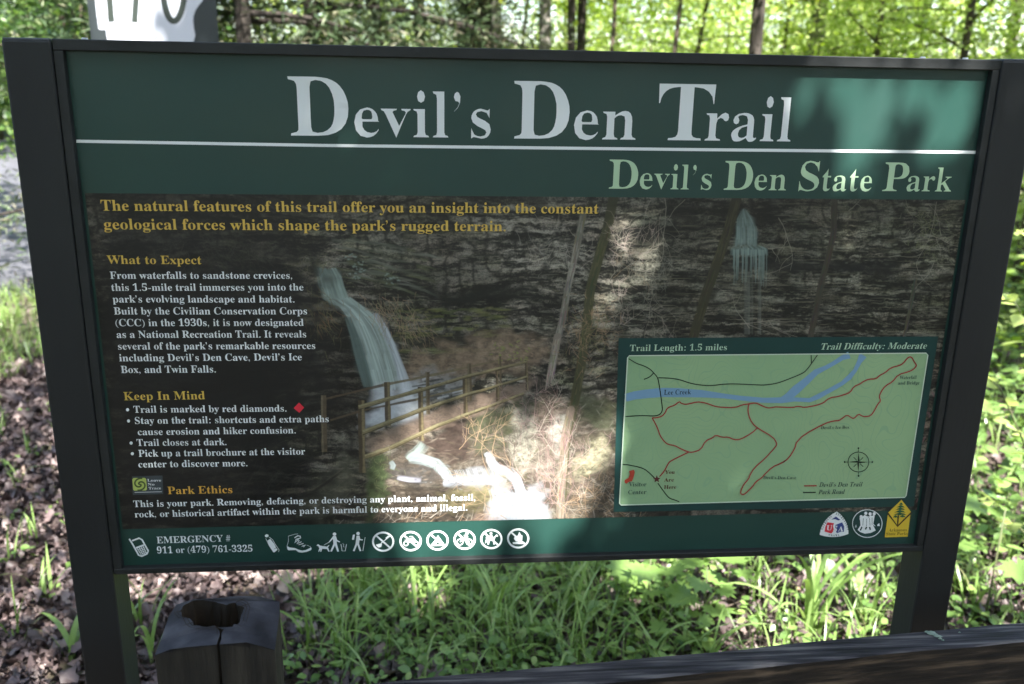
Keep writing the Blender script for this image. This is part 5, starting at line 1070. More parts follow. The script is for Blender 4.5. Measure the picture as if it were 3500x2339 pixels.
arctext('NATIONAL', [qe(*p) for p in [(322, 690), (355, 600), (410, 520), (490, 435)]], 7, d)
arctext('RECREATION', [qe(*p) for p in [(540, 402), (610, 430), (690, 520), (735, 610), (752, 690)]], 7, d)
arctext('TRAIL', [qe(*p) for p in [(410, 785), (515, 798), (625, 782)]], 6, d)
d.build('emblem_lettering', M_INK, em)
d = Decal(3); ex, ey = qe(1112, 568); d.disc(ex, ey, 49, 46, 40); em = d.build('round_emblem', M_MAPGREEN, sign)
d = Decal(4); d.ring(ex, ey, 50.5, 47.3, 2.4, 40)
# four figures standing on a mound
for hx, hy in [(1003, 445), (1085, 385), (1162, 395), (1235, 392)]: d.disc(*qe(hx, hy), 5.4, 5.8, 10)
d.loops([qe(975, 470), qe(1020, 450), qe(1062, 415), qe(1120, 440), qe(1160, 425), qe(1205, 430), qe(1250, 385), qe(1228, 520), qe(1215, 600), qe(1262, 690), qe(1170, 735), qe(1070, 748), qe(990, 720), qe(938, 680), qe(990, 600), qe(985, 530)])
d.strip([qe(1190, 560), qe(1252, 612)], 2.5); d.strip([qe(895, 640), qe(910, 590), qe(920, 635)], 2); d.loops([qe(1290, 585), qe(1325, 560), qe(1335, 610), qe(1290, 610)])
d.build('emblem_figures', M_WHITE, em)
d = Decal(5)
for a, b in [((1015, 625), (985, 690)), ((1100, 625), (1075, 670)), ((1150, 625), (1165, 680))]: d.strip([qe(*a), qe(*b)], 5)
for a, b in [((1040, 470), (1030, 600)), ((1100, 480), (1095, 610)), ((1150, 470), (1160, 600)), ((1195, 460), (1195, 590)), ((1130, 460), (1150, 420))]: d.strip([qe(*a), qe(*b)], 1.4)
d.build('emblem_gaps', M_MAPGREEN, em)
d = Decal(3); d.loops([qe(1722, 145), qe(1888, 355), qe(1832, 803), qe(1422, 815), qe(1485, 375)]); em = d.build('arrow_emblem', M_YELLOW, sign)
d = Decal(4); d.strip([qe(1480, 385), qe(1650, 615), qe(1898, 372)], 5.4); d.build('emblem_chevron', M_BROWN, em)
d = Decal(4)
d.strip([qe(1665, 420), qe(1652, 590)], 4.2)
d.build('emblem_trunk', M_BROWN, em)
d = Decal(5)
for k, (cx, cy, wx) in enumerate([(1712, 215, 40), (1705, 262, 78), (1698, 305, 90), (1690, 350, 105), (1690, 395, 125), (1610, 440, 50), (1735, 435, 60)]):
    d.loops([qe(cx - wx, cy + 22), qe(cx - wx * .5, cy - 4), qe(cx, cy - 26), qe(cx + wx * .6, cy - 6), qe(cx + wx, cy + 20), qe(cx + wx * .3, cy + 14), qe(cx, cy + 24), qe(cx - wx * .4, cy + 12)])
d.build('emblem_pine', M_TREEGREEN, em)
d = Decal(4)
d.text('Arkansas', qe(1490, 712), qe(1812, 702), 10.5, thin=3); d.text('State Parks', qe(1447, 775), qe(1828, 768), 9.5, thin=3); d.build('emblem_lettering', flat('printed olive ink', (0.14, 0.11, 0.02), .36), em)

# ------------------------------------------------------------------ highway shield behind the board
HY = 2.9
hx0, hx1 = P(310, 130, HY)[0], P(748, 140, HY)[0]
hcx = (hx0 + hx1) / 2
M_PLATE = flat('black sign plate', (0.022, 0.028, 0.030), 0.4, 0.5)
hs = thing('highway_sign', 'white state shaped route marker 170 on black square plate behind the trail board', 'sign', (hcx, HY, 0))
link('plate', box_mesh('plate', hx0, hx1, HY, HY + 0.003, 1.672, 1.672 + (hx1 - hx0), 0.001), M_PLATE, hs)
link('post', box_mesh('post', hcx - .03, hcx + .03, HY + .004, HY + .034, -0.3, 2.15, .002), flat('galvanised post', (0.22, 0.23, 0.24), .5), hs)
d = Decal(2, HY)
d.loops([(325.6, 0), (331, 50), (337, 94.6), (339, 100), (345, 102), (362.6, 102), (367, 138), (369, 150), (661, 156), (662, 143), (668, 120), (662.5, 97), (660, 71.6), (661, 56), (668, 36), (680, 18), (691, 5), (702, -22), (706, -60), (718, -110), (722, -170), (728, -215), (704, -216), (712, -258), (300, -262), (308, -200), (313, -120)])
d.build('white_outline', flat('reflective white', (0.50, 0.52, 0.57), .4), hs)
d = Decal(5, HY)
d.strip([(373.5, -210), (375, 0), (381, 76)], 22); d.strip([(345, -180), (372, -212)], 16)
d.strip([(420, -202), (514, -202), (505, -150), (482, -80), (465, 0), (460, 77)], 21)
d.strip([(594 + 39 * math.cos(a), -68 + 141 * math.sin(a)) for a in np.linspace(0, 2 * math.pi, 40)[:-1]], 21, closed=True)
d.build('number', flat('sign black', (0.03, 0.038, 0.032), .4), hs)
V, F = tube('bolt', [(P(533, 125, HY)[0], HY - .001, P(533, 125, HY)[1]), (P(533, 125, HY)[0], HY - .006, P(533, 125, HY)[1])], [.006, .005], 10)
link('bolt', mesh('bolt', V, F), M_STEEL, hs)

# ------------------------------------------------------------------ timber fence in front: post with a rotten top, and a rail
M_WOOD = noisy('weathered timber side', [(0.28, (0.008, 0.0075, 0.006)), (0.5, (0.018, 0.016, 0.013)), (0.72, (0.036, 0.032, 0.025))], scale=9, detail=10, stretch=(6, 6, .7), rough=0.85, bump=0.0025, bscale=40)
M_WOODTOP = noisy('grey end grain', [(0.3, (0.014, 0.014, 0.017)), (0.5, (0.036, 0.036, 0.044)), (0.72, (0.085, 0.084, 0.094))], scale=22, detail=9, stretch=(1, 1, 1), rough=0.8, bump=0.0022, bscale=60)
M_ROT = noisy('rotten wood', [(0.3, (0.006, 0.005, 0.004)), (0.6, (0.028, 0.020, 0.013)), (0.8, (0.10, 0.065, 0.035))], scale=30, detail=9, stretch=(1, 1, .4), rough=0.95, bump=0.004, bscale=60)
M_RAILTOP = noisy('grey weathered rail', [(0.36, (0.010, 0.010, 0.012)), (0.5, (0.034, 0.033, 0.040)), (0.66, (0.12, 0.113, 0.115))], scale=12, detail=12, stretch=(.5, 10, 10), rough=0.85, bump=0.0022, bscale=26)
M_RAILSIDE = noisy('brown weathered rail side', [(0.36, (0.006, 0.005, 0.004)), (0.5, (0.020, 0.015, 0.011)), (0.66, (0.085, 0.062, 0.042))], scale=10, detail=12, stretch=(.4, 8, 8), rough=0.9, bump=0.003, bscale=24)
ZP = 0.95
fx, fy = G(527, 2222, ZP)
fence = thing('timber_fence', 'weathered timber fence with hollow rotted post top and low rail before the board', 'fence', (0.2, -0.27, 0))
A_ = np.array(G(527, 2222, ZP)); B_ = np.array(G(937, 2188, ZP)); ux_ = (B_ - A_) / np.linalg.norm(B_ - A_); uy_ = np.array([-ux_[1], ux_[0]])
WPx = np.linalg.norm(B_ - A_); DPy = 0.100
def loc2(p): q_ = np.array(p) - A_; return (float(q_ @ ux_), float(q_ @ uy_))
hole_px = [(1392, 1207), (1480, 1200), (1500, 1188), (1530, 1185), (1545, 1130), (1560, 1078), (1500, 1048), (1440, 1062), (1400, 1050), (1330, 1034), (1230, 1038), (1170, 1060), (1150, 1092), (1170, 1140), (1218, 1148), (1242, 1192), (1290, 1202), (1372, 1190), (1380, 1207)]
hole = [loc2(G(x / 1.8688, y / 1.8688 + 1500, ZP)) for x, y in hole_px]
# finer, ragged rim
rag = []
rr2 = random.Random(8)
for a, b in zip(hole[:-1], hole[1:]):
    for t in (0, .33, .66): rag.append((a[0] + (b[0] - a[0]) * t + rr2.uniform(-1, 1) * .0012, a[1] + (b[1] - a[1]) * t + rr2.uniform(-1, 1) * .0012))
rag.append(hole[-1])
crx = loc2(G(1389 / 1.8688, 1330 / 1.8688 + 1500, ZP))[0]
# body: outline with the crack and the hollow in it, from the front left corner round the back
def topz(u, v):
    # bevelled top: low towards the front edge, left and right rims
    e = max(0.0, 0.020 - u) * .35 + max(0.0, u - (WPx - 0.030)) * .45
    return ZP - e + 0.0008 * math.sin(u * 130) * math.sin(v * 110)
def wpt(u, v, z): p_ = A_ + ux_ * u + uy_ * v; return (p_[0], p_[1], z)
nseg = 7
outer = [(crx - .0016, 0.0)] + [(crx * (1 - t), 0) for t in np.linspace(.25, 1, 4)]
outer += [(0.001, DPy * t) for t in np.linspace(.25, 1, 4)][:-1] + [(0.006, DPy)] + [(WPx * t, DPy) for t in np.linspace(.2, .8, 4)] + [(WPx - .002, DPy)]
outer += [(WPx, DPy * t) for t in (.75, .5, .25, 0)] + [(crx + (WPx - crx) * t, 0) for t in (.75, .5, .25)] + [(crx + .0016, 0.0)]
crack_r = [(crx + .0016 + rr2.uniform(-.0012, .0012), rag[0][1] * t) for t in (.3, .6, .85)]
crack_l = [(crx - .0016 + rr2.uniform(-.0012, .0012), rag[-1][1] * t) for t in (.85, .6, .3)]
loop = outer + crack_r + rag + crack_l
n = len(loop)
Vp = [wpt(u, v, topz(u, v)) for u, v in loop]
tris = tessellate_polygon([[Vector((u, v, 0)) for u, v in loop]])
link('post_top', mesh('post_top', Vp, [tuple(t) for t in tris]), M_WOODTOP, fence)
def wall(name, idx, mat, parent, zb=-0.3, steps=(0.0, 1.0), jit=0.0, inward=0.0):
    V = []; F = []
    for s in steps:
        for i in idx:
            u, v = loop[i]; z = topz(u, v) * (1 - s) + zb * s
            if jit and 0 < s < 1: u += rr2.uniform(-jit, jit); v += rr2.uniform(-jit, jit)
            V.append(wpt(u, v, z))
    m = len(idx)
    for s in range(len(steps) - 1):
        for i in range(m - 1): F.append((s * m + i, s * m + i + 1, (s + 1) * m + i + 1, (s + 1) * m + i))
    return link(name, mesh(name, V, F), mat, parent)
no = len(outer)
body = wall('post', list(range(0, no)), M_WOOD, fence)
wall('hollow', list(range(no - 1, n)) + [0], M_ROT, fence, zb=ZP - 0.16, steps=(0, .12, .3, .5, .75, 1), jit=.0022)
Vb = [wpt(u, v, ZP - 0.09 + rr2.uniform(-.02, .02)) for u, v in rag]
link('hollow_floor', mesh('hollow_floor', Vb, [tuple(t) for t in tessellate_polygon([[Vector((u, v, 0)) for u, v in rag]])]), M_ROT, fence)
for r_ in (.004, .008):
    q1 = [(u + (u - WPx * .5) / math.hypot(u - WPx * .5, v - DPy * .55) * r_ * rr2.uniform(.9, 1.1), v + (v - DPy * .55) / math.hypot(u - WPx * .5, v - DPy * .55) * r_ * rr2.uniform(.9, 1.1)) for u, v in rag[2:-2:2]]
    q1 = [(min(max(a, .004), WPx - .004), min(max(b, .004), DPy - .004)) for a, b in q1]
    V = []; F = []
    for i, (a, b) in enumerate(q1):
        V += [wpt(a, b, topz(a, b) + .0009), wpt(a + .0006, b + .0006, topz(a, b) + .0009)]
        if i: F.append((2 * i - 2, 2 * i - 1, 2 * i + 1, 2 * i))
    link('growth_ring', mesh('growth_ring', V, F), M_ROT, fence)
# splinters left standing in the hollow
Vs = []; Fs = []
for k in range(26):
    i = rr2.randrange(len(rag)); u, v = rag[i]; cu = sum(p_[0] for p_ in rag) / len(rag); cv = sum(p_[1] for p_ in rag) / len(rag)
    t = rr2.uniform(.04, .35) if u < crx + .012 else rr2.uniform(.05, .6); u += (cu - u) * t; v += (cv - v) * t; h = rr2.uniform(.015, .07) * (1.3 if u > crx else .8); b0 = len(Vs); w0 = rr2.uniform(.0018, .005)
    zt = ZP - 0.012 - rr2.uniform(0, .03)
    Vs += [wpt(u - w0, v, zt - h - .03), wpt(u + w0, v, zt - h - .03), wpt(u, v + w0, zt - h - .03), wpt(u + rr2.uniform(-.003, .003), v, zt)]
    Fs += [(b0, b0 + 1, b0 + 3), (b0 + 1, b0 + 2, b0 + 3), (b0 + 2, b0, b0 + 3)]
link('splinters', mesh('splinters', Vs, Fs), M_ROT, fence)
for k in range(9):
    a0 = rr2.uniform(0, 6.28); i = rr2.randrange(len(rag)); u, v = rag[i]; cu = sum(p_[0] for p_ in rag) / len(rag); cv = sum(p_[1] for p_ in rag) / len(rag)
    du, dv = u - cu, v - cv; L_ = math.hypot(du, dv); du /= L_; dv /= L_; n_ = rr2.uniform(.008, .022); w0 = rr2.uniform(.0005, .0011)
    e_ = (min(max(u + du * n_ + dv * .003, .004), WPx - .004), min(max(v + dv * n_ - du * .003, .004), DPy - .004))
    m_ = ((u + e_[0]) / 2 + dv * .001, (v + e_[1]) / 2)
    q_ = [(u - dv * w0, v + du * w0), (u + dv * w0, v - du * w0), (m_[0] + dv * w0 * .6, m_[1] - du * w0 * .6), e_, (m_[0] - dv * w0 * .6, m_[1] + du * w0 * .6)]
    link('drying_crack', mesh('drying_crack', [wpt(a, b, topz(a, b) + .0007) for a, b in q_], [(0, 1, 2, 3, 4)]), M_ROT, fence)
# rail
ZR = 0.80
rb0 = np.array(G(2000, 2269, ZR)); rb1 = np.array(G(3500, 2128, ZR)); rd = (rb1 - rb0) / np.linalg.norm(rb1 - rb0); rn = np.array([rd[1], -rd[0]])
def rail_part():
    V = []; F = []; Ft = []
    s = np.linspace(-1.6, 2.4, 60)
    prof = [(0.0, 0.0), (0.038, 0.0), (0.0405, -0.003), (0.041, -0.05), (0.0405, -0.14), (0.0, -0.14)]
    for k, t in enumerate(s):
        wv = .0012 * math.sin(t * 11) + .0008 * math.sin(t * 37)
        for (o, z) in prof:
            p_ = rb0 + rd * t + rn * (o + wv)
            V.append((p_[0], p_[1], ZR + z + .0007 * math.sin(t * 23 + o * 90)))
    m = len(prof)
    for k in range(len(s) - 1):
        for j in range(m):
            q_ = (k * m + j, k * m + (j + 1) % m, (k + 1) * m + (j + 1) % m, (k + 1) * m + j)
            (Ft if j in (0, 1) else F).append(q_)
    return V, F, Ft
V, F, Ft = rail_part()
me = mesh('rail', V, F + Ft); me.materials.append(M_RAILSIDE); me.materials.append(M_RAILTOP)
for i, pl in enumerate(me.polygons): pl.material_index = 1 if i >= len(F) else 0
rl = link('rail', me, None, fence)
M_LICHEN = noisy('lichen', [(0.3, (0.12, 0.17, 0.14)), (0.7, (0.22, 0.27, 0.22))], scale=120, rough=0.95)
for cx, cy, r in [(3185, 2163, 13), (3205, 2172, 9), (3170, 2158, 7), (3214, 2181, 5), (3192, 2166, 8), (3222, 2186, 4), (3280, 2160, 3)]:
    Vl = []; Fl = []; b0 = 0; x, y = G(cx, cy, ZR + .002); Vl.append((x, y, ZR + .0026))
    for k in range(9): a = 2 * math.pi * k / 9; q_ = r * .00045 * rr2.uniform(.6, 1.3); Vl.append((x + q_ * 1.6 * math.cos(a), y + q_ * math.sin(a), ZR + .0012))
    for k in range(9): Fl.append((b0, b0 + 1 + k, b0 + 1 + (k + 1) % 9))
    link('lichen', mesh('lichen', Vl, Fl), M_LICHEN, fence)

# ------------------------------------------------------------------ scattering helpers
OVAL = (np.array([(0, 0, 0), (.22, .20, .035), (.52, .27, .05), (.82, .14, .03), (1, 0, -.06), (.82, -.14, .03), (.52, -.27, .05), (.22, -.20, .035), (.5, 0, 0)], float),
        np.array([(8, 0, 1), (8, 1, 2), (8, 2, 3), (8, 3, 4), (8, 4, 5), (8, 5, 6), (8, 6, 7), (8, 7, 0)]))
RHOMB = (np.array([(0, 0, 0), (.42, .30, .06), (1, 0, -.04), (.42, -.30, .06)], float), np.array([(0, 1, 2), (0, 2, 3)]))
DEAD = (np.array([(0, 0, .06), (.2, .22, .16), (.38, .16, .06), (.55, .33, .2), (.75, .15, .05), (1, .04, .2), (.8, -.16, .07), (.56, -.32, .22), (.4, -.14, .05), (.18, -.22, .14), (.5, 0, -.02)], float),
        np.array([(10, i, (i + 1) % 10) for i in range(10)]))
def place(tmpl, loc, yaw, pitch, roll, scale, jitter=0.0):
    tv, tf = tmpl; n = len(loc); k = len(tv)
    s = np.asarray(scale, float); s = s[:, None] * np.ones(3) if s.ndim == 1 else s
    v = tv[None] * s[:, None, :]
    if jitter: v = v + RNG.normal(0, jitter, v.shape) * s[:, None, :1]
    cr_, sr = np.cos(roll)[:, None], np.sin(roll)[:, None]
    x, y, z = v[..., 0], v[..., 1], v[..., 2]
    y, z = y * cr_ - z * sr, y * sr + z * cr_
    cp, sp = np.cos(pitch)[:, None], np.sin(pitch)[:, None]
    x, z = x * cp - z * sp, x * sp + z * cp
    cy_, sy_ = np.cos(yaw)[:, None], np.sin(yaw)[:, None]
    x, y = x * cy_ - y * sy_, x * sy_ + y * cy_
    V = np.stack([x, y, z], -1) + np.asarray(loc)[:, None, :]
    F = tf[None] + (np.arange(n) * k)[:, None, None]
    return V.reshape(-1, 3), F.reshape(-1, tf.shape[1])
def leaf_obj(name, tmpl, loc, size, mat, parent=None, pitch=(0.0, .45), roll=.5, tint=None, aspect=1.0, jitter=0.0, yaw=None):
    n = len(loc)
    sc = np.asarray(size); sc = np.stack([sc, sc * aspect, sc], 1)
    yaw = RNG.uniform(0, 2 * np.pi, n) if yaw is None else yaw
    V, F = place(tmpl, loc, yaw, RNG.normal(pitch[0], pitch[1], n), RNG.normal(0, roll, n), sc, jitter)
    t = RNG.random(n) if tint is None else tint
    return link(name, fast_mesh(name, V, F, tint=np.repeat(t, len(tmpl[0]))), mat, parent)
def blades(name, base, L, Wd, th0, kap, yaw, mat, parent=None, segs=6, tint=None):
    n = len(base); s = np.linspace(0, 1, segs + 1)
    th = th0[:, None] + kap[:, None] * s[None] ** 1.4
    dx = np.sin(th) * L[:, None] / segs; dz = np.cos(th) * L[:, None] / segs
    hx = np.concatenate([np.zeros((n, 1)), np.cumsum(dx[:, :-1], 1)], 1); hz = np.concatenate([np.zeros((n, 1)), np.cumsum(dz[:, :-1], 1)], 1)
    w = Wd[:, None] * (np.sin(np.pi * (0.18 + 0.82 * s)) ** 0.7)[None] / 2
    w[:, -1] = 0.0004
    dirx, diry = np.cos(yaw)[:, None], np.sin(yaw)[:, None]
    tw = RNG.normal(0, .5, n)[:, None] * s[None]
    px, py = -np.sin(yaw[:, None] + tw), np.cos(yaw[:, None] + tw)
    cx = base[:, 0:1] + hx * dirx; cy = base[:, 1:2] + hx * diry; cz = base[:, 2:3] + hz
    A = np.stack([cx + px * w, cy + py * w, cz + w * .3], -1); B = np.stack([cx - px * w, cy - py * w, cz + w * .3], -1)
    V = np.stack([A, B], 2).reshape(n, -1, 3)
    k = V.shape[1]
    f = np.array([(2 * i, 2 * i + 1, 2 * i + 3, 2 * i + 2) for i in range(segs)])
    F = f[None] + (np.arange(n) * k)[:, None, None]
    t = RNG.random(n) if tint is None else tint
    return link(name, fast_mesh(name, V.reshape(-1, 3), F.reshape(-1, 4), tint=np.repeat(t, k)), mat, parent)
def gz(x, y): return ground_height(np.asarray(x, float), np.asarray(y, float))

# ------------------------------------------------------------------ foliage colours
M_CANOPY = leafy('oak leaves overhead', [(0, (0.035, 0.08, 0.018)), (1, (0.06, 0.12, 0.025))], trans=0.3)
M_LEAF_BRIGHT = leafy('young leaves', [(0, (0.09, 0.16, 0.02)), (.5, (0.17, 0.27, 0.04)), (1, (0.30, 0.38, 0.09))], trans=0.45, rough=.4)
M_LEAF_SUNPAINT = leafy('young leaves with painted sun', [(0, (0.17, 0.27, 0.04)), (.5, (0.34, 0.46, 0.11)), (1, (0.52, 0.58, 0.26))], trans=0.5, rough=.35)  # paler copy of the young leaves, strong sunlight put into the colour
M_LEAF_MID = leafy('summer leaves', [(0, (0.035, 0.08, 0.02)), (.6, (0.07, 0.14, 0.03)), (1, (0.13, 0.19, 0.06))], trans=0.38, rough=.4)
M_LEAF_DARK = leafy('conifer needles', [(0, (0.03, 0.055, 0.025)), (.6, (0.065, 0.10, 0.045)), (.85, (0.12, 0.155, 0.07)), (1, (0.26, 0.22, 0.17))], trans=0.2)
M_GRASS = leafy('grass blades', [(0, (0.11, 0.18, 0.045)), (.6, (0.18, 0.28, 0.075)), (.92, (0.26, 0.35, 0.13)), (1, (0.26, 0.24, 0.12))], trans=0.35, rough=.35, spec=.45)
M_HERB = leafy('low herb leaves', [(0, (0.085, 0.155, 0.04)), (.7, (0.155, 0.25, 0.065)), (1, (0.24, 0.33, 0.10))], trans=0.35, rough=.38, spec=.45)
M_DEADLEAF = leafy('fallen leaves', [(0, (0.024, 0.016, 0.014)), (.35, (0.075, 0.052, 0.050)), (.7, (0.155, 0.112, 0.105)), (.93, (0.28, 0.225, 0.20)), (1, (0.38, 0.24, 0.12))], trans=0.08, rough=.55, spec=.5)
M_BARK_DARK = noisy('dark bark', [(0.3, (0.02, 0.017, 0.014)), (0.7, (0.075, 0.062, 0.052))], scale=12, stretch=(3, 3, .5), rough=.95, bump=.02, bscale=20)
M_BARK_PALE = noisy('pale bark', [(0.3, (0.13, 0.115, 0.10)), (0.7, (0.34, 0.31, 0.28))], scale=10, stretch=(2, 2, .6), rough=.9, bump=.008, bscale=20)
M_BARK_BROWN = noisy('brown bark', [(0.3, (0.045, 0.035, 0.026)), (0.7, (0.13, 0.10, 0.075))], scale=10, stretch=(2, 2, .6), rough=.9, bump=.008, bscale=20)
M_STEM = flat('green brown stems', (0.10, 0.11, 0.05), .6)

# ------------------------------------------------------------------ trees
def limb_set(x, y, h, r, bend, nb, spread, seed, zmin=.25, up=.5, sides=8):
    """trunk with limbs; returns (V, F) and the points along the limbs where leaves sit"""
    ra = random.Random(seed)
    z0 = float(gz(x, y)) - .1
    pts = []; rad = []
    ns = 9
    bx, by = ra.uniform(-1, 1) * bend, ra.uniform(-1, 1) * bend
    for i in range(ns + 1):
        t = i / ns
        pts.append((x + bx * t * t + .04 * h * .1 * math.sin(t * 5 + seed), y + by * t * t, z0 + h * t)); rad.append(r * (1.25 if i == 0 else 1) * (1 - .82 * t) + .004)
    parts = [tube('', pts, rad, sides, .12)]
    tips = []
    for b in range(nb):
        t = zmin + (1 - zmin) * (b + ra.random()) / nb
        i = min(int(t * ns), ns - 1); f = t * ns - i
        p0 = np.array(pts[i]) * (1 - f) + np.array(pts[i + 1]) * f
        a = ra.uniform(0, 2 * math.pi); L = spread * (1 - .55 * t) * ra.uniform(.6, 1.15); el = up * ra.uniform(.4, 1.4)
        q_ = []; 
        for k in range(5):
            s = k / 4
            p_ = p0 + np.array([math.cos(a + .3 * s), math.sin(a + .3 * s), 0]) * L * s + np.array([0, 0, L * (el * s - .25 * s * s)])
            q_.append(p_); 
            if k >= 1: tips += [tuple(p_)] * k
        r0 = max(.004, r * (1 - .8 * t) * .45)
        parts.append(tube('', q_, [r0 * (1 - .8 * k / 4) + .002 for k in range(5)], 5))
    return merge(parts), np.array(tips)
def tree(px, dist, h, r, bark, leafmat, nleaf, lsize, spread, label, group=None, name='tree', zmin=.12, cl=.32, nb=14, seed=0, bend=.3, up=.5, tmpl=RHOMB, xy=None, aspect=1.0, allowed=None, pitch=(-.2, .5)):
    x, y = at_dist(px, dist) if xy is None else xy
    if name == 'sapling' and px < 700: zmin = .34; spread = 1.3
    t = thing(name, label, 'tree', (x, y, float(gz(x, y))), group)
    (V, F), tips = limb_set(x, y, h, r, bend, nb, spread, seed + 17, zmin, up)
    link('trunk', mesh('trunk', V, F, True), bark, t)
    idx = RNG.integers(0, len(tips), nleaf)
    loc = tips[idx] + RNG.normal(0, cl, (nleaf, 3)) * np.array([1, 1, .6])
    loc = loc[loc[:, 2] > gz(loc[:, 0], loc[:, 1]) + .05]
    if name == 'sapling' and px < 700: loc = loc[loc[:, 2] > 1.55]
    if allowed is not None: loc = loc[allowed(loc, lsize)]
    leaf_obj('crown', tmpl, loc, RNG.uniform(.6, 1.25, len(loc)) * lsize, leafmat, t, pitch=pitch, roll=.6, aspect=aspect)
    return t

# ---- which sun rays must stay open: the lit patches on the board and on the ground
def poly_s(pts, y=0.0): return np.array([P(a, b, y) for a, b in pts])
LIT = [  # (polygon on the board in x,z; share of light)
    (poly_s([(2710, 215), (2850, 215), (2805, 330), (2740, 450), (2700, 330)]), 1),
    (poly_s([(2868, 215), (2985, 215), (2925, 330), (2850, 410), (2850, 300)]), 1),
    (poly_s([(3012, 205), (3140, 205), (3086, 330), (3040, 420), (3000, 500), (2960, 620), (2810, 620), (2830, 480), (2870, 415), (2950, 385), (2990, 330)]), 1),
    (poly_s([(3165, 205), (3330, 205), (3310, 360), (3265, 470), (3225, 570), (3130, 600), (3140, 450), (3135, 350)]), 1),
    (poly_s([(1905, 600), (1990, 525), (1975, 600), (1930, 655)]), .3),
    (poly_s([(1300, 1560), (1420, 1420), (1560, 1380), (1760, 1330), (1900, 1340), (2040, 1420), (2110, 1500), (2080, 1640), (2010, 1760), (1960, 1850), (1930, 1930), (1700, 1940), (1440, 1950), (1260, 1945), (1265, 1800), (1330, 1700)]), 1),
    (poly_s([(2135, 800), (2180, 820), (2160, 930), (2120, 1030), (2050, 1100), (2045, 1000), (2090, 900)]), .9),
    (poly_s([(2200, 660), (2275, 680), (2268, 850), (2235, 950), (2170, 1060), (2165, 980), (2200, 850)]), .75),
    (poly_s([(2360, 1600), (2390, 1600), (2372, 1690), (2340, 1722), (2318, 1722), (2330, 1650)]), .8),
    (poly_s([(2390, 1460), (2410, 1460), (2400, 1540), (2370, 1540)]), .5),
    (poly_s([(3030, 1515), (3052, 1515), (3105, 1585), (3090, 1635), (3050, 1670), (3010, 1705), (2955, 1705), (2985, 1640), (3010, 1570)]), .5),
    (poly_s([(3095, 1480), (3120, 1475), (3105, 1570), (3080, 1560)]), .55),
    (poly_s([(2140, 1220), (2200, 1220), (2180, 1290), (2145, 1330)]), .6),
    (poly_s([(2310, 1220), (2350, 1220), (2320, 1280), (2290, 1280)]), .4),
]
def gpoly(pts): return np.array([G(a, b, 0.05) for a, b in pts])
LITG = [gpoly([(2520, 2060), (2720, 2090), (2800, 2160), (2640, 2225), (2480, 2180)]), gpoly([(2700, 1930), (2900, 1930), (2900, 2050), (2750, 2050)]),
        gpoly([(2050, 1950), (2300, 1940), (2200, 2080), (2060, 2050)]), gpoly([(3300, 1450), (3500, 1350), (3520, 1700), (3290, 1800)]), gpoly([(3290, 1900), (3520, 1850), (3520, 2000), (3290, 2050)]),
        gpoly([(1350, 1990), (1500, 1960), (1560, 2060), (1420, 2080)])]
def inside(poly, x, y):
    c = np.zeros(len(x), bool); d2 = np.full(len(x), 1e9); n = len(poly)
    for i in range(n):
        ax, ay = poly[i]; bx, by = poly[(i + 1) % n]
        c ^= ((ay > y) != (by > y)) & (x < (bx - ax) * (y - ay) / (by - ay + 1e-12) + ax)
        l2 = (bx - ax) ** 2 + (by - ay) ** 2
        t = np.clip(((x - ax) * (bx - ax) + (y - ay) * (by - ay)) / l2, 0, 1)
        d2 = np.minimum(d2, np.hypot(x - ax - t * (bx - ax), y - ay - t * (by - ay)))
    return np.where(c, -d2, d2)
_t = HY / SUN[1]
LIT.append((np.array([(x - SUN[0] * _t, z - SUN[2] * _t) for x, z in [P(a, b, HY) for a, b in [(366, 76), (455, 76), (458, 138), (368, 138)]]]), 1))
def open_ray(loc, size, margin=.42):
    """True for leaves that may stay: their shadow does not fall on a lit patch"""
    loc = np.asarray(loc); size = np.broadcast_to(size, len(loc))
    ok = np.ones(len(loc), bool)
    t = loc[:, 1] / SUN[1] * 1.0                     # travel against the sun until y = 0
    x = loc[:, 0] - SUN[0] * t; z = loc[:, 2] - SUN[2] * t
    for poly, share in LIT:
        sd = inside(poly, x, z)
        ok &= ~((sd < size * margin) & (RNG.random(len(loc)) < share))
    t = (loc[:, 2] - .05) / SUN[2]; gx_ = loc[:, 0] - SUN[0] * t; gy_ = loc[:, 1] - SUN[1] * t
    for poly in LITG:
        sd = inside(poly, gx_, gy_); ok &= ~(sd < size * .1)
    return ok

# ---- the big oak whose crown shades the board (trunk stands behind the reader)
E1 = np.array([SUN[1], -SUN[0], 0]); E1 /= np.linalg.norm(E1); E1 = -E1           # to the right, across the sun's rays
E2 = np.cross(SUN, E1); E2 = E2 if E2[2] > 0 else -E2
S0 = np.array([0.61, 0.0, 1.24])
def sunpos(a, b, dd): return S0 + E1 * a[:, None] + E2 * b[:, None] + SUN * dd[:, None]
oak = thing('oak_tree', 'large spreading oak behind the reader whose low crown shades the trail board', 'tree', (3.6, -4.6, 0))
n = 40000
a = RNG.uniform(-5.2, 4.6, n); b = RNG.uniform(-2.2, 3.7, n); dd = RNG.uniform(3.7, 5.2, n)
loc = sunpos(a, b, dd)
hole_n = np.sin(a * 2.3 + 1.0) * np.cos(b * 2.9 + .5) + .6 * np.sin(a * 5.1 + b * 3.7)
tx = loc[:, 0] - SUN[0] * loc[:, 1] / SUN[1]; tz = loc[:, 2] - SUN[2] * loc[:, 1] / SUN[1]
near_board = (tx > -.25) & (tx < 1.5) & (tz > .35) & (tz < 1.78)
right = np.clip((a - .9) / 2.5, 0, 1); upb = np.clip((b - .2) / 1.5, 0, 1)
thin = (hole_n > 1.15 - .75 * right * upb - .35 * upb) & ~near_board
near_board |= (tx > -.5) & (tx < .55) & (tz > 5.2) & (tz < 7.4)
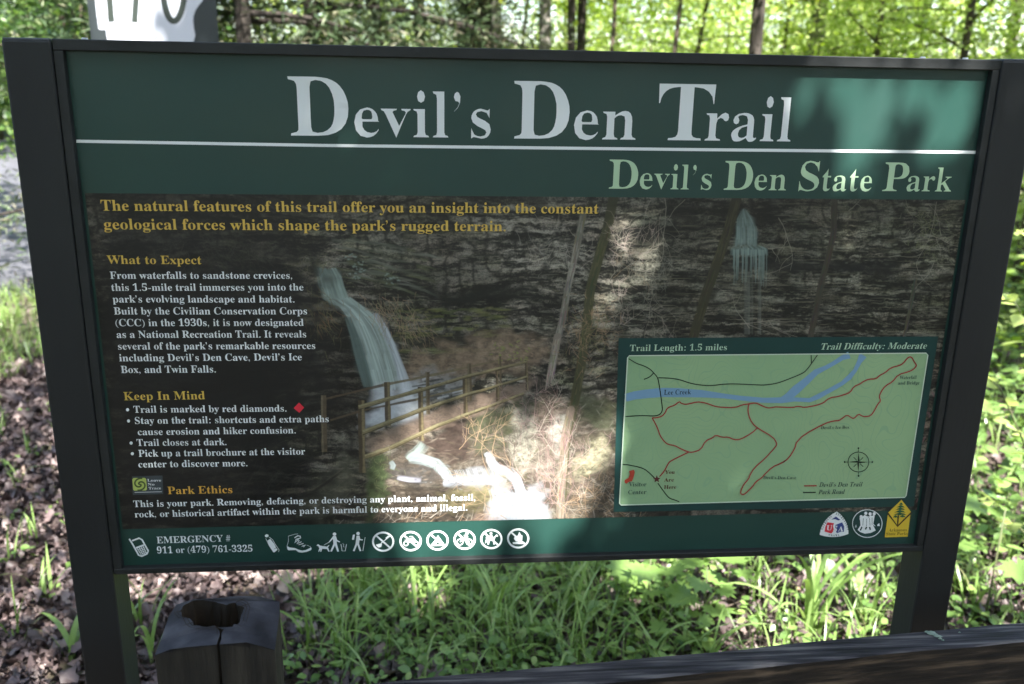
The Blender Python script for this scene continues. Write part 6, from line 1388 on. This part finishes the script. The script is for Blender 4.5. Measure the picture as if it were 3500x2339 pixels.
prob = np.where(tx < -.25, .36, .04); prob = np.where(a > 1.3, .22, prob)
keep = ~thin & open_ray(loc, .17) & (near_board | (RNG.random(n) < prob))
loc = loc[keep]
leaf_obj('crown', RHOMB, loc, RNG.uniform(.10, .16, len(loc)), M_CANOPY, oak, pitch=(0, .5), roll=.5, aspect=1.15)
n = 25000                                               # small leaves added to carry the shade close up to the sun gaps
a = RNG.uniform(-.85, .85, n); b = RNG.uniform(-.55, .55, n); dd = RNG.uniform(2.9, 3.5, n)
loc = sunpos(a, b, dd); loc = loc[open_ray(loc, .036, .3)]
leaf_obj('fine_leaves', RHOMB, loc, RNG.uniform(.03, .046, len(loc)), M_CANOPY, oak, pitch=(0, .5), roll=.5, aspect=1.2)
parts = [tube('', [(3.6, -4.6, -.2), (3.55, -4.55, 1.2), (3.4, -4.4, 2.6), (3.1, -4.2, 4.2), (2.9, -4.1, 6.0)], [.34, .27, .24, .18, .08], 12, .1)]
for (x1, y1, z1) in [(-2.4, -2.6, 5.5), (-1.0, -4.0, 5.2), (2.9, -1.0, 5.6), (4.8, -2.6, 5.0), (-3.6, -3.8, 5.9), (0.2, -5.0, 4.6)]:
    p0 = np.array((3.3, -4.35, 3.2)); p1 = np.array((x1, y1, z1)); m_ = (p0 + p1) / 2 + np.array((0, 0, .9))
    q_ = [p0 * (1 - s) ** 2 + m_ * 2 * s * (1 - s) + p1 * s * s for s in np.linspace(0, 1, 7)]
    parts.append(tube('', q_, [.11 * (1 - .85 * s) + .006 for s in np.linspace(0, 1, 7)], 7, .1))
V, F = merge(parts); link('trunk', mesh('trunk', V, F, True), M_BARK_BROWN, oak)

n = 26000                                               # unseen wood added behind the reader to keep sky light off the board
x = RNG.uniform(-26, 26, n); y = -RNG.uniform(6.5, 15, n) ; z = RNG.uniform(0, 1, n) * np.minimum(11, (-y) * 1.25 - 1.0) + .2
x2 = np.where(RNG.random(n) < .5, -1, 1) * RNG.uniform(9, 16, n); side = RNG.random(n) < .25
wb = leaf_obj('added_woodland', RHOMB, np.stack([x, y, z], 1), RNG.uniform(.3, .6, n), M_CANOPY, pitch=(-.2, .5), roll=.6)
tag(wb, 'dark leafy woodland outside the picture, added behind the reader to darken the board', 'woodland', kind='stuff')

# ---- woodland beyond the board
tree(1622, 9.4, 13, .25, M_BARK_DARK, M_LEAF_DARK, 3000, .12, 3.5, 'thick dark trunked tree standing among the conifers behind the board', seed=3, zmin=.42, cl=.6, bend=.1)
for i, (px, dist, h, r) in enumerate([(830, 6.6, 5.5, .07), (1060, 7.6, 6, .08), (1290, 8.8, 6, .08), (1440, 12.5, 8, .1)]):
    tree(px, dist, h, r, M_BARK_DARK, M_LEAF_DARK, 34000, .085, 1.9, ['shaggy dark conifer just right of the route marker', 'dark conifer with dead pale twigs behind the board left of centre', 'dark conifer half way between the route marker and the thick trunk', 'far dark conifer left of the thick dark trunk'][i],
         name='conifer', seed=20 + i, zmin=.06, cl=.24, nb=44, up=.15, tmpl=(RHOMB[0] * np.array([1, .3, 1]), RHOMB[1]), bend=.15)
for i, (px, dist, r, bark, h) in enumerate([(1692, 8.0, .045, M_BARK_PALE, 8), (1850, 7.6, .055, M_BARK_PALE, 9), (1962, 7.4, .036, M_BARK_DARK, 8), (1998, 7.7, .042, M_BARK_DARK, 8), (2090, 7, .016, M_BARK_BROWN, 6), (2275, 7, .018, M_BARK_BROWN, 6), (2556, 7.2, .058, M_BARK_DARK, 9), (2765, 10, .10, M_BARK_PALE, 10), (3440, 14, .09, M_BARK_PALE, 9)]):
    lab = ['slim pale trunk right beside the thick dark tree', 'straight pale trunk in the gap behind the title', 'left one of two close dark saplings behind the title', 'right one of two close dark saplings behind the title', 'thin leaning sapling left of the letter T behind the board', 'thin brown sapling leaning right above the letter T', 'brown trunk with side branch behind the word Trail', 'pale blurred trunk in the bright thicket', 'pale trunk far back in the bright thicket at the right'][i]
    tree(px, dist, h, r, bark, M_LEAF_SUNPAINT if px > 2300 else M_LEAF_BRIGHT, 8000, .06, 1.6, lab, name='young_tree', seed=40 + i, zmin=.22 if px == 2556 else .40, cl=.30, nb=18, bend=.35 if r < .05 else .12, up=.3)
grp = 'leafy saplings crowding the woodland behind the board'
ra = random.Random(77)
k = 0
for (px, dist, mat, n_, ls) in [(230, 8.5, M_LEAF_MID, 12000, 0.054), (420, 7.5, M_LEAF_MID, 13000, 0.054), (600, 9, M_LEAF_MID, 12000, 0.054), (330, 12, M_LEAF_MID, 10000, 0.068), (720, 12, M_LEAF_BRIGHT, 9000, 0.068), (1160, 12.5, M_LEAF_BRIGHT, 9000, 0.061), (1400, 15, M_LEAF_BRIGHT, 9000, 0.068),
                         (1760, 14, M_LEAF_BRIGHT, 10000, 0.068), (1920, 15, M_LEAF_BRIGHT, 10000, 0.068), (2130, 13, M_LEAF_BRIGHT, 12000, 0.061), (2350, 11, M_LEAF_SUNPAINT, 12000, 0.061), (2480, 15, M_LEAF_SUNPAINT, 12000, 0.068), (2660, 10, M_LEAF_SUNPAINT, 13000, 0.058), (2850, 13, M_LEAF_SUNPAINT, 13000, 0.061),
                         (2980, 9.5, M_LEAF_SUNPAINT, 13000, 0.054), (3130, 12, M_LEAF_SUNPAINT, 13000, 0.061), (3280, 9, M_LEAF_SUNPAINT, 13000, 0.054), (3440, 11, M_LEAF_SUNPAINT, 13000, 0.061), (3600, 8, M_LEAF_SUNPAINT, 12000, 0.054), (3700, 11, M_LEAF_SUNPAINT, 12000, 0.061), (2220, 18, M_LEAF_BRIGHT, 12000, 0.082), (3050, 18, M_LEAF_SUNPAINT, 12000, 0.082)]:
    k += 1
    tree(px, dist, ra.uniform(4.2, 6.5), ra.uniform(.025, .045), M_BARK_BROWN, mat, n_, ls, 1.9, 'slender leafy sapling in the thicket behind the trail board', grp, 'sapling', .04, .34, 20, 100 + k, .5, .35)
for i, (px, dist, h) in enumerate([(-40, 19.5, 7), (110, 21, 8), (240, 19, 7), (-260, 20, 8)]):
    tree(px, dist, h, .12, M_BARK_BROWN, M_LEAF_MID, 8000, .17, 3.2, 'leafy tree on the far side of the road at the left edge', 'trees beyond the road', 'roadside_tree', .05, .55, 22, 200 + i, .3, .4)
# unseen trees added at both sides to break up sunlight on road and woodland
tree(0, 0, 10, .22, M_BARK_BROWN, M_CANOPY, 22000, .24, 4.4, 'tall leafy tree out of view on the left, added to shade the road', None, 'tree', .42, .6, 26, 301, .3, .3, xy=(-6.4, 3.4))
tree(0, 0, 10, .2, M_BARK_BROWN, M_CANOPY, 11000, .2, 3.4, 'tall leafy tree right of the board outside the picture', None, 'tree', .4, .6, 22, 302, .3, .3, xy=(6.8, 1.6), allowed=open_ray)
# the wood further back
n = 90000
u = RNG.uniform(-.66, .66, n); dist = RNG.uniform(19, 36, n)
x = CAM[0] + (u + .05) * dist; y = CAM[1] + dist
z = gz(x, y) + RNG.uniform(0, 1, n) ** .9 * 9
dens = np.sin(x * .9 + z * .8) + np.sin(x * .37 - z * 1.3 + 2) + RNG.normal(0, .7, n)
m = (dens > np.where(x > 3, -.6, -.9)) & ~((x < -4) & (y < 17.5) )
wl = leaf_obj('distant_woodland', RHOMB, np.stack([x, y, z], 1)[m], RNG.uniform(.13, .26, m.sum()), M_LEAF_SUNPAINT, pitch=(-.2, .5), roll=.6)
tag(wl, 'leafy woodland closing the view behind the nearer trees', 'woodland', kind='stuff')

# ------------------------------------------------------------------ fallen leaves
def vis_xy(n, x0, x1, y0, y1): return RNG.uniform(x0, x1, n), RNG.uniform(y0, y1, n)
xs, ys = [], []
for n_, (x0, x1, y0, y1) in [(26000, (-2.6, -.2, .7, 4.2)), (13000, (-.4, 2.6, .6, 2.3)), (7000, (1.2, 4.2, 1.2, 4.5)), (2500, (-.4, 2.4, 2.3, 4)), (2500, (-5, -2.2, 2.8, 6.2))]:
    a, b = vis_xy(n_, x0, x1, y0, y1); xs.append(a); ys.append(b)
x = np.concatenate(xs); y = np.concatenate(ys)
z = gz(x, y) + RNG.uniform(.0, .035, len(x))
tn = np.clip(RNG.beta(1.6, 2.2, len(x)), 0, 1)
lit = leaf_obj('leaf_litter', DEAD, np.stack([x, y, z], 1), RNG.gamma(6, .0052, len(x)) + .010, M_DEADLEAF, pitch=(0, .55), roll=.6, tint=tn, jitter=.10)
tag(lit, 'brown and grey fallen oak leaves covering the ground', 'leaf litter', kind='stuff')
# twigs among them
parts = []
for _ in range(260):
    x, y = (random.uniform(-2.4, -.2), random.uniform(.8, 4)) if random.random() < .6 else (random.uniform(-.4, 2.6), random.uniform(.8, 2.6))
    a = random.uniform(0, 6.28); L = random.uniform(.06, .3); z = float(gz(x, y)) + random.uniform(.01, .04)
    parts.append(tube('', [(x, y, z), (x + L * .5 * math.cos(a), y + L * .5 * math.sin(a), z + .012), (x + L * math.cos(a + .2), y + L * math.sin(a + .2), z + .004)], [.003, .0026, .0012], 5))
V, F = merge(parts); tag(link('fallen_twigs', mesh('fallen_twigs', V, F, True), M_BARK_BROWN), 'thin broken twigs lying among the fallen leaves', 'twigs', kind='stuff')

# ------------------------------------------------------------------ grass and herbs
def grass_patch(name, n, x0, x1, y0, y1, Lr, Wr, label, cat='grass', dens=None, kap=(1.0, .6), mat=None):
    nt_ = n // 6
    cx, cy = vis_xy(nt_, x0, x1, y0, y1)
    if dens is not None:
        m = RNG.random(nt_) < dens(cx, cy); cx, cy = cx[m], cy[m]
    c = np.repeat(np.arange(len(cx)), 6); x = cx[c] + RNG.normal(0, .018, len(c)); y = cy[c] + RNG.normal(0, .018, len(c))
    m = len(c); base = np.stack([x, y, gz(x, y)], 1)
    o = blades(name, base, RNG.uniform(*Lr, m), RNG.uniform(*Wr, m) * RNG.uniform(.5, 1.2, m), np.abs(RNG.normal(.12, .22, m)), np.clip(RNG.normal(kap[0], kap[1], m), .1, 2.6), RNG.uniform(0, 2 * np.pi, m), mat or M_GRASS, segs=6)
    return tag(o, label, cat, kind='stuff')
def dens_under(x, y):
    d_ = np.clip((x + .02) / .22, 0, 1) * .95
    d_ = np.where((x > 1.15) & (y < 1.75), .32, d_)
    return d_
grass_patch('grass', 5600, -.25, 2.5, .82, 2.4, (.10, .30), (.0035, .009), 'arching green grass growing under and behind the trail board', dens=dens_under, kap=(1.65, .7))
grass_patch('grass', 5200, -4.4, -1.6, 3.2, 5.7, (.10, .22), (.004, .008), 'pale green grass verge along the edge of the road', dens=lambda x, y: np.clip((y - 3.3 - .35 * np.sin(x * 4)) / .9, .04, 1), kap=(.9, .5))
grass_patch('grass', 9000, 1.6, 7.5, 1.6, 8.5, (.14, .34), (.005, .009), 'bright grass spreading between the shrubs on the right', kap=(1.0, .5))
grass_patch('grass', 360, -2.2, -.35, .9, 3.6, (.08, .22), (.004, .011), 'scattered grass shoots poking through the fallen leaves', kap=(1.1, .5))
# low round-leaved herbs
def herb_patch(name, n, x0, x1, y0, y1, size, zr, label, dens=None, mat=None):
    npl = n // 7
    cx, cy = vis_xy(npl, x0, x1, y0, y1)
    if dens is not None:
        m = RNG.random(npl) < dens(cx, cy); cx, cy = cx[m], cy[m]
    hgt = RNG.uniform(zr[0], zr[1], len(cx))
    c = np.repeat(np.arange(len(cx)), 7); yaw = RNG.uniform(0, 2 * np.pi, len(c)); rad = RNG.uniform(.0, .03, len(c))
    lv = RNG.random(len(c)) ** .6
    x = cx[c] + np.cos(yaw) * rad; y = cy[c] + np.sin(yaw) * rad; z = gz(x, y) + hgt[c] * lv + .012
    o = leaf_obj(name, OVAL, np.stack([x, y, z], 1), RNG.uniform(size[0], size[1], len(c)), mat or M_HERB, pitch=(-.12, .3), roll=.3, yaw=yaw, aspect=1.25)
    return tag(o, label, 'ground plants', kind='stuff')
herb_patch('low_herbs', 12500, -.1, 2.6, .78, 2.6, (.012, .04), (.02, .15), 'low broad leaved weeds mixed with the grass under the board', dens=lambda x, y: np.where((x > 1.25) & (y < 1.5), .45, np.clip((x + .05) / .4, .1, 1)))
herb_patch('low_herbs', 20000, 1.7, 7.5, 1.3, 9, (.03, .085), (.04, .42), 'lush green undergrowth on the right of the board', mat=M_HERB)
herb_patch('low_herbs', 14000, 2.4, 9, 3.0, 10, (.04, .09), (.15, .9), 'taller sunlit undergrowth at the foot of the thicket', mat=M_LEAF_SUNPAINT)
herb_patch('low_herbs', 700, -2.4, -.4, 1.2, 4.5, (.015, .04), (.01, .05), 'a few small seedlings between the fallen leaves on the left')

# tall arching grass clumps that can be picked out
def clump(px, py, nb, L, Wd, label, lean=1.5, seed=0):
    x, y = G(px, py, 0.0); t = thing('grass_clump', label, 'grass clump', (x, y, float(gz(x, y))), 'tall arching grass clumps by the board')
    m = nb; base = np.stack([x + RNG.normal(0, .02, m), y + RNG.normal(0, .02, m), np.full(m, float(gz(x, y)))], 1)
    o = blades('blade', base[:0 + m], RNG.uniform(.7, 1.15, m) * L, RNG.uniform(.8, 1.2, m) * Wd, np.abs(RNG.normal(.15, .12, m)), RNG.normal(lean, .45, m), RNG.uniform(0, 2 * np.pi, m), M_GRASS, t, segs=9, tint=RNG.uniform(.2, .9, m))
    o.name = 'blades'; o['kind'] = 'stuff'
for (px, py, nb, L, Wd, lab) in [(2760, 2190, 12, .42, .016, 'tallest broad bladed grass clump, arching over the sunlit leaves left of the right post'), (2960, 2160, 6, .30, .012, 'small curling grass clump beside the right post'),
                                 (2250, 2290, 9, .25, .009, 'grass clump just above the middle of the rail'), (2420, 2300, 10, .24, .008, 'grass clump above the rail below the lobed seedling'),
                                 (1180, 2200, 10, .26, .010, 'grass clump right beside the rotted timber post'), (1420, 2150, 12, .30, .010, 'upright grass clump left of the centre under the board'),
                                 (1700, 2170, 12, .32, .011, 'broad grass clump under the pictograms'), (1950, 2120, 10, .30, .010, 'bright grass clump left of the lobed seedling'),
                                 (1250, 2060, 14, .26, .009, 'dense grass clump behind the timber post'), (520, 2290, 5, .24, .010, 'small grass clump between the left sign post and the timber post'),
                                 (250, 2240, 4, .20, .018, 'single broad grass shoot among fallen leaves left of the sign')]:
    clump(px, py, nb, L, Wd, lab)

# seedlings with large lobed leaves (built leaf by leaf)
def lobed():
    o = []
    lob = [(0, .10), (25, .42), (48, .30), (62, .62), (80, .46), (95, .90), (108, .62), (118, .95), (132, .60), (150, .86), (165, .64), (180, 1.02)]
    half = [(math.radians(a), r) for a, r in lob]
    L = [(r * .62 * math.sin(a), -math.cos(a) * r * .5 + .5) for a, r in half]
    pts = L + [(-x, y) for x, y in L[::-1][1:-1]]
    V = [(y, x, .06 * abs(x) * 2 - .12 * (y - .5) ** 2 + .02 * math.sin(9 * y + 7 * x)) for x, y in pts]; V.append((.5, 0, 0)); n = len(pts)
    return V, [(n, i, (i + 1) % n) for i in range(n)]
LV, LF = lobed()
ob_leaf_me = mesh('leaf', LV, LF, True)
a_ = ob_leaf_me.attributes.new('tint', 'FLOAT', 'POINT'); a_.data.foreach_set('value', np.full(len(LV), .6, dtype=np.float32))
ov_leaf_me = mesh('leaf', OVAL[0], [tuple(int(i) for i in f) for f in OVAL[1]], True)
a_ = ov_leaf_me.attributes.new('tint', 'FLOAT', 'POINT'); a_.data.foreach_set('value', np.full(9, .75, dtype=np.float32))
ob_leaf_me.materials.append(M_HERB); ov_leaf_me.materials.append(M_LEAF_SUNPAINT)
def put_leaf(me, parent, loc, yaw, pitch, roll, s, asp=1.0):
    o = bpy.data.objects.new('leaf', me); COL.objects.link(o); o.parent = parent
    o.location = tuple(np.array(loc) - np.array(parent.location)); o.rotation_euler = (roll, -pitch, yaw); o.scale = (s, s * asp, s)
    return o
def seedling(px, py, h, label, leaves, me, size, cat='plant', name='lobed_seedling', lean=(0, 0), asp=1.0, seed=1, group=None):
    ra = random.Random(seed); x, y = G(px, py, 0); z = float(gz(x, y)); t = thing(name, label, cat, (x, y, z), group)
    V, F = tube('', [(x, y, z), (x + lean[0] * .4, y + lean[1] * .4, z + h * .5), (x + lean[0], y + lean[1], z + h)], [.004, .003, .002], 6)
    link('stem', mesh('stem', V, F, True), M_STEM, t)
    for k in range(leaves):
        f = .35 + .65 * (k + 1) / leaves; a = k * 2.4 + ra.uniform(-.3, .3); s = size * ra.uniform(.75, 1.15)
        lx, ly, lz = x + lean[0] * f * f, y + lean[1] * f * f, z + h * f
        put_leaf(me, t, (lx + .01 * math.cos(a), ly + .01 * math.sin(a), lz), a, ra.uniform(-.45, .25), ra.uniform(-.3, .3), s, asp)
    return t
seedling(2210, 2120, .24, 'seedling with big pale lobed leaves in the sun under the map', 8, ob_leaf_me, .12, seed=1)
seedling(2400, 2150, .22, 'seedling with dark lobed leaves under the middle of the map', 9, ob_leaf_me, .12, seed=2)
seedling(2330, 2230, .14, 'lowest lobed seedling just behind the rail', 7, ob_leaf_me, .10, seed=3)
seedling(2480, 2060, .24, 'lobed seedling beside the sunny bare patch', 7, ob_leaf_me, .11, seed=4)
seedling(3360, 2150, .42, 'plant with two large hanging leaves right of the right post', 5, ob_leaf_me, .17, seed=6, name='broad_leaved_plant', asp=.8)
seedling(880, 2330, .16, 'small pale herb beside the base of the timber post', 6, ob_leaf_me, .05, seed=9, name='small_herb')
# arching shrub with bright oval leaves at the right edge
x0, y0 = at_dist(3640, 2.55)
shrub = thing('arching_shrub', 'shrub with arching stems of bright oval leaves at the right edge', 'shrub', (x0, y0, float(gz(x0, y0))))
ra = random.Random(12)
def stem_px(pts, r0):
    """stem through (px, py, distance) stations"""
    out = []
    for px, py, yy in pts:
        x, z = P(px, py, yy); out.append(np.array((x, yy, z)))
    V, F = tube('', out, [r0 * (1 - .7 * i / (len(out) - 1)) for i in range(len(out))], 6)
    link('stem', mesh('stem', V, F, True), M_STEM, shrub)
    return out
for pts in ([(3640, 2100, 1.35), (3520, 1560, 1.33), (3420, 1330, 1.30), (3310, 1230, 1.27), (3260, 1170, 1.25)], [(3650, 2100, 1.4), (3560, 1300, 1.4), (3480, 1050, 1.4), (3440, 1000, 1.4)],
            [(3660, 2120, 1.3), (3500, 1820, 1.2), (3400, 1720, 1.15), (3330, 1700, 1.1)], [(3660, 2100, 1.6), (3520, 1500, 1.7), (3400, 1420, 1.75), (3290, 1390, 1.8)], [(3650, 2100, 1.5), (3560, 900, 1.5), (3500, 760, 1.5)]):
    o = stem_px(pts, .004)
    for i in range(1, len(o)):
        for k in range(4):
            f = (k + ra.random() * .6) / 4; p_ = o[i - 1] * (1 - f) + o[i] * f
            if i == 1 and f < .5: continue
            dv = o[i] - o[i - 1]; base_a = math.atan2(dv[1], dv[0]) + (1 if k % 2 else -1) * ra.uniform(.5, 1.1)
            put_leaf(ov_leaf_me, shrub, p_, base_a, ra.uniform(-.3, .7), ra.uniform(-.7, .7), ra.uniform(.055, .09), 1.1)
